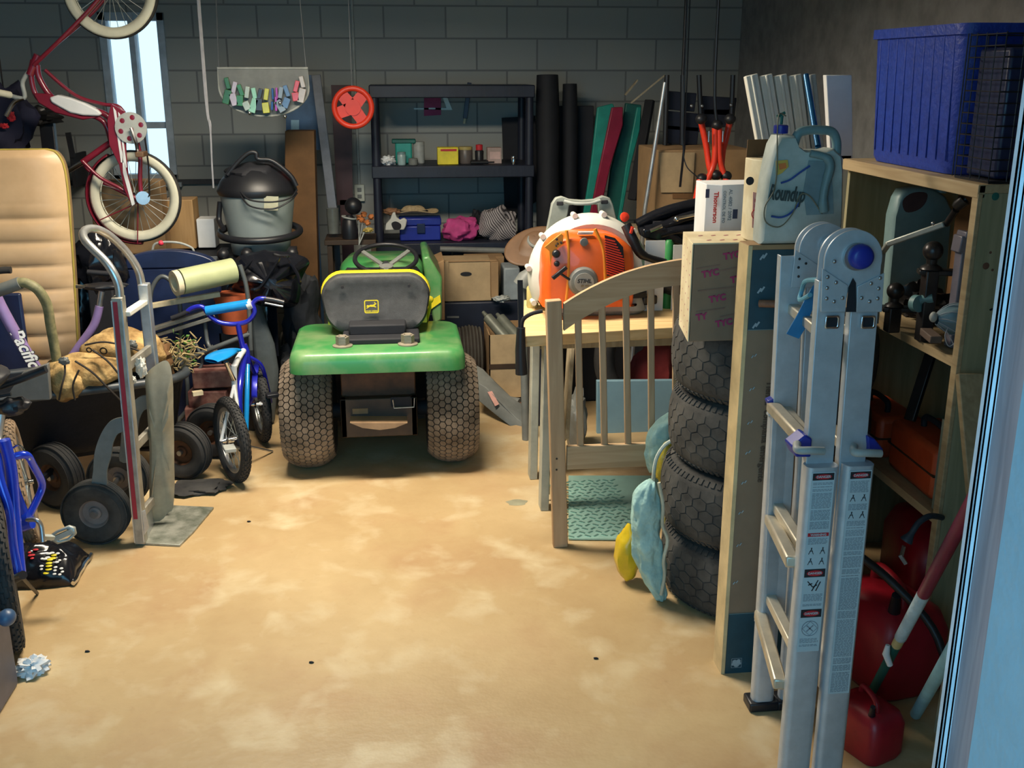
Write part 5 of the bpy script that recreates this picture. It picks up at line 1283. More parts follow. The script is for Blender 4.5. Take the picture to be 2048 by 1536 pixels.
# dark bicycle-like tangle hanging above
dk = thing('hanging_folding_seats', 'dark folded seats hanging from the ceiling in the back right corner', 'folding seat', (1.85, 5.9, 1.5))
q = MB()
for (a, b, c, d) in ((1330,200,1390,205),(1330,240,1400,246),(1400,210,1470,214),(1405,236,1465,236),(1330,268,1395,272)):
    q.bar(A(a, b, 5.9), A(c, d, 5.9), .10, .03, (0, 1, 0))
part('dark_panels', q, K['navyrack'], dk, bevel=.004)
q = MB()
for (a, b, c, d) in ((1334,150,1330,290),(1366,150,1364,290),(1398,150,1402,250),(1466,150,1462,250)):
    q.cyl(A(a, b, 5.85), A(c, d, 5.85), .014, n=8)
q.tube([A(1366, 150, 5.85), (A(1366, 150, 5.85).x, 5.85, ZC - .001)], .01)
part('frame_tubes', q, K['black'], dk)
q = MB()
for (x, y) in ((1404, 212), (1462, 210), (1404, 236), (1383, 212)): q.ball(A(x, y, 5.83), .010, 8, 6)
part('joints', q, K['steel'], dk)
solo('wooden_lath', MB().bar(A(1262, 206, 6.6), A(1330, 150, 6.55), .02, .01).bar(A(1250, 190, 6.6), A(1275, 160, 6.6), .02, .01), K['oldwood'], 'thin laths crossing above the teal strips', 'lath')
# black glossy exhaust tubing on the bench
et = thing('black_tubing', 'glossy black tubular parts piled on the workbench behind the blower', 'tubing', (1.4, 4.62, BZ))
for i, (P_, r, Y) in enumerate((([(1275,450),(1310,432),(1350,418),(1410,404)], .026, 4.55), ([(1290,462),(1330,452),(1370,436),(1420,424)], .024, 4.50), ([(1300,442),(1340,424),(1385,412),(1430,402)], .024, 4.60), ([(1320,470),(1350,462),(1400,456)], .022, 4.48))):
    part('tube', MB().tube(cr([A(x, y, Y) for x, y in P_], 5), r, 14), K['plasticbag'], et, smooth=80)
q = MB().tube([A(1355, 437, 4.42), A(1410, 425, 4.42)], .008).ball(A(1353, 438, 4.42), .013, 10, 8)
part('chrome_rod', q, K['chrome'], et)
q = MB().tube([A(1300, 462, 4.44), A(1324, 452, 4.44)], .009)
part('chrome_rod', q, K['chrome'], et)
part('dark_sheet', MB().prism([A(x, y, 4.46) for x, y in ((1285,458),(1330,455),(1368,478),(1372,494),(1330,486),(1290,478))], (0, .12, .0)), K['plasticbag'], et, bevel=.01)
part('support', MB().box(A(1300, 500, 4.56).x, A(1400, 500, 4.56).x, 4.50, 4.64, BZ + .001, A(1350, 440, 4.55).z), K['blackmatte'], et)
for i, (x0_, x1_, y0_, y1_, m, lab) in enumerate(((1290, 1331, 481, 520, K['paper'], 'white sheet of card between the blower and the green bottle'), (1346, 1366, 490, 524, K['paper'], 'white card edge right of the green bottle by the patterned box'))):
    a = A(x0_, y1_, 4.32); b = A(x1_, y0_, 4.32)
    solo('paper_sheet', MB().box(a.x, b.x, 4.32, 4.325, BZ + .001, b.z), m, lab, 'card')
a = A(1339, 500, 4.36)
solo('green_bottle', MB().lathe([(.022, 0), (.024, .01), (.024, a.z - BZ + .02), (.012, a.z - BZ + .04), (.001, a.z - BZ + .041)], (a.x, 4.37, BZ + .001), n=16), K['greendark'], 'dark green bottle between two white cards on the workbench', 'bottle')
# brown shallow dish hat and yellow bottle left of blower
dh = thing('brown_hat', 'brown wide-brimmed hat beside the blower at the back', 'hat', (.66, 5.3, .8))
hc_ = A(1068, 492, 5.2)
part('brim', MB().grid(lambda u, v: (hc_.x + .15*v*math.cos(2*PI*u), hc_.y + .10*v*math.sin(2*PI*u), hc_.z + .075*v*math.sin(2*PI*u) + .075*math.cos(2*PI*u)*v*.5 + .05*(1-min(1, (v/.5)**4))), 36, 12, True), K['brownhat'], dh, solid=.006)
part('crown_ring', MB().torus(hc_ + V((.02, -.01, .03)), (0, -.6, .8), .05, .008, 24, 8), K['greyplastic'], dh)
solo('hat_stand_bin', MB().box(hc_.x + .0, hc_.x + .14, 5.2, 5.5, 0, hc_.z - .10), K['navyrack'], 'dark bin under the brown hat between the cartons and the workbench', 'bin', bevel=.01)
yb_ = A(1062, 590, 4.5)
t = thing('yellow_bottle', 'small tan bottle with green cap at the left edge of the workbench', 'bottle', (yb_.x, 4.45, BZ))
part('body', MB().lathe([(.024, 0), (.026, .006), (.026, .085), (.012, .105), (.012, .112)], (yb_.x, 4.45, BZ + .001), n=20), mat('tan_bottle', (.50, .42, .16), .5), t)
part('cap', MB().lathe([(.015, .105), (.015, .13), (.001, .131)], (yb_.x, 4.45, BZ + .001), n=16), K['teals'], t)
solo('grey_funnel', MB().lathe([(.05, 0), (.045, .05), (.02, .09), (.001, .09)], A(1045, 560, 5.0) + V((0, 0, -.03)), (.5, 0, .9), 20).cyl(A(1045, 560, 5.0), (A(1045, 560, 5.0).x + .02, 5.0, .001), .02), K['greyplastic'], 'grey funnel left of the tan bottle', 'funnel')
# hanging strap with black grip at the bench corner
hg = thing('hanging_strap', 'long black strap with thick grip hanging at the left end of the workbench', 'strap', A(1043, 700, 3.92))
part('strap', MB().tube(cr([A(1085, 622, 3.90) + V((0,0,.0)), A(1062, 628, 3.90), A(1046, 640, 3.92), A(1043, 660, 3.92)], 5), .008, 8).bar(A(1040, 560, 3.95), A(1042, 660, 3.92), .020, .012), K['blackmatte'], hg)
part('grip', MB().tube([A(1042, 655, 3.92), A(1041, 700, 3.92), A(1043, 748, 3.92)], [.017, .021, .024], 12), K['black'], hg)
# below the bench
solo('pale_blue_panel', MB().prism([A(x, y, 5.05) for x, y in ((1194,878),(1194,762),(1420,760),(1420,872))], (0, .03, 0)), mat('pale_blue_board', (.20, .34, .42), .55, var=.05), 'pale blue panel standing behind the crib slats under the workbench', 'panel', bevel=.003)
wt = A(1290, 800, 5.5)
solo('large_dark_tyre', MB().torus((wt.x, 5.20, .36), (0, 1, 0), .30, .055, 48, 12), K['rubber'], 'large dark tyre standing under the workbench behind the blue panel', 'tyre')
solo('red_cloth', MB().lump((A(1305, 752, 5.35).x, 5.335, .20), (.13, .055, .22), .15, 2, flat=.001), mat('dark_red_cloth', (.20, .02, .02), .8), 'dark red bundle above the pale blue panel under the workbench', 'bundle')
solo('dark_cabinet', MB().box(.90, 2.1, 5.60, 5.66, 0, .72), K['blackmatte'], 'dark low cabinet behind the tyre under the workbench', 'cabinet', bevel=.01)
solo('grey_bag', MB().lump((A(1150, 840, 4.9).x, 4.85, .14), (.05, .10, .16), .2, 2, flat=.001), K['greyplastic'], 'grey sack behind the leftmost crib slat on the floor', 'sack')
# cartons behind the tractor on the right
cb = thing('handled_carton', 'open tan carton with oval hand hole on the black bin', 'box', (.44, 6.25, .46))
a0, a1 = A(888, 604, 6.21), A(984, 604, 6.21)
z0_ = a0.z; z1_ = A(930, 522, 6.21).z
part('carton_body', MB().box(a0.x, a1.x, 6.21, 6.42, z0_, z1_), K['cardlight'], cb, bevel=.006)
part('hand_hole', MB().prism([A(932, 548, 6.208) + V((.034*math.cos(a*PI/10), 0, .013*math.sin(a*PI/10))) for a in range(20)], (0, -.001, 0)), K['blackmatte'], cb)
part('folded_flap', MB().prism([A(880, 600, 6.20), A(890, 524, 6.20), A(897, 522, 6.20), A(897, 603, 6.20)], (0, .02, 0)), K['cardlight'], cb)
part('rim_flap', MB().box(a0.x - .002, a1.x + .03, 6.205, 6.213, z1_ - .006, z1_ + .004).box(a1.x - .01, a1.x + .035, 6.15, 6.40, z1_ - .22, z1_), K['card'], cb, bevel=.003)
solo('brown_carton', MB().box(A(930, 600, 6.45).x, A(1008, 600, 6.45).x, 6.43, 6.56, z0_, A(1000, 512, 6.45).z), K['card'], 'second tan carton behind the one with the hand hole', 'box', bevel=.005)
solo('left_carton', MB().prism([A(x, y, 5.9) for x, y in ((866,640),(866,530),(888,520),(890,640))], (0, .3, 0)), K['card'], 'plain carton edge beside the tractor hood', 'box', bevel=.004)
solo('black_tote', MB().box(A(880, 640, 6.1).x, A(1052, 640, 6.1).x, 6.20, 6.60, .001, z0_ - .002), K['navyrack'], 'black plastic tote carrying the cartons behind the tractor', 'tote', bevel=.01)
solo('tote_label', MB().prism([A(x, y, 6.197) for x, y in ((894,632),(918,632),(918,636),(894,636))], (0, -.001, 0)), K['greyplastic'], 'thin grey sticker on the black tote', 'sticker')
solo('white_tub', MB().box(A(1004, 540, 6.3).x, A(1036, 540, 6.3).x, 6.2, 6.4, z0_, A(1010, 530, 6.3).z), mat('grey_white_plastic', (.28, .32, .34), .5), 'grey-white tub right of the tan cartons', 'tub', bevel=.01)
solo('white_bag', MB().lump((A(1002, 598, 6.15).x, 6.12, A(1002, 598, 6.12).z), (.05, .03, .02), .2, 3), K['lightgrey'], 'small pale bag on the black tote', 'bag')
for i, (xa, ya, xb, yb, lab) in enumerate(((966, 624, 1004, 668, 'long grey cylinder leaning in the tan carton, left one'), (994, 628, 1024, 662, 'grey cylinder leaning in the tan carton, right one'))):
    t = thing('grey_canister', lab, 'canister', A(xb, yb, 5.85), 'grey canisters in the open carton')
    a, b = A(xa, ya, 5.9), A(xb, yb, 5.78)
    d = (b - a)
    part('body', MB().tube([a, a + d*.18, a + d*.25, b, b + d*.4], [.010, .014, .030, .032, .030], 14), mat('olive_grey_metal', (.16, .17, .14), .45, .3), t)
oc = thing('open_carton', 'open tan carton standing on the floor left of the workbench', 'box', (.63, 5.8, 0))
b0, b1 = A(979, 800, 5.70), A(1082, 800, 5.70)
zt_ = A(1000, 670, 5.70).z
part('carton_front', MB().box(b0.x, b1.x, 5.70, 5.706, .002, zt_), K['cardlight'], oc)
part('carton_sides', MB().box(b0.x, b0.x + .006, 5.70, 6.05, .002, zt_).box(b1.x - .006, b1.x, 5.70, 6.05, .002, zt_).box(b0.x, b1.x, 6.044, 6.05, .002, zt_).box(b0.x, b1.x, 5.7, 6.05, .002, .008), K['card'], oc)
part('tape_band', MB().box(b0.x - .002, b1.x + .002, 5.697, 5.70, A(1000, 738, 5.7).z, A(1000, 728, 5.7).z), K['darkbrown'], oc)
t = thing('small_tin', 'small grey can lying on the floor in front of the open carton', 'can', Z(1030, 808))
a = Z(1028, 812) + V((0, 0, .027))
part('body', MB().cyl(a + V((-.03, .02, 0)), a + V((.03, -.03, 0)), .026, n=18), K['greyplastic'], t)
part('nozzle', MB().cyl(a + V((.03, -.03, 0)), a + V((.07, -.06, -.014)), .005), K['rust'], t)
# oil stain on floor
solo('oil_stain', MB().prism([Z(1034, 1005) + V((.045*math.cos(a*PI/8)*(1+.2*math.sin(a*2)), .035*math.sin(a*PI/8), .0004)) for a in range(16)], (0, 0, .0004)), mat('grey_stain', (.30, .29, .20), .5), 'small grey round stain on the floor right of the tractor', 'stain')
q = []
for i, (x, y) in enumerate(((623, 1326), (175, 1304), (498, 1044), (1192, 1318))):
    p = Z(x, y)
    o = solo('floor_speck', MB().lump(p + V((0, 0, .003)), (.008, .004, .003), .3, 3, 8, 6, flat=.0005), K['blackmatte'], ['dark speck on the floor at the lower middle', 'dark speck on the floor near the black bag', 'dark speck on the floor right of the hand truck plate', 'dark speck on the floor left of the tall carton'][i], 'speck', 'dark specks on the floor')
# hanging black lever rack items right top: corrugated white panels
wp = thing('white_downspouts', 'bundle of white ribbed plastic downspouts leaning behind the dusty jug', 'downspout', (1.35, 3.6, 0))
for k in range(5):
    xa = 1497 + k*29
    a, b = A(xa + 4, 150, 3.93), A(xa + 30 - k*2, 294 + k*4, 3.90)
    d = (b - a)
    part('downspout', MB().bar(a, a + d*1.0, .048, .03, (0, 1, 0)).bar(a + V((0, -.017, 0)), b + V((0, -.017, 0)), .012, .008, (0, 1, 0)), K['offwhite'] if k < 4 else K['lightgrey'], wp, bevel=.004)
part('lower_ends', MB().box(A(1525, 294, 3.90).x, A(1640, 300, 3.90).x, 3.89, 3.92, 0, A(1560, 296, 3.90).z), K['lightgrey'], wp)
solo('blue_pole', MB().cyl(A(1612, 150, 3.3), A(1636, 292, 3.15), .009).cyl(A(1636, 292, 3.15), (1.535, 3.42, 1.023), .009), mat('bright_blue_tube', (.02, .14, .32), .25, .3), 'shiny blue pole leaning behind the jug handle', 'pole')
solo('white_board', MB().prism([A(x, y, 3.70) for x, y in ((1652,150),(1704,150),(1706,316),(1690,322),(1660,300))], (0, .03, 0)).box(A(1665, 316, 3.70).x, A(1704, 316, 3.70).x, 3.70, 3.73, 0, A(1690, 310, 3.70).z), K['white'], 'white board standing at the far end of the wooden shelf', 'board', bevel=.003)

# aqua quilt and yellow bags beside tyres
from mathutils import noise as _n
aq = thing('aqua_quilt', 'aqua quilted cloth draped beside the stacked tyres', 'quilt', (.93, 3.35, 0))
def clothpiece(name, pts, Y, th, seed):
    from mathutils import noise
    O_ = cr([A(x, y, Y) for x, y in pts], 4, True); c = sum(O_, V())/len(O_); n = len(O_)
    rings = []
    for k, (s, dy) in enumerate(((.1, -1), (.3, -1), (.5, -.92), (.7, -.8), (.86, -.58), (.96, -.3), (1, 0), (.9, .5), (.5, .9))):
        r = []
        for i, p in enumerate(O_):
            w_ = noise.noise(p*16 + V((seed, k*.9, 0)))*.9
            q_ = c + (p - c)*(s*(1 + w_*.10)); r.append(V((q_.x, Y + dy*th*(1 + w_*.6), max(q_.z, .003))))
        rings.append(r)
    return part(name, MB().rloft(rings), K['quilt'], aq, smooth=80)
def puff(name, path, rad, Y, th, seed):
    pts = cr([A(x, y, Y) for x, y in path], 8); n = len(pts); m = len(rad); rr = []
    for i in range(n):
        t_ = i/(n - 1)*(m - 1); k = min(int(t_), m - 2); rr.append(rad[k] + (rad[k+1] - rad[k])*(t_ - k))
    q = MB()
    def fn(u, v):
        k = min(int(round(v*(n - 1))), n - 1); a = 2*PI*u; p = pts[k]
        w_ = 1 + .34*_n.noise(V((math.cos(a)*1.6, math.sin(a)*1.6, p.z*13 + seed))) + .12*_n.noise(V((math.cos(a)*4, math.sin(a)*4, p.z*34 + seed)))
        return (p.x + rr[k]*math.cos(a)*w_, p.y + th*min(1, rr[k]/.03)*math.sin(a)*w_, max(.004, p.z + .004*math.sin(a*5)))
    q.grid(fn, 44, n - 1, True)
    q.f.append(tuple(range(44))[::-1]); q.f.append(tuple(range(len(q.v) - 44, len(q.v))))
    return part(name, q, K['quilt'], aq, smooth=80)
puff('upper_fold', [(1362,822),(1338,845),(1322,875),(1312,910),(1308,942)], [.030, .052, .048, .042, .022], 3.66, .035, 1)
puff('lower_fold', [(1302,962),(1293,995),(1292,1050),(1297,1110),(1306,1155),(1318,1185),(1322,1207)], [.014, .046, .054, .052, .045, .026, .006], 3.27, .036, 7)
part('torn_edge', MB().tube(cr([A(x, y, 3.23) for x, y in ((1318,965),(1326,1010),(1325,1050),(1335,1080),(1327,1120),(1329,1150),(1322,1190))], 4), .006, 7), mat('pale_lining', (.55, .55, .42), .9), aq)
part('hanging_band', MB().tube(cr([A(x, y, 3.42) for x, y in ((1356,876),(1330,890),(1312,920),(1306,965))], 4), .007, 7), mat('pale_lining_band', (.50, .56, .50), .9), aq)
solo('yellow_bag', MB().lump(A(1258, 1100, 3.42) + V((0, 0, -.005)), (.050, .05, .105), .12, 2, flat=.002), K['ybag'], 'yellow and white plastic bag standing on the floor in front of the aqua quilt', 'bag')
solo('yellow_package', MB().lump(A(1334, 935, 3.58), (.040, .02, .09), .18, 2.5).box(A(1342, 935, 3.6).x - .02, A(1342, 935, 3.6).x + .02, 3.58, 3.60, .001, .4), mat('yellow_green_film', (.40, .34, .03), .3, rgb2=(.65, .50, .05)), 'yellow crumpled package between the quilt and the tyres', 'package')

# ================================================================ left side
# ---- tan bench seat back
ms = thing('vinyl_seat_back', 'tall tan ribbed vinyl seat back with mustard piping at the far left', 'seat back', (-1.95, 5.17, 0))
MY = 5.17
ex = [A(x, y, MY) for x, y in ((100,298),(118,305),(132,330),(140,380),(147,470),(153,560),(160,690))]
tz = ex[0].z
edge = cr(ex, 5)
xr = lambda z: (min(edge, key=lambda p: abs(p.z - z)).x if z < tz else ex[0].x)
xmid = -2.09
def msf(u, v):
    z = .02 + (tz - .02)*v
    x1 = xr(z); x0_ = 2*xmid - x1 
    x = x0_ + (x1 - x0_)*u
    z2 = z
    ribs = abs(math.sin(PI*(z - .02)/.112)) if z < 1.22 else 1
    edgef = (1 - (2*abs(u - .5))**10)
    return (x, MY - .035 - .055*edgef*(.35 + .65*min(1, (tz - z)/.04 + .25)) * (.60 + .40*ribs**.45), z2)
q = MB().grid(msf, 24, 150)
part('cushion', q, K['vinyl'], ms, smooth=80)
out = [V((p.x, MY - .035, p.z)) for p in edge]; outm = [V((2*xmid - p.x, MY - .035, p.z)) for p in edge]
base_ = out[::-1] + outm
rim_ = [V((p.x, MY-.035, p.z)) for p in outm[::-1]] + out
part('piping', MB().tube(rim_, .0055, 8), K['piping'], ms)
part('back_board', MB().prism([V((out[-1].x, MY - .034, .001))] + out[::-1] + outm + [V((outm[-1].x, MY - .034, .001))], (0, .05, 0)), mat('seat_back_board', (.30, .20, .10), .6), ms)

# ---- maroon cruiser bicycle, standing on its rear wheel on the table
CB = 5.62
cb_ = thing('cruiser_bicycle', 'maroon cruiser bicycle with white chain guard hung nose-up on its rear wheel', 'bicycle', A(270, 487, CB))
def C(x, y, dy=0): return A(x, y, CB + dy)
hubp = A(271, 392, CB)
hub = A(284, 396, CB)
Rw = (A(271, 300, CB) - A(271, 484, CB)).length/2
wc = (A(271, 300, CB) + A(271, 484, CB))*.5
spoke_wheel(cb_, wc, (0.10, 1, 0), Rw, .021, K['rubber'], K['chrome'], 28, .013, 'rear_wheel', side=K['whitewall'])
# front wheel far above
fw_ = wc + V((-.02, 0, 1.0))
fw_.z = min(fw_.z, ZC - Rw - .05); fw_.x = wc.x - .02
spoke_wheel(cb_, fw_, (0.10, 1, 0), Rw, .021, K['rubber'], K['chrome'], 28, .013, 'front_wheel', side=K['whitewall'])
def ct_(pts, r=.013, m='maroon', name='frame_tube', k=5, dy=0, **kw):
    return part(name, MB().tube(cr([C(x, y, dy) for x, y in pts], k), r, 10), K[m], cb_, smooth=80, **kw)
ct_([(252,272),(222,285),(165,325)], .016, name='seat_tube')
ct_([(165,325),(130,346)], .0135, 'chrome', 'seat_post')
sdl = C(112, 352)
part('saddle', MB().lump(sdl, (.05, .07, .10), .1, 2), K['black'], cb_)
ct_([(165,322),(200,355),(240,376),(280,402)], .009, name='seat_stay', dy=-.05)
ct_([(165,328),(200,361),(240,382),(280,404)], .009, name='seat_stay', dy=.05)
ct_([(268,262),(280,310),(280,360),(284,400)], .011, name='chain_stay', dy=-.05)
ct_([(262,255),(225,240),(205,226),(160,214),(110,200),(80,160),(74,130)], .015, name='down_tube')
ct_([(222,285),(214,255),(200,238),(170,228),(120,222),(75,195),(62,150),(66,120)], .013, name='top_tube')
ct_([(60,150),(76,110)], .020, name='head_tube')
ct_([(262,255),(240,215),(205,208),(150,190),(90,140)], .009, name='upper_rail')
# fork to front wheel
for dy in (-.04, .04):
    part('fork', MB().tube(cr([C(68, 130, dy*.4), C(110, 90, dy), V((fw_.x - .12, CB + dy, fw_.z - .12)), V((fw_.x, CB + dy, fw_.z))], 5), .010, 8), K['maroon'], cb_, smooth=80)
# tank, chain guard, fender
tk = [(98,195),(115,190),(140,196),(170,207),(195,220),(203,228),(196,232),(165,231),(140,226),(118,214),(102,205)]
part('tank_panel', MB().prism([C(x, y, -.035) for x, y in tk], (0, .07, 0)), K['white'], cb_, 'white tank panel', bevel=.008)
part('tank_body', MB().prism([C(x, y, -.025) for x, y in ((66,186),(100,188),(118,214),(160,232),(196,234),(165,240),(110,226),(76,206))], (0, .05, 0)), K['maroon'], cb_, bevel=.006)
gd = [(224,214),(234,222),(240,262),(248,320),(258,365),(270,408),(264,412),(250,384),(242,340),(232,290),(222,250)]
cg = part('chain_guard', MB().prism([C(x, y, -.075) for x, y in ((222,208),(250,222),(252,300),(256,350),(270,408),(264,412),(248,380),(238,330),(218,290),(214,240))], (0, .015, 0)), K['maroon'], cb_, bevel=.003)
q = MB().prism([C(x, y, -.078) for x, y in ((244,300),(252,340),(270,408),(264,412),(246,346))], (0, .004, 0))
q.prism([C(x, y, -.078) for x, y in ((226,214),(232,222),(247,325),(242,325))], (0, .004, 0)).prism([C(x, y, -.078) for x, y in ((236,224),(240,228),(254,335),(250,335))], (0, .004, 0))
part('white_darts', q, K['white'], cg, 'white darts')
cring = C(262, 256, -.085)
o = MB().lathe([(.001, -.002), (.077, -.002), (.077, .002), (.001, .002)], cring, (0, 1, 0), 36)
crn = part('chainring', o, K['lightgrey'], cb_)
q = MB()
for k in range(6):
    a = k*PI/3 + .3
    q.lathe([(.0125, 0), (.001, -.001)], cring + V((.052*math.cos(a), -.0025, .052*math.sin(a))), (0, 1, 0), 14)
part('chainring_holes', q, K['maroon'], crn)
part('crank_arm', MB().tube(cr([C(262, 256, -.11), C(272, 285, -.12), C(275, 302, -.12)], 4), .009, 8), K['chrome'], cb_)
part('pedal', MB().obox(C(283, 308, -.16), (.04, .10, .025)), K['brownhat'], cb_, bevel=.004)
part('chain', MB().tube([C(288, 262, -.08), C(297, 330, -.08), C(299, 390, -.08), C(290, 404, -.08), C(278, 404, -.08)], .005, 6), K['darksteel'], cb_)
part('coaster_hub', MB().cyl(C(286, 396, -.08), C(286, 396, .08), .022, n=18).cyl(C(286, 396, -.09), C(286, 396, -.07), .034, n=20), K['steel'], cb_)
# rear fender arc, left-lower side of the wheel
def fa(u, v):
    a = math.radians(118 + 155*u); b = (v - .5)*2
    r = Rw + .012 - .012*b*b
    return (wc.x + r*math.cos(a), wc.y + b*.032, wc.z + r*math.sin(a))
part('rear_fender', MB().grid(fa, 40, 8), K['maroon'], cb_, smooth=80, solid=.002)
part('fender_stay', MB().tube([C(284, 402, -.04), C(200, 440, -.04)], .003, 6).tube([C(276, 402, -.04), C(275, 488, -.04)], .003, 6), K['maroon'], cb_)
# handlebars
ct_([(60,140),(45,165),(48,196),(10,188)], .011, 'lightgrey', 'handlebar')
ct_([(48,196),(28,205),(12,232)], .011, 'chrome', 'handlebar_stem')
part('grip', MB().tube([C(20, 190, -.05), C(-20, 182, -.15)], .017, 10), K['whitewall'], cb_)
# hanging hook
part('hanging_hook', MB().tube([V((fw_.x, CB, fw_.z + Rw - .01)), V((fw_.x, CB, ZC - .001))], .005, 8), K['steel'], cb_)
# dark jacket & stand at far left behind
jk = solo('dark_jacket', MB().lump(A(10, 250, 5.9), (.15, .08, .20), .25, 2, 28, 18), mat('dark_navy_cloth', (.012, .012, .035), .8), 'dark navy jacket with red trim at the far left edge', 'jacket')
q = MB().lump(A(22, 233, 5.80), (.02, .01, .022), .3, 3).lump(A(8, 252, 5.80), (.022, .01, .012), .3, 3)
part('red_trim', q, K['redink'], jk)
part('jacket_hanger', MB().tube([A(10, 200, 5.9), (A(10, 200, 5.9).x, 5.9, ZC - .001)], .004, 6), K['darksteel'], jk)
ps = thing('dark_post', 'dark post with clamp head behind the seat back', 'post', (A(95, 300, 6.3).x, 6.3, 0))
part('post_shaft', MB().bar((A(95, 300, 6.3).x, 6.3, 0), A(93, 232, 6.3), .075, .05, (0, 1, 0)), K['black'], ps, bevel=.004)
part('clamp_head', MB().lump(A(72, 232, 6.25), (.13, .06, .045), .3, 3), K['darksteel'], ps)
part('clamp_lever', MB().cyl(A(62, 230, 6.18), A(70, 223, 6.18), .007), K['steel'], ps)
solo('thin_bracket', MB().bar(A(136, 265, 6.9), A(146, 315, 6.9), .03, .02, (0, 1, 0)).box(A(141, 300, 6.9).x - .01, A(141, 300, 6.9).x + .01, 6.9, YB - .001, 1.1, 1.3), K['blackmatte'], 'thin dark bracket on the back wall left of the bicycle', 'bracket')

# ---- table with black sheeting
tbz = .845
tb_ = thing('covered_table', 'long table covered with black plastic sheeting along the back left', 'table', (-1.3, 5.75, 0))
part('table_top', MB().box(-2.3, -.60, 5.50, 6.18, tbz - .03, tbz), K['blackmatte'], tb_, bevel=.004)
for (x, y) in ((-2.25, 5.55), (-.72, 5.55), (-2.25, 6.14), (-.72, 6.14)):
    part('leg', MB().box(x - .025, x + .025, y - .025, y + .025, 0, tbz - .03), K['blackmatte'], tb_)
def drape(u, v):
    x = -2.3 + 1.68*u; f = v*.42
    fold = .035*math.sin(u*26)*v + .02*math.sin(u*57 + 1)*v
    if v < .25: return (x, 5.72 - .9*v, tbz + .004 + .006*math.sin(u*40)*v)
    k = (v - .25)/.75
    return (x, 5.495 - .03*k - abs(fold) - .01, tbz + .004 - .46*k - .05*k*math.sin(u*9))
part('plastic_sheet', MB().grid(drape, 90, 20), K['plasticbag'], tb_, smooth=80)
# shiny bag hanging over the front right corner
tb2 = thing('black_trash_bag', 'shiny black trash bag bulging over the table edge under the vacuum', 'bag', (-.72, 5.3, .4))
P_ = [(452,560),(470,520),(500,508),(540,503),(600,512),(618,528),(602,560),(600,590),(590,615),(560,620),(520,612),(480,600)]
from mathutils import noise as _n
O_ = cr([A(x, y, 5.34) for x, y in P_], 4, True); cO = sum(O_, V())/len(O_)
rings = []
for s, dy in ((.18, -.12), (.45, -.105), (.72, -.085), (.92, -.04), (1, 0), (.9, .04)):
    rings.append([V((cO.x + (p.x-cO.x)*s, 5.37 + dy + .05*_n.noise(p*14)*(s > .3), cO.z + (p.z-cO.z)*s + .008*_n.noise(p*20))) for p in O_])
part('bag_body', MB().rloft(rings), K['plasticbag'], tb2, smooth=25)
q = MB()
for L_ in (((505,520),(470,560),(455,580)), ((560,515),(540,548),(520,575),(500,580)), ((575,515),(595,548),(601,570)), ((545,508),(560,512),(580,512))):
    q.tube(cr([A(x, y, 5.245) for x, y in L_], 4), [.002] + [.009]*(4*(len(L_)-1)-1) + [.002], 6)
part('bag_creases', q, K['plasticbag'], tb2)

# ---- shop vacuum
VY = 5.78
va = thing('shop_vacuum', 'grey shop vacuum with black lid and hose standing on the covered table', 'vacuum', (A(518, 495, VY).x, VY, tbz))
vx = A(518, 430, VY).x; S = (A(597, 400, VY).x - A(440, 400, VY).x)/2
z_ = lambda y: A(518, y, VY).z
part('drum', MB().lathe([(S*.74, tbz + .012), (S*.80, z_(470)), (S*.86, z_(440)), (S*.93, z_(400)), (S*.96, z_(384))], (vx, VY, 0), n=40), K['vac'], va, smooth=60)
part('motor_lid', MB().lathe([(S*.98, z_(388)), (S*1.02, z_(380)), (S*1.0, z_(374)), (S*.92, z_(360)), (S*.74, z_(344)), (S*.55, z_(334)), (S*.3, z_(326)), (.001, z_(322))], (vx, VY, 0), n=40), K['black'], va, bevel=.002)
part('lid_dome', MB().lump((vx - .01, VY - .02, z_(345)), (S*.72, S*.6, .055), .12, 2), K['blackmatte'], va)
part('lid_handle', MB().tube(cr([A(455, 350, VY - .1), A(475, 325, VY - .1), A(497, 306, VY - .1), A(512, 306, VY - .1), A(516, 318, VY - .1), A(545, 322, VY - .1), A(580, 350, VY - .1), A(593, 372, VY - .1)], 5), .012, 10), K['black'], va)
for i, ys in enumerate(((382, 400, 404, 396), (388, 412, 418, 402))):
    part('hose_loop', MB().tube(cr([A(480, ys[0], VY - .19), A(500, ys[1], VY - .24), A(545, ys[2], VY - .25), A(580, ys[3], VY - .22), A(594, ys[0] - 2, VY - .16)], 6), .0045, 8), K['black'], va)
part('bottom_hose', MB().tube([V((vx + (S*1.02)*math.cos(a), VY + S*1.02*math.sin(a), z_(463) + .02*math.sin(a) - .0)) for a in [2*PI*k/48 for k in range(48)]], .019, 12, True), K['black'], va, smooth=80)
part('side_hose', MB().tube(cr([A(440, 404, VY - .05), A(438, 440, VY - .05), A(447, 458, VY - .12)], 5), .014, 10), K['black'], va)
for (x, y) in ((492, 487), (583, 484), (445, 490)):
    p = A(x, y, VY - .2)
    part('caster', MB().ball(V((p.x, p.y, tbz + .034)), (.032, .032, .032), 16, 10).box(p.x - .02, p.x + .02, p.y, p.y + .08, tbz + .02, tbz + .06), K['black'], va)
part('drum_label', MB().prism([V((p.x, p.y, p.z)) for p in (A(528, 392, VY - S*.93), A(557, 393, VY - S*.92), A(556, 421, VY - S*.89), A(528, 420, VY - S*.90))], (0, -.002, 0)), mat('cream_label', (.45, .45, .33), .6), va)
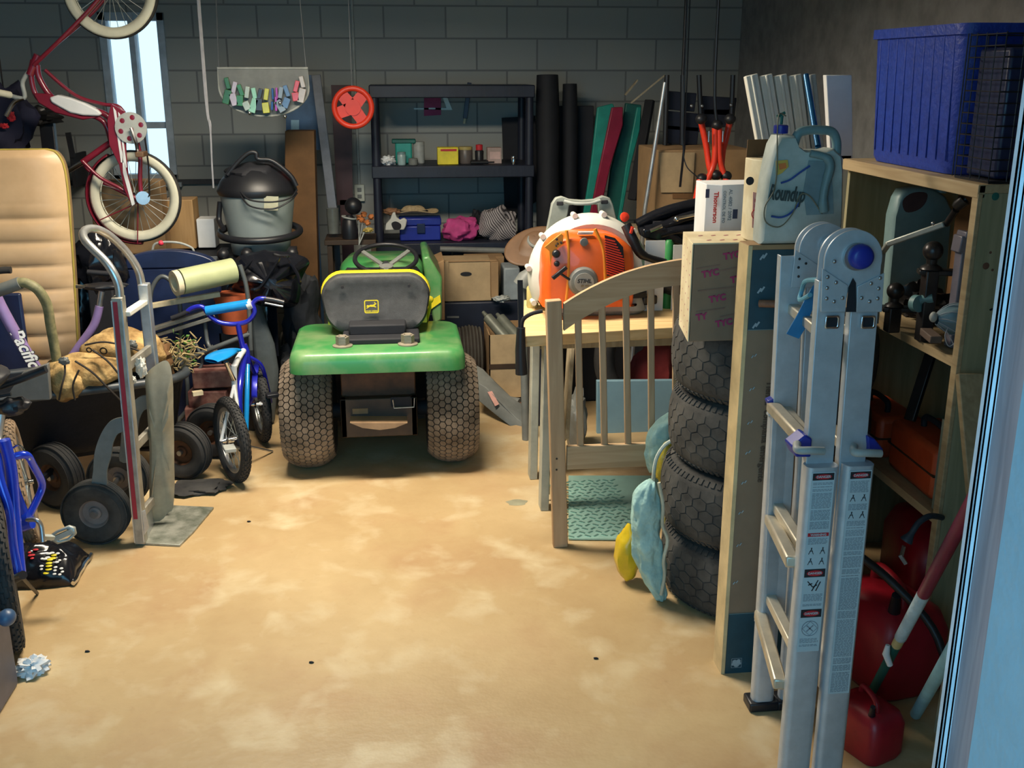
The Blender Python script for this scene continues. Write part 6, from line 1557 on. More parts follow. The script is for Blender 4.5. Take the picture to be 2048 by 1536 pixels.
# white carton, brown cartons behind the bicycle wheel
solo('white_box', MB().box(A(398, 470, 6.0).x, A(433, 470, 6.0).x, 5.95, 6.08, tbz + .012, A(400, 436, 6.0).z), K['paper'], 'small white box on the table left of the vacuum', 'box', bevel=.004)
solo('tan_carton', MB().box(A(338, 430, 6.05).x, A(395, 430, 6.05).x, 5.93, 6.10, tbz + .012, A(360, 395, 6.05).z), wood('tan_wood_box', (.34, .20, .08), (.42, .26, .11), 'Z'), 'tan wooden box on the table right of the bicycle wheel', 'box', bevel=.004)
solo('brown_carton', MB().box(A(196, 430, 5.9).x, A(336, 430, 5.9).x, 5.78, 5.92, tbz + .012, A(250, 358, 5.9).z), K['card'], 'large brown carton on the table behind the bicycle wheel', 'box', bevel=.004)
rr2 = thing('sneaker_pair_bag', 'small red and silver gadget on the table under the bicycle wheel', 'gadget', A(350, 490, 5.55))
rr2.name = 'small_gadget'; BASE['small_gadget'] = BASE.get('small_gadget', rr2.location.copy())
q = MB().box(A(320, 497, 5.5).x, A(372, 497, 5.5).x, 5.5, 5.56, tbz + .010, tbz + .05)
part('gadget_body', q, K['navy'], rr2, bevel=.01)
part('red_light', MB().ball(A(322, 486, 5.5), .014, 12, 8), mat('bright_pink_red', (.85, .05, .10), .4), rr2, 'bright red knob')
part('carry_loop', MB().tube(cr([A(305, 500, 5.5), A(310, 488, 5.5), A(330, 484, 5.5), A(360, 486, 5.5), A(384, 496, 5.5), A(388, 508, 5.5)], 4), .006, 8), K['lightgrey'], rr2)

# ---- hanging basket-like tray, string, mirror etc. at top
hb_ = thing('hanging_tray', 'rounded clear tray full of small packets hanging from the ceiling', 'tray', A(528, 230, 6.0))
tc_ = A(528, 175, 6.0)
def hbf(u, v):
    a = PI*(1 + u); r = v
    return (tc_.x + .235*r*math.cos(a), 6.0 + .10*r*math.sin(a)*0 + .0, tc_.z + .17*r*math.sin(a))
rim2 = [V((tc_.x + .238*math.cos(a), 6.0, tc_.z + .15*math.sin(a))) for a in [PI + PI*k/24 for k in range(25)]]
part('tray_rim', MB().tube(rim2 + [V((tc_.x + .238, 6.0, tc_.z + .1)), V((tc_.x - .238, 6.0, tc_.z + .1))], .006, 8, True), K['lightgrey'], hb_)
part('tray_back', MB().prism(rim2 + [V((tc_.x + .238, 6.0, tc_.z + .1)), V((tc_.x - .238, 6.0, tc_.z + .1))], (0, .01, 0)), K['greyplastic'], hb_)
part('tray_cords', MB().tube([V((tc_.x - .23, 6.0, tc_.z + .1)), V((tc_.x - .2, 6.0, ZC - .001))], .003, 6).tube([V((tc_.x + .23, 6.0, tc_.z + .1)), V((tc_.x + .2, 6.0, ZC - .001))], .003, 6), K['steel'], hb_)
cols = [(.05, .16, .07), (.50, .45, .55), (.06, .22, .10), (.42, .50, .45), (.30, .60, .45), (.05, .05, .06), (.55, .55, .08), (.03, .10, .30), (.40, .08, .40), (.25, .30, .35), (.12, .20, .35), (.60, .10, .12), (.50, .45, .42)]
lbs = ['dark green packet', 'pale lilac packet', 'green packet', 'grey-green packet', 'mint green packet', 'black packet', 'yellow packet', 'thin blue packet', 'thin purple packet', 'grey packet', 'slate blue packet', 'red packet', 'pale packet']
xs_ = [455, 468, 480, 493, 507, 518, 531, 544, 552, 560, 572, 592, 604]
for i, x in enumerate(xs_):
    dz = .15*math.sqrt(max(0, 1 - ((A(x, 200, 5.97).x - tc_.x)/.245)**2))
    w_ = .026 if i not in (7, 8) else .012
    xx = A(x, 200, 5.97).x
    solo('packet', MB().obox((xx, 5.965, tc_.z - dz + .045 + (i % 3)*.008), (w_ + .010*(i not in (7, 8)), .030, .075 - (i % 4)*.010), ry=[.3, -.25, .1, -.4, .35, .05, -.1, .08, .02, -.5, .4, -.12, .25][i]).obox((xx + .006, 5.975, tc_.z - dz + .115), (w_*.9, .026, .06), ry=[-.2, .3, -.3, .2, -.15, .3, .2, .0, .0, .2, -.3, .3, -.2][i]), mat('packet_film', cols[i], .25), lbs[i] + ' in the hanging tray' + (', at its left end' if i == 0 else ''), 'packet', 'packets in the hanging tray', bevel=.003)
for i, (x, y) in enumerate(((499, 226), (560, 206), (570, 233))):
    solo('shiny_bulb', MB().ball(A(x, y, 5.935), .010, 10, 8).cyl(A(x, y, 5.94), A(x, y, 5.99), .006), K['chrome'], ['small shiny bulb at the bottom left of the hanging tray', 'small shiny bulb high in the middle of the hanging tray', 'small shiny bulb at the bottom middle of the hanging tray'][i], 'bulb', 'shiny bulbs in the hanging tray')
solo('white_string', MB().tube(cr([(A(410, 150, 5.9).x, 5.9, ZC - .001), A(412, 195, 5.9), A(420, 250, 5.9), A(424, 330, 5.9), A(427, 376, 5.9)], 5), [.010]*6 + [.008]*5 + [.005]*10, 6), mat('pale_string', (.42, .42, .45), .7), 'pale ribbon hanging in front of the back wall', 'ribbon')
# tall cardboard and boards left of the rack
solo('tall_brown_carton', MB().prism([A(570, 262, 6.45), A(628, 262, 6.45), V((A(648, 740, 6.45).x - .02, 6.45, .001)), V((A(566, 700, 6.45).x, 6.45, .001))], (0, .16, 0)), K['carddark'], 'tall brown cardboard box standing behind the vacuum', 'box', bevel=.004)
solo('blue_board', MB().prism([A(x, y, 6.9) for x, y in ((572,150),(640,150),(640,300),(572,300))], (0, .02, 0)).box(A(580, 300, 6.9).x, A(630, 300, 6.9).x, 6.9, 6.92, .001, 1.3), mat('blue_grey_board', (.05, .12, .24), .5), 'blue-grey board behind the tall brown carton', 'board')
solo('white_plate', MB().prism([A(x, y, 6.89) for x, y in ((582,240),(598,240),(598,262),(582,262))], (0, .008, 0)), mat('pale_blue_plate', (.30, .50, .62), .5), 'small pale blue plate on the blue-grey board', 'plate')
solo('grey_plank', MB().bar(A(632, 150, 6.78), A(668, 440, 6.70), .055, .03, (0, 1, 0)).bar(A(668, 440, 6.70), (A(672, 480, 6.68).x, 6.68, .001), .055, .03, (0, 1, 0)), mat('grey_plank', (.16, .18, .22), .6), 'long grey plank leaning left of the dark maroon board', 'plank', bevel=.003)
solo('maroon_board', MB().prism([A(662, 170, 6.95), A(702, 170, 6.95), A(706, 410, 6.95), A(674, 410, 6.95)], (0, .02, 0)).box(A(680, 410, 6.95).x, A(704, 410, 6.95).x, 6.95, 6.97, .001, A(690, 400, 6.95).z), mat('dark_maroon_board', (.05, .02, .025), .6), 'dark maroon board leaning under the red steering wheel', 'board')
# outlet
ol = thing('wall_outlet', 'white wall outlet with conduit left of the rack', 'outlet', A(719, 386, 7.18))
p = A(719, 386, 7.17)
part('plate', MB().box(p.x - .033, p.x + .033, 7.165, 7.199, p.z - .055, p.z + .055), mat('outlet_white', (.55, .58, .50), .5), ol, bevel=.003)
for dz in (-.022, .022): part('socket', MB().box(p.x - .014, p.x + .014, 7.161, 7.166, p.z + dz - .013, p.z + dz + .013), K['greyplastic'], ol, bevel=.002)
part('conduit', MB().cyl((p.x, 7.19, p.z + .055), (p.x, 7.19, ZC - .001), .009), K['lightgrey'], ol)
# red steering wheel hanging
SWY = 6.3
swc = A(706, 215, SWY); swr = (A(747, 215, SWY).x - A(664, 215, SWY).x)/2
rs = thing('red_steering_wheel', 'red toy steering wheel with three spokes hanging on the wall', 'steering wheel', swc)
part('rim', MB().torus(swc, (0, 1, 0), swr*.9, .016, 40, 10), K['redorange'], rs, smooth=80)
q = MB()
for a in (200, -55, 50, 130):
    a = math.radians(a); d = V((math.cos(a), 0, math.sin(a))); n_ = V((-math.sin(a), 0, math.cos(a)))
    q.prism([swc + d*.02 + n_*.035, swc + d*swr*.86 + n_*.032, swc + d*swr*.86 - n_*.032, swc + d*.02 - n_*.035], (0, .012, 0))
q.lathe([(.045, -.008), (.045, .018), (.001, .018)], swc, (0, 1, 0), 20)
part('spokes', q, K['redorange'], rs)
part('hanging_cord', MB().tube([swc + V((0, 0, swr*.9)), V((swc.x, SWY, ZC - .001))], .003, 6), K['steel'], rs)
# vase of artificial flowers / figures left of the rack
fl = thing('black_vase', 'black figure-shaped vase with a pale band on the shelf left of the rack', 'vase', A(706, 460, 6.4))
vp = A(706, 402, 6.4); vb = A(700, 470, 6.4)
part('vase_body', MB().lathe([(.045, 0), (.05, .05), (.04, .11), (.018, .14)], (vb.x, 6.4, vb.z - .02), n=20).ball((vp.x, 6.4, vp.z - .03), .052, 18, 12), K['black'], fl)
part('pale_band', MB().torus((vb.x + .0, 6.4, vb.z + .105), (.2, 0, 1), .042, .006, 24, 6), K['lightgrey'], fl)
af = thing('artificial_flowers', 'orange artificial flowers beside the black vase', 'flowers', A(735, 470, 6.35))
q = MB()
for (x, y) in ((718, 435), (728, 428), (742, 434), (735, 445), (724, 440)): q.lump(A(x, y, 6.3), (.018, .015, .016), .4, 4, 12, 8, seed=x)
part('blossoms', q, mat('rusty_orange_petals', (.50, .16, .04), .8, var=.5), af)
q = MB()
for (x, y) in ((718, 435), (728, 428), (742, 434), (735, 445)): q.tube([A(x, y, 6.3), A(718, 490, 6.3)], .003, 5)
part('stems', q, K['lightgrey'], af)
part('yellow_blossom', MB().lump(A(736, 460, 6.3), (.03, .02, .014), .3, 4), mat('dull_yellow', (.40, .30, .08), .8), af)
gb = A(666, 440, 6.45)
solo('grey_glass', MB().lathe([(.032, 0), (.036, .10), (.036, .15)], (gb.x, 6.45, gb.z - .08), n=18), mat('smoky_glass', (.12, .13, .12), .3), 'smoky glass jar left of the black vase', 'jar')
sh_ = A(700, 485, 6.4).z
zz_ = vb.z - .02
solo('side_table', MB().box(A(650, 480, 6.4).x, A(752, 480, 6.4).x, 6.33, 6.60, zz_ - .03, zz_ - .001).box(A(655, 480, 6.4).x, A(655, 480, 6.4).x + .03, 6.34, 6.37, 0, zz_ - .03).box(A(742, 480, 6.4).x, A(742, 480, 6.4).x + .03, 6.34, 6.37, 0, zz_ - .03).box(A(655, 480, 6.4).x, A(655, 480, 6.4).x + .03, 6.5, 6.53, 0, zz_ - .03).box(A(742, 480, 6.4).x, A(742, 480, 6.4).x + .03, 6.5, 6.53, 0, zz_ - .03), K['darkbrown'], 'dark narrow side table behind the tractor seat', 'table', bevel=.003)
# black coats left of tractor
solo('black_coat', MB().lump((-.50, 5.60, .50), (.10, .11, .26), .3, 2.2, 32, 20, 3).lump((-.54, 5.58, .2), (.10, .14, .28), .25, 2, flat=.001), mat('black_coat_cloth', (.010, .012, .016), .8, bump=.5, bscale=12), 'heap of black coats behind the left side of the tractor', 'coat')
solo('grey_pipe', MB().cyl(A(880, 498, 6.56), A(1035, 502, 6.56), .018).bar(A(905, 499, 6.56) + V((0, .0, 0)), (A(905, 498, 6.56).x, 6.64, .675), .012, .012).bar(A(1020, 501, 6.56), (A(1020, 500, 6.56).x, 6.64, .675), .012, .012), K['greyplastic'], 'grey horizontal pipe hanging under the lower rack shelf', 'pipe')

# ---- hand truck
ht_ = thing('hand_truck', 'aluminium hand truck with loop handle, red stripe and pneumatic wheels', 'hand truck', (-1.03, 4.1, 0))
HY0, HY1 = 3.95, 4.27
ra = part('side_rail', MB().bar((-1.035, HY0, .01), (-1.022, HY0, 1.0), .040, .055, (0, 1, 0)), K['aludirty'], ht_, bevel=.004)
rb = part('side_rail', MB().bar((-.995, HY1, .01), (-1.000, HY1, .985), .040, .055, (0, 1, 0)), K['alu'], ht_, bevel=.004)
part('red_stripe', MB().bar((-1.040, HY0 - .0285, .12), (-1.028, HY0 - .0285, .985), .016, .002, (0, 1, 0)), mat('dark_red_tape', (.34, .012, .03), .45), ra, 'red tape stripe')
q = MB()
for dx in (-.0175, .0175): q.bar((-1.035 + dx, HY0 - .029, .02), (-1.022 + dx, HY0 - .029, .99), .004, .006, (0, 1, 0))
part('rail_lips', q, K['alu'], ra)
LP = [(240,604,3.95),(238,575,3.95),(229,550,3.95),(212,524,3.96),(188,500,3.98),(171,482,4.01),(166,467,4.06),(176,458,4.12),(196,459,4.17),(220,472,4.21),(247,497,4.24),(268,525,4.26),(280,552,4.27),(287,600,4.27)]
part('loop_handle', MB().tube(cr([A(*p) for p in LP], 5), .0155, 14), mat('polished_aluminium', (.62, .64, .64), .3, .85), ht_, smooth=80)
part('cross_bar', MB().bar(A(252, 628, 3.96), A(288, 604, 4.26), .034, .020), K['offwhite'], ht_, bevel=.004)
for z in (.72, .40, .12):
    part('cross_strut', MB().bar((-1.03, HY0, z), (-.998, HY1, z), .02, .035), K['aludirty'], ht_, bevel=.003)
tp_ = part('toe_plate', MB().prism([Z(272, 1090), Z(360, 1094), Z(388, 1066), Z(428, 1018), Z(338, 1014)], (0, 0, .010)), mat('worn_green_grey_plate', (.22, .25, .19), .45, .5, var=.35, scale=14, rgb2=(.42, .42, .36)), ht_, bevel=.002)
part('toe_bracket', MB().prism([A(270, 1088, 3.925), A(278, 1086, 3.925), A(298, 1056, 3.925), A(290, 1020, 3.925), A(268, 1030, 3.925)], (0, .006, 0)).box(-1.03, -1.02, HY0, HY1, .01, .10), K['alu'], ht_, bevel=.001)
part('back_plate', MB().prism([A(x, y, 4.20) for x, y in ((322,905),(338,905),(342,1010),(326,1018))], (0, .02, 0)), K['alu'], ht_, bevel=.002)
br = [(256,838),(238,836),(220,843),(206,860),(195,884),(188,910),(186,940),(184,976),(212,976),(214,942),(222,914),(226,888),(236,868),(256,860)]
part('stair_bracket', MB().prism(cr([A(x, y, 3.97) for x, y in br], 3, True), (0, .012, 0)), K['greyplastic'], ht_, 'curved grey bracket', bevel=.002)
part('stair_bracket', MB().prism([p + V((.035, .29, .0)) for p in cr([A(x, y, 3.97) for x, y in br], 3, True)], (0, .012, 0)), K['greyplastic'], ht_, 'curved grey bracket', bevel=.002)
for y in (3.99, 4.36):
    c = V((A(194, 1034, 3.99).x, y, .1295))
    wheel_simple(ht_, c, (.10, 1, .0), .128, .085, .058, K['tyrewall'], mat('dusty_grey_rim', (.24, .21, .20), .5, .2), .014, 5)
part('axle', MB().cyl((A(194, 1034, 3.99).x, 3.98, .13), (A(194, 1034, 3.99).x, 4.37, .13), .010), K['steel'], ht_)
# crumpled tan sheet strapped between the rails
O_ = cr([A(x, y, 4.12) for x, y in ((276,752),(300,728),(320,724),(330,760),(332,840),(333,1000),(318,1030),(292,1058),(284,1040),(283,900),(277,800))], 4, True)
cO = sum(O_, V())/len(O_); rings = []
for s, dy in ((.3, -.022), (.7, -.018), (1, 0), (.8, .012)):
    rings.append([V((cO.x + (p.x-cO.x)*s + .03, 4.12 + dy + .012*_n.noise(p*12), max(.02, cO.z + (p.z-cO.z)*s))) for p in O_])
part('folded_sheet', MB().rloft(rings), mat('dusty_tan_plastic', (.34, .30, .21), .5, var=.2, scale=8), ht_, smooth=35)
part('white_tie', MB().lump(A(282, 735, 4.05), (.020, .02, .035), .3, 3).lump(A(266, 760, 4.0), (.012, .01, .013), .3, 3), K['offwhite'], ht_, 'white cloth tie')

# ---- black garden cart with load
gc_ = thing('garden_cart', 'black poly garden cart with fat tyres behind the hand truck', 'garden cart', (-1.45, 4.72, 0))
def crg(z, hx, hy, r=.15):
    M_ = Matrix.Rotation(math.radians(20), 3, 'Z')
    return [V((-1.42, 4.62, 0)) + M_ @ V((x, y, z)) for x, y in rrect(0, 0, hx, hy, r, 6)]
part('tub', MB().rloft([crg(.20, .36, .13, .08), crg(.24, .40, .16, .10), crg(.47, .455, .20), crg(.485, .47, .215), crg(.505, .47, .215), crg(.505, .44, .185), crg(.40, .42, .16, .10), crg(.30, .40, .14, .10)]), mat('cart_black_poly', (.008, .010, .015), .6, bump=.1, spec=.3), gc_, smooth=50)
part('rim_roll', MB().tube(crg(.50, .468, .213), .020, 10, True), mat('cart_rim_grey', (.045, .055, .065), .4), gc_, smooth=80)
for (x, y, r) in ((A(142, 985, 4.36).x - .06, 4.38, .14), (A(362, 900, 4.62).x, 4.66, .13), (-.90, 4.93, .13), (-1.9, 4.5, .13)):
    wheel_simple(gc_, (x, y, r + .001), (.55 if x < -1.3 else .30, .9, 0), r, .09, .06, K['rubber'], K['rust'], .012, 4)
part('undercarriage', MB().bar((-1.75, 4.45, .17), (-1.0, 4.75, .17), .03, .03).bar((-1.5, 4.3, .16), (-1.4, 4.7, .20), .02, .02).bar((-1.2, 4.55, .06), (-1.30, 4.60, .22), .02, .02), K['black'], gc_)
# tan padded bundle: curled quilted bag
bd = thing('tan_bundle', 'lumpy tan quilted bundle with dark straps lying in the black garden cart', 'bundle', (-1.25, 4.5, .5))
q = MB().lump(A(245, 702, 4.60), (.175, .11, .100), .10, 1.9, 36, 24, 2).lump(A(172, 742, 4.50), (.165, .09, .075), .11, 1.9, 32, 20, 3)
part('main_lumps', q, K['burlap'], bd, smooth=60)
part('left_lump', MB().lump(A(135, 762, 4.44), (.085, .08, .085), .12, 2.2, 28, 18, 5), K['burlap'], bd, smooth=60)
part('support_fill', MB().lump((-1.30, 4.62, .42), (.24, .11, .12), .1, 2), K['strap'], bd)
q = MB()
for L_ in ([(150,722,4.36),(185,745,4.36),(215,775,4.37),(240,800,4.40)], [(185,700,4.43),(215,722,4.42),(240,752,4.43),(262,790,4.46)], [(170,690,4.47),(210,684,4.46),(260,695,4.47),(300,712,4.5)], [(118,800,4.34),(124,770,4.33),(130,745,4.35),(128,715,4.38)], [(150,800,4.33),(146,770,4.33),(158,740,4.34)]):
    q.tube(cr([A(*p) for p in L_], 5), .0045, 6)
part('straps', q, K['strap'], bd)
q = MB()
for (x, y, r) in ((178, 700, .010), (207, 702, .014)): q.torus(A(x, y, 4.47), (.1, 1, .2), r, .003, 16, 6)
part('eyelets', q, K['strap'], bd)
q = MB().lump(A(128, 722, 4.36), (.022, .01, .016), .2, 3).lump(A(262, 690, 4.5), (.026, .01, .020), .2, 3)
part('buckles', q, K['greyplastic'], bd)
# dried plant
dpn = thing('dried_plant', 'dried tan root plant with a few green leaves at the right end of the cart', 'plant', (-.98, 4.75, .45))
rnd = random.Random(3); q = MB(); c = A(350, 705, 4.75)
for k in range(110):
    a = c + V((rnd.uniform(-.09, .10), rnd.uniform(-.06, .06), rnd.uniform(-.07, .05)))
    b = a + V((rnd.uniform(-.05, .05), rnd.uniform(-.03, .03), rnd.uniform(-.03, .04))); d_ = b + V((rnd.uniform(-.03, .03), rnd.uniform(-.02, .02), rnd.uniform(-.02, .03)))
    q.tube([a, b, d_], [.004, .003, .0015], 5)
part('roots', q, K['dry'], dpn)
q = MB()
for k in range(26):
    a = A(rnd.uniform(345, 388), rnd.uniform(668, 730), rnd.uniform(4.68, 4.76)); d_ = V((rnd.uniform(-.03, .03), rnd.uniform(-.02, .02), rnd.uniform(-.01, .03))); s_n = d_.cross(V((rnd.random(), rnd.random(), rnd.random()))).normalized()*.007
    q.add([a, a + d_*.5 + s_n, a + d_, a + d_*.5 - s_n], [(0, 1, 2, 3)])
part('leaves', q, K['leaf'], dpn, solid=.001)
part('root_ball', MB().lump(A(322, 722, 4.72), (.05, .05, .08), .3, 3), K['carddark'], dpn)

# ---- lilac kids bicycle with lettering
pb2 = thing('lilac_bicycle', 'lilac kids bicycle with white lettering on its down tube standing behind the cart', 'bicycle', (-1.45, 4.98, 0))
PY = 4.93
T = lambda pts, r, n_, m, k=5, **kw: part(n_, MB().tube(cr([A(*p) for p in pts], k), r, 12), K[m], pb2, smooth=80, **kw)
dtb = T([(-18,565,PY-.02),(0,610,PY-.02),(50,700,PY-.02),(98,778,PY-.02)], .026, 'down_tube', 'purple')
T([(70,790,PY),(98,775,PY),(135,725,PY),(160,690,PY),(188,650,PY),(199,612,PY)], .019, 'curved_frame_tube', 'purple')
T([(199,614,PY),(204,582,PY)], .013, 'seat_post', 'alu')
part('saddle', MB().lump(A(210, 572, PY), (.10, .05, .018), .1, 2), K['black'], pb2)
T([(152,573,PY-.02),(170,574,PY-.02),(205,580,PY-.02)], .009, 'saddle_rail', 'chrome')
T([(175,544,PY+.05),(225,548,PY+.05)], .012, 'reflector_bar', 'blackmatte')
T([(95,775,PY),(100,800,PY),(130,800,PY)], .02, 'crank_housing', 'purple')
wcn = A(320, 670, 5.05)
spoke_wheel(pb2, V((-1.27, 5.06, .205)), (.25, 1, 0), .20, .022, K['rubber'], K['chrome'], 18, .012, 'rear_wheel')
spoke_wheel(pb2, V((-2.0, 4.93, .205)), (.25, 1, 0), .20, .022, K['rubber'], K['chrome'], 18, .012, 'front_wheel')
part('chain_stay', MB().tube([A(110, 798, PY), V((-1.27, 5.06, .205))], .010, 8), K['purple'], pb2)
part('fork', MB().tube([A(-18, 565, PY-.02), V((-2.0, 4.90, .205))], .013, 8), K['purple'], pb2)
d0, d1 = A(12, 634, PY - .046), A(84, 762, PY - .046)
text('Pacific', (d0 + d1)/2 + V((.004, -.002, .004)), d1 - d0, (.25, -1, .25), .075, K['white'], dtb, bold=.002, shear=.25)
text('Pacific', (d0 + d1)/2 + V((.004, .0, .004)), d1 - d0, (.25, -1, .25), .078, K['ink'], dtb, bold=.004, shear=.25)
T([(-30,548,PY),(0,541,PY),(22,540,PY)], .016, 'handle_grip', 'rubber')
# ---- olive bent pipe with grey grip
op = thing('bent_pipe_handle', 'dusty olive bent pipe with grey grip in front of the tan seat back', 'pipe', (-1.5, 4.4, 0))
part('pipe', MB().tube(cr([A(35, 566, 4.42), A(52, 566, 4.42), A(76, 580, 4.42), A(94, 610, 4.44), A(101, 650, 4.46), A(110, 700, 4.48), (A(120, 760, 4.50).x, 4.5, .53)], 6), .0205, 14), K['olive'], op, smooth=80)
part('grip', MB().tube([A(40, 566, 4.42), A(18, 574, 4.42), A(-30, 590, 4.42)], .026, 12), K['greyplastic'], op, smooth=80)
solo('navy_sheet', MB().box(-2.15, A(42, 640, 5.0).x, 5.035, 5.06, .001, A(20, 590, 5.0).z), K['navy'], 'dark navy panel behind the lilac bicycle tube at the far left', 'panel', bevel=.01)
solo('slate_sheet', MB().prism([A(x, y, 4.30) for x, y in ((15,790),(45,745),(95,728),(100,800),(15,802))], (0, .03, 0)), mat('slate_grey_sheet', (.17, .17, .16), .6), 'grey slate-like sheet lying in the left end of the cart', 'sheet', bevel=.003)

# ---- big blue bicycle in the left foreground
bk = thing('blue_bicycle', 'bright blue bicycle at the left edge in the foreground, seen almost edge-on', 'bicycle', (-1.35, 3.6, 0))
nw = V((A(12, 1165, 3.22).x, 3.22, .256)); fw2 = V((A(37, 930, 4.0).x, 4.0, .256))
spoke_wheel(bk, nw, (.93, .36, .02), .255, .027, K['rubber'], K['alu'], 28, .016, 'rear_wheel', knobs=True)
spoke_wheel(bk, fw2, (.95, .31, .08), .255, .026, mat('dusty_tan_tyre', (.28, .20, .13), .85, var=.25), K['alu'], 28, .016, 'front_wheel', knobs=True)
B = lambda pts, r, n_, m='bluepaint', k=5, **kw: part(n_, MB().tube(cr([A(*p) for p in pts], k), r, 12), K[m], bk, smooth=80, **kw)
B([(8,880,3.35),(22,940,3.35),(30,1040,3.32),(40,1148,3.24)], .019, 'seat_stay')
B([(-12,900,3.30),(0,960,3.28),(18,1020,3.26),(28,1100,3.24),(38,1150,3.22)], .014, 'seat_stay')
B([(22,915,3.40),(52,910,3.42),(66,930,3.46),(84,968,3.52),(74,1000,3.50),(52,1042,3.45)], .013, 'chain_stay')
B([(50,1042,3.45),(30,990,3.45),(10,930,3.45),(-20,870,3.45)], .021, 'down_tube')
part('bottom_bracket', MB().cyl(A(38, 1048, 3.44), A(62, 1040, 3.44), .030, n=18), K['bluepaint'], bk)
B([(54,1040,3.42),(72,1040,3.40),(82,1052,3.40),(86,1084,3.38)], .008, 'crank_arm', 'steel')
pdl = [(98,1072),(112,1062),(138,1051),(150,1055),(153,1068),(140,1080),(116,1087),(104,1080)]
pin_ = [(112,1074),(118,1067),(140,1058),(144,1064),(138,1072),(118,1080)]
O2 = [A(x, y, 3.45) for x, y in pdl]
q = MB(); n = len(O2)
cen = sum(O2, V())/n; I2 = [cen + (p - cen)*.66 for p in O2]
q.add(O2 + I2, [(k, (k+1) % n, (k+1) % n + n, k + n) for k in range(n)])
q.bar(A(112, 1076, 3.445), A(144, 1062, 3.445), .010, .008, (0, 1, 0)).bar(A(86, 1074, 3.42), A(106, 1075, 3.44), .008, .008, (0, 1, 0))
part('pedal', q, K['galv'], bk, solid=.012)
part('brake_arm', MB().tube(cr([A(26, 896, 3.45), A(38, 890, 3.43), A(48, 902, 3.42), A(44, 920, 3.42)], 4), .004, 8).tube(cr([A(46, 905, 3.42), A(56, 912, 3.42), A(60, 920, 3.42)], 4), .004, 8), K['chrome'], bk)
B([(-20,778,3.50),(30,762,3.50),(92,738,3.50)], .013, 'handle_grip', 'black')
part('stem_clamp', MB().lump(A(25, 812, 3.48), (.055, .04, .030), .15, 2).tube([A(0, 792, 3.46), A(22, 788, 3.46)], .006), K['black'], bk)
part('saddle_shell', MB().lump(A(-40, 760, 3.40), (.08, .12, .04), .1, 2), K['black'], bk)
B([(2,830,3.44),(-4,880,3.40),(8,900,3.36)], .014, 'seat_post', 'alu')
part('axle_peg', MB().cyl(A(30, 1158, 3.20), A(46, 1150, 3.16), .014, n=12), K['black'], bk)
part('side_stand', MB().tube([A(40, 1150, 3.25), Z(75, 1190) + V((0,0,.006))], .006, 8), K['black'], bk)
# ---- foreground bits under the blue bicycle
fb = thing('mauve_case', 'grey-mauve case in the lower left corner with crumpled white bag', 'case', (-1.33, 2.86, 0))
part('case_body', MB().box(-1.62, -1.185, 2.80, 2.97, .001, .255), mat('mauve_grey_case', (.10, .095, .12), .5), fb, bevel=.01)
part('case_latch', MB().ball(A(14, 1235, 2.88), (.025, .03, .025), 14, 8), mat('slate_blue_latch', (.04, .09, .18), .4), fb, 'slate blue knob')
solo('white_bag', MB().lump((A(42, 1345, 2.98).x + .015, 3.03, .022), (.05, .04, .028), .4, 4, flat=.001), K['paper'], 'crumpled white plastic bag on the floor at the lower left corner', 'bag')
pbg = thing('printed_bag', 'shiny black plastic bag with yellow, white and red print on the floor at left', 'bag', (-1.28, 3.72, 0))
def bagf(u, v):
    x = -1.60 + .40*u; y = 3.57 + .24*v + .04*u
    e = (1 - (2*abs(u - .5))**4)*(1 - (2*abs(v - .5))**3)
    return (x + .02*_n.noise(V((u*4, v*4, 1))), y + .02*_n.noise(V((v*5, u*3, 2))), .004 + .115*max(0, e)**.6 + .022*e*_n.noise(V((u*9, v*7, 4))))
part('bag_body', MB().grid(bagf, 50, 30), K['plasticbag'], pbg, smooth=180, solid=.002)
def onbag(u, v): return V(bagf(u, v)) + V((0, -.004, .010))
PJ = [(proj(V(bagf(a/60, b/40))), a/60, b/40) for a in range(61) for b in range(41)]
def bagpx(x, y):
    (_, u, v) = min(PJ, key=lambda t_: (t_[0][0] - x)**2 + (t_[0][1] - y)**2)
    return V(bagf(u, v)) + V((.0, -.003, .004))
def marks(nm, m, L_, r0):
    q = MB()
    for (x, y, k) in L_: q.ball(bagpx(x, y), (r0*k, r0*.8, .0035), 8, 6)
    part(nm, q, m, pbg)
marks('yellow_print', K['yellow'], [(107,1112,1),(106,1117,1.1),(103,1122,1.1),(101,1128,1.1),(99,1133,1.1),(97,1139,1.1),(94,1145,1)], .011)
marks('white_print', K['white'], [(96,1108,1.5),(104,1106,1.3),(114,1108,1),(90,1120,1.3),(95,1117,1.2),(84,1119,.8),(86,1132,1),(84,1137,.7),(115,1128,1.1),(120,1123,.8),(112,1136,.9),(110,1141,.8),(123,1139,.9),(126,1145,.8),(108,1148,.9),(121,1147,.8)], .008)
marks('red_print', K['redink'], [(72,1102,1.2),(70,1107,1.1),(67,1112,1.1),(62,1112,1),(61,1106,.7),(65,1120,.8),(64,1126,.8)], .009)
part('foil_edge', MB().tube([onbag(1, v) for v in [k/10 for k in range(11)]] , .009, 6), K['chrome'], pbg)

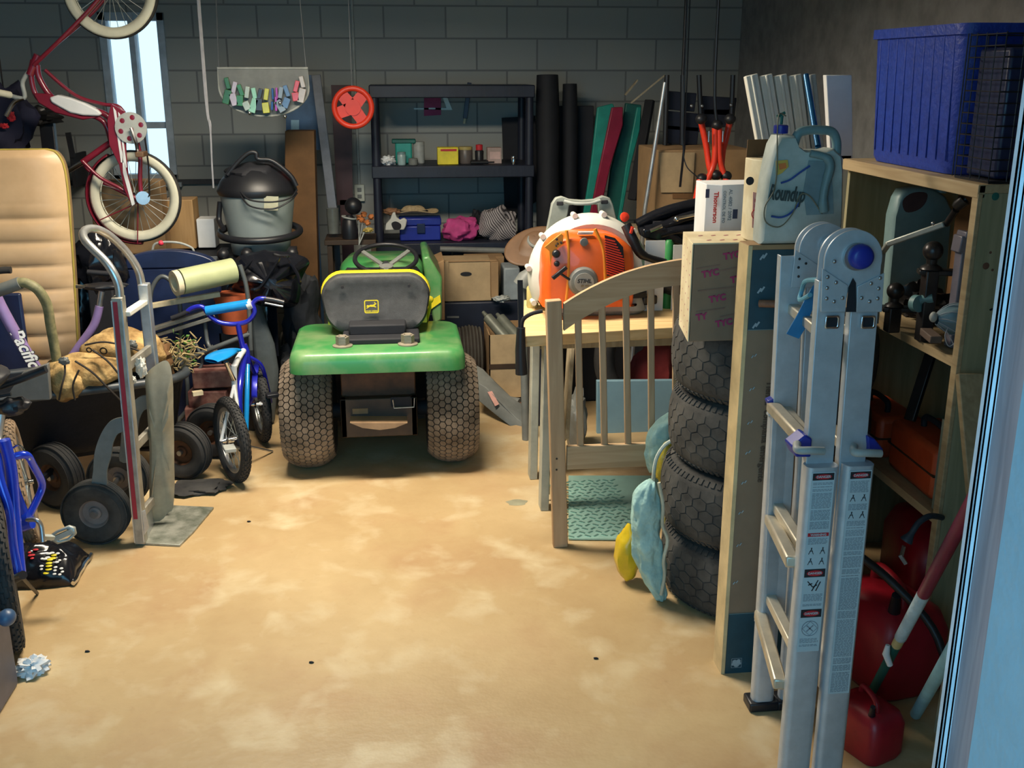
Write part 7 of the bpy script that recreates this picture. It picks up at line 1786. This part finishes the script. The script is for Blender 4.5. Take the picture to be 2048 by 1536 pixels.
# ---- small blue kids bicycle
kb = thing('kids_bicycle', 'small blue kids bicycle with blue padded handlebar standing left of the tractor', 'bicycle', (-.72, 4.85, 0))
KR = .196
k1 = V((A(464, 902, 4.58).x, 4.60, KR + .001)); k2 = V((A(520, 820, 5.12).x, 5.14, KR + .001))
spoke_wheel(kb, k1, (.88, .47, 0), KR, .024, K['rubber'], K['alu'], 20, .014, 'rear_wheel', knobs=True)
spoke_wheel(kb, k2, (.95, .30, 0), KR, .024, K['rubber'], K['alu'], 20, .014, 'front_wheel', knobs=True)
Q_ = lambda pts, r, n_, m='bmxblue', k=5, **kw: part(n_, MB().tube(cr([A(*p) for p in pts], k), r, 12), K[m], kb, smooth=80, **kw)
HYb = 4.98
hbar = Q_([(372,626,HYb),(385,616,HYb),(405,614,HYb),(420,632,HYb),(440,645,HYb),(470,648,HYb),(496,642,HYb),(509,625,HYb),(506,608,HYb),(516,598,HYb),(532,597,HYb)], .0115, 'handlebar')
Q_([(412,622,HYb),(498,608,HYb)], .0235, 'crossbar_pad', 'bmxlight')
Q_([(494,610,HYb),(503,607,HYb)], .0245, 'pad_end', 'white')
Q_([(378,622,HYb),(362,630,HYb),(343,637,HYb)], .012, 'grip', 'blackmatte')
Q_([(528,597,HYb),(548,600,HYb),(568,605,HYb)], .012, 'grip', 'darksteel')
Q_([(530,606,HYb-.02),(550,610,HYb-.03),(566,613,HYb-.03)], .005, 'brake_lever', 'steel')
Q_([(476,646,HYb),(480,670,HYb),(486,695,HYb)], .013, 'stem')
Q_([(486,690,HYb),(492,705,HYb),(494,725,HYb)], .019, 'head_tube')
for dx in (-8, 12):
    part('fork_blade', MB().tube(cr([A(494, 712, HYb), A(510 + dx, 730, 5.02), A(522 + dx, 770, 5.08), k2 + V((.05 if dx > 0 else -.05, .015 if dx > 0 else -.015, 0))], 5), .010, 10), K['bmxblue'], kb, smooth=80)
part('front_fender', MB().grid(lambda u, v: (k2.x + .014*(v - .5)*2, k2.y + (KR + .012)*math.cos(math.radians(60 + 95*u)), k2.z + (KR + .012)*math.sin(math.radians(60 + 95*u))), 20, 5), K['bmxblue'], kb, solid=.002)
part('reflector', MB().obox(A(529, 787, 5.0), (.045, .008, .010)), K['yellow'], kb, 'yellow reflector', bevel=.002)
Q_([(490,712,HYb),(484,740,4.85),(478,790,4.75),(480,850,4.72)], .016, 'down_tube')
Q_([(488,700,HYb),(476,718,4.82),(468,735,4.72)], .014, 'top_tube', 'white')
Q_([(468,730,4.70),(470,790,4.72),(480,855,4.73)], .013, 'seat_tube', 'white')
Q_([(495,730,4.95),(494,790,4.85),(492,860,4.78),(488,890,4.74)], .012, 'chain_tube', 'bmxlight')
for s in (-1, 1):
    part('seat_stay', MB().tube([A(468, 770, 4.70), k1 + V((s*.045, s*.018, .0))], .0075, 8), K['white'], kb)
    part('chain_stay', MB().tube([A(486, 880, 4.75), k1 + V((s*.045, s*.018, -.0))], .0075, 8), K['alu'], kb)
sd = A(447, 716, 4.64)
def sadf(u, v):
    a = 2*PI*u; l = v
    wd = .018 + .055*max(0, 1 - l*1.25)**.7
    ctr = A(422, 722, 4.60)*(1-l) + A(480, 700, 4.80)*l
    ctr.z += .012*math.sin(PI*l)
    k = math.sin(PI*min(max(v, .03), .97))**.35
    return (ctr.x + wd*k*math.cos(a), ctr.y - wd*.3*math.cos(a), ctr.z + .016*k*math.sin(a))
part('saddle', MB().grid(sadf, 18, 16, True), K['bmxlight'], kb, 'sky blue saddle', smooth=80)
part('saddle_post', MB().tube([A(452, 724, 4.68), A(468, 760, 4.70)], .011), K['chrome'], kb)
part('chain_guard', MB().tube(cr([A(494, 880, 4.60), A(488, 900, 4.56), A(476, 880, 4.58)], 4), .020, 10), K['black'], kb)
part('chainring', MB().lathe([(.04, -.003), (.04, .003), (.001, .003)], A(492, 900, 4.62), (.93, .36, 0), 24), K['black'], kb)
part('crank_arm', MB().tube([A(492, 900, 4.60), A(470, 894, 4.52)], .007), K['steel'], kb)
part('pedal', MB().obox(A(459, 897, 4.46), (.05, .07, .018), rz=.3), K['lightgrey'], kb, bevel=.003)
part('pedal', MB().obox(A(545, 790, 4.95), (.06, .05, .018), rz=.3), K['black'], kb, bevel=.003)
part('side_reflector', MB().obox(A(519, 808, 4.96), (.03, .01, .008)), K['white'], kb)
part('kick_stand', MB().tube([A(486, 890, 4.74), Z(545, 905) + V((0, 0, .006))], .006, 6), K['steel'], kb)

# ---- grey tubular frame, roll, clay coloured pot, blocks, grey bag
tf = thing('tube_frame', 'grey tubular stroller frame behind the small blue bicycle', 'frame', (-.85, 5.2, 0))
GT = mat('grey_tube_paint', (.12, .135, .14), .45, .3)
G_ = lambda pts, r=.011: part('frame_tube', MB().tube(cr([A(p[0], p[1], (5.22 if p[0] < 420 else 5.18) if p[1] < 725 or p[0] < 420 else 5.36) for p in pts], 6), r, 10), GT, tf, smooth=80)
G_([(300,625,5.0),(303,580,5.0),(322,553,5.0),(345,566,5.0),(358,600,5.0),(362,650,5.02),(360,700,5.04),(374,760,5.05),(378,820,5.05),(395,870,5.05)])
G_([(480,530,5.15),(492,570,5.15),(498,620,5.15),(502,700,5.2)])
G_([(360,600,5.0),(400,605,5.05)], .010)
G_([(372,720,5.0),(430,695,5.05),(500,668,5.1)], .012)
G_([(408,620,5.1),(414,680,5.1),(424,700,5.1)], .010)
G_([(376,820,5.05),(352,846,5.0)], .012); 
G_([(388,680,5.0),(404,720,5.0),(398,740,5.0)], .008)
G_([(500,668,5.15),(505,800,5.2),(506,860,5.22)], .010)
for (x, y) in ((372, 722), (424, 702), (484, 632)):
    part('joint', MB().lump(A(x, y, 5.22 if x < 420 else 5.30), (.028, .025, .028), .15, 3), K['greyplastic'], tf)
for (x, y, Y) in ((395, 860, 5.22), (506, 830, 5.30)):
    part('foot_wheel', MB().lathe([(.001, -.012), (.05, -.012), (.05, .012), (.001, .012)], (A(x, y, Y).x, Y, .052), (.4, 1, 0), 20), K['black'], tf)
    part('leg', MB().tube([A(x, y, Y), (A(x, y, Y).x, Y, .05)], .009), GT, tf)
rl_ = thing('green_roll', 'pale green paper roll with tan core lying across the grey frame', 'roll', A(410, 560, 4.95))
ra0, ra1 = A(352, 566, 5.06), A(466, 541, 5.22)
rd = (ra1 - ra0).normalized()
part('roll_body', MB().cyl(ra0 + rd*.022, ra1, .0615, n=36), K['foam'], rl_, smooth=50)
part('roll_core', MB().lathe([(.0605, .02), (.0605, -.006), (.040, -.006), (.038, .02), (.001, .02)], ra0 - rd*.004, rd, 32, cap=False), K['cream'], rl_, 'cream end ring')
solo('cream_slat', MB().bar(A(300, 612, 5.16), A(440, 588, 5.24), .03, .025), K['cream'], 'cream slat carrying the pale green roll', 'slat', bevel=.003)
solo('metal_rail', MB().bar(A(300, 660, 5.18), A(425, 620, 5.20), .045, .02).bar(A(300, 674, 5.18), A(430, 634, 5.20), .02, .02), K['aludirty'], 'grey metal rail behind the handlebar grip', 'rail', bevel=.003)
ntt = thing('navy_tote', 'navy storage tote with domed lid behind the pale green roll', 'tote', (-1.0, 5.28, 0))
n0, n1 = A(236, 540, 5.37), A(440, 540, 5.37); nz = A(330, 512, 5.37).z
part('tote_body', MB().box(n0.x, n1.x, 5.335, 5.385, .001, nz - .05), K['navy'], ntt, bevel=.015)
part('tote_lid', MB().prism([V((n0.x + (n1.x - n0.x)*k/14, 5.33, nz - .055 + .09*math.sin(PI*min(max(k/14, .0), 1))**.5)) for k in range(15)], (0, .06, 0)), K['navy'], ntt, 'domed navy lid', bevel=.006)
solo('black_sack', MB().lump(A(200, 530, 5.32), (.12, .07, .16), .2, 2.5, 28, 18), K['plasticbag'], 'glossy black sack between the tan seat back and the navy tote', 'sack')
solo('sack_base', MB().box(A(180, 600, 5.30).x, A(232, 600, 5.30).x, 5.27, 5.41, .001, .78), K['blackmatte'], 'black crate under the glossy black sack', 'crate', bevel=.01)
solo('clay_pot', MB().lathe([(.06, 0), (.083, .12), (.087, .17), (.092, .17), (.092, .20), (.001, .20)], (A(465, 640, 5.32).x + .01, 5.31, A(465, 640, 5.32).z - .06), n=28), K['terracotta'], 'orange-red tub behind the blue padded handlebar', 'tub')
cpz = A(465, 640, 5.32).z - .062
solo('plant_stand', MB().box(A(436, 700, 5.32).x, A(505, 700, 5.32).x, 5.335, 5.385, .001, cpz), K['black'], 'black stand under the orange-red tub', 'stand', bevel=.01)
pl = [(500,604),(520,600),(530,640),(548,690),(556,740),(556,765),(548,850),(520,850),(512,760),(505,700),(500,650)]
solo('fabric_bag', MB().prism([A(x, y, 5.37) for x, y in pl], (0, .05, 0)), mat('slate_fabric', (.075, .09, .095), .6, bump=.3, bscale=12), 'tall slate grey folded fabric bag right of the small blue bicycle', 'bag', bevel=.02)
for i, (x0_, x1_, y0_, y1_, m, lab) in enumerate(((372, 440, 815, 868, 'brickred', 'lowest red-stained block behind the small blue bicycle'), (380, 455, 782, 822, 'brickred', 'middle red-stained block of the stack behind the blue saddle'), (384, 458, 742, 778, 'brickred', 'topmost red-stained block of the stack behind the blue saddle'))):
    a, b = A(x0_, y1_, 5.15), A(x1_, y0_, 5.15)
    za = .001 if i == 0 else a.z
    if i == 2: zlast = a.z
    solo('stained_block', MB().obox(((a.x + b.x)/2, 5.22, (za + b.z)/2), (b.x - a.x, .14, b.z - za), rz=[.05, -.12, .1][i]), K[m], lab, 'block', 'red-stained concrete blocks', bevel=.006)
solo('white_wedge', MB().obox(A(395, 786, 5.12), (.05, .03, .02), rz=.4), K['cream'], 'cream chip wedged between two red-stained blocks', 'chip')
solo('rubber_flap', MB().lump((-.915, 4.50, .014), (.14, .085, .018), .2, 2, 32, 14, flat=.001), K['rubber'], 'flat black rubber sheet on the floor between the cart and the small bicycle', 'rubber sheet')
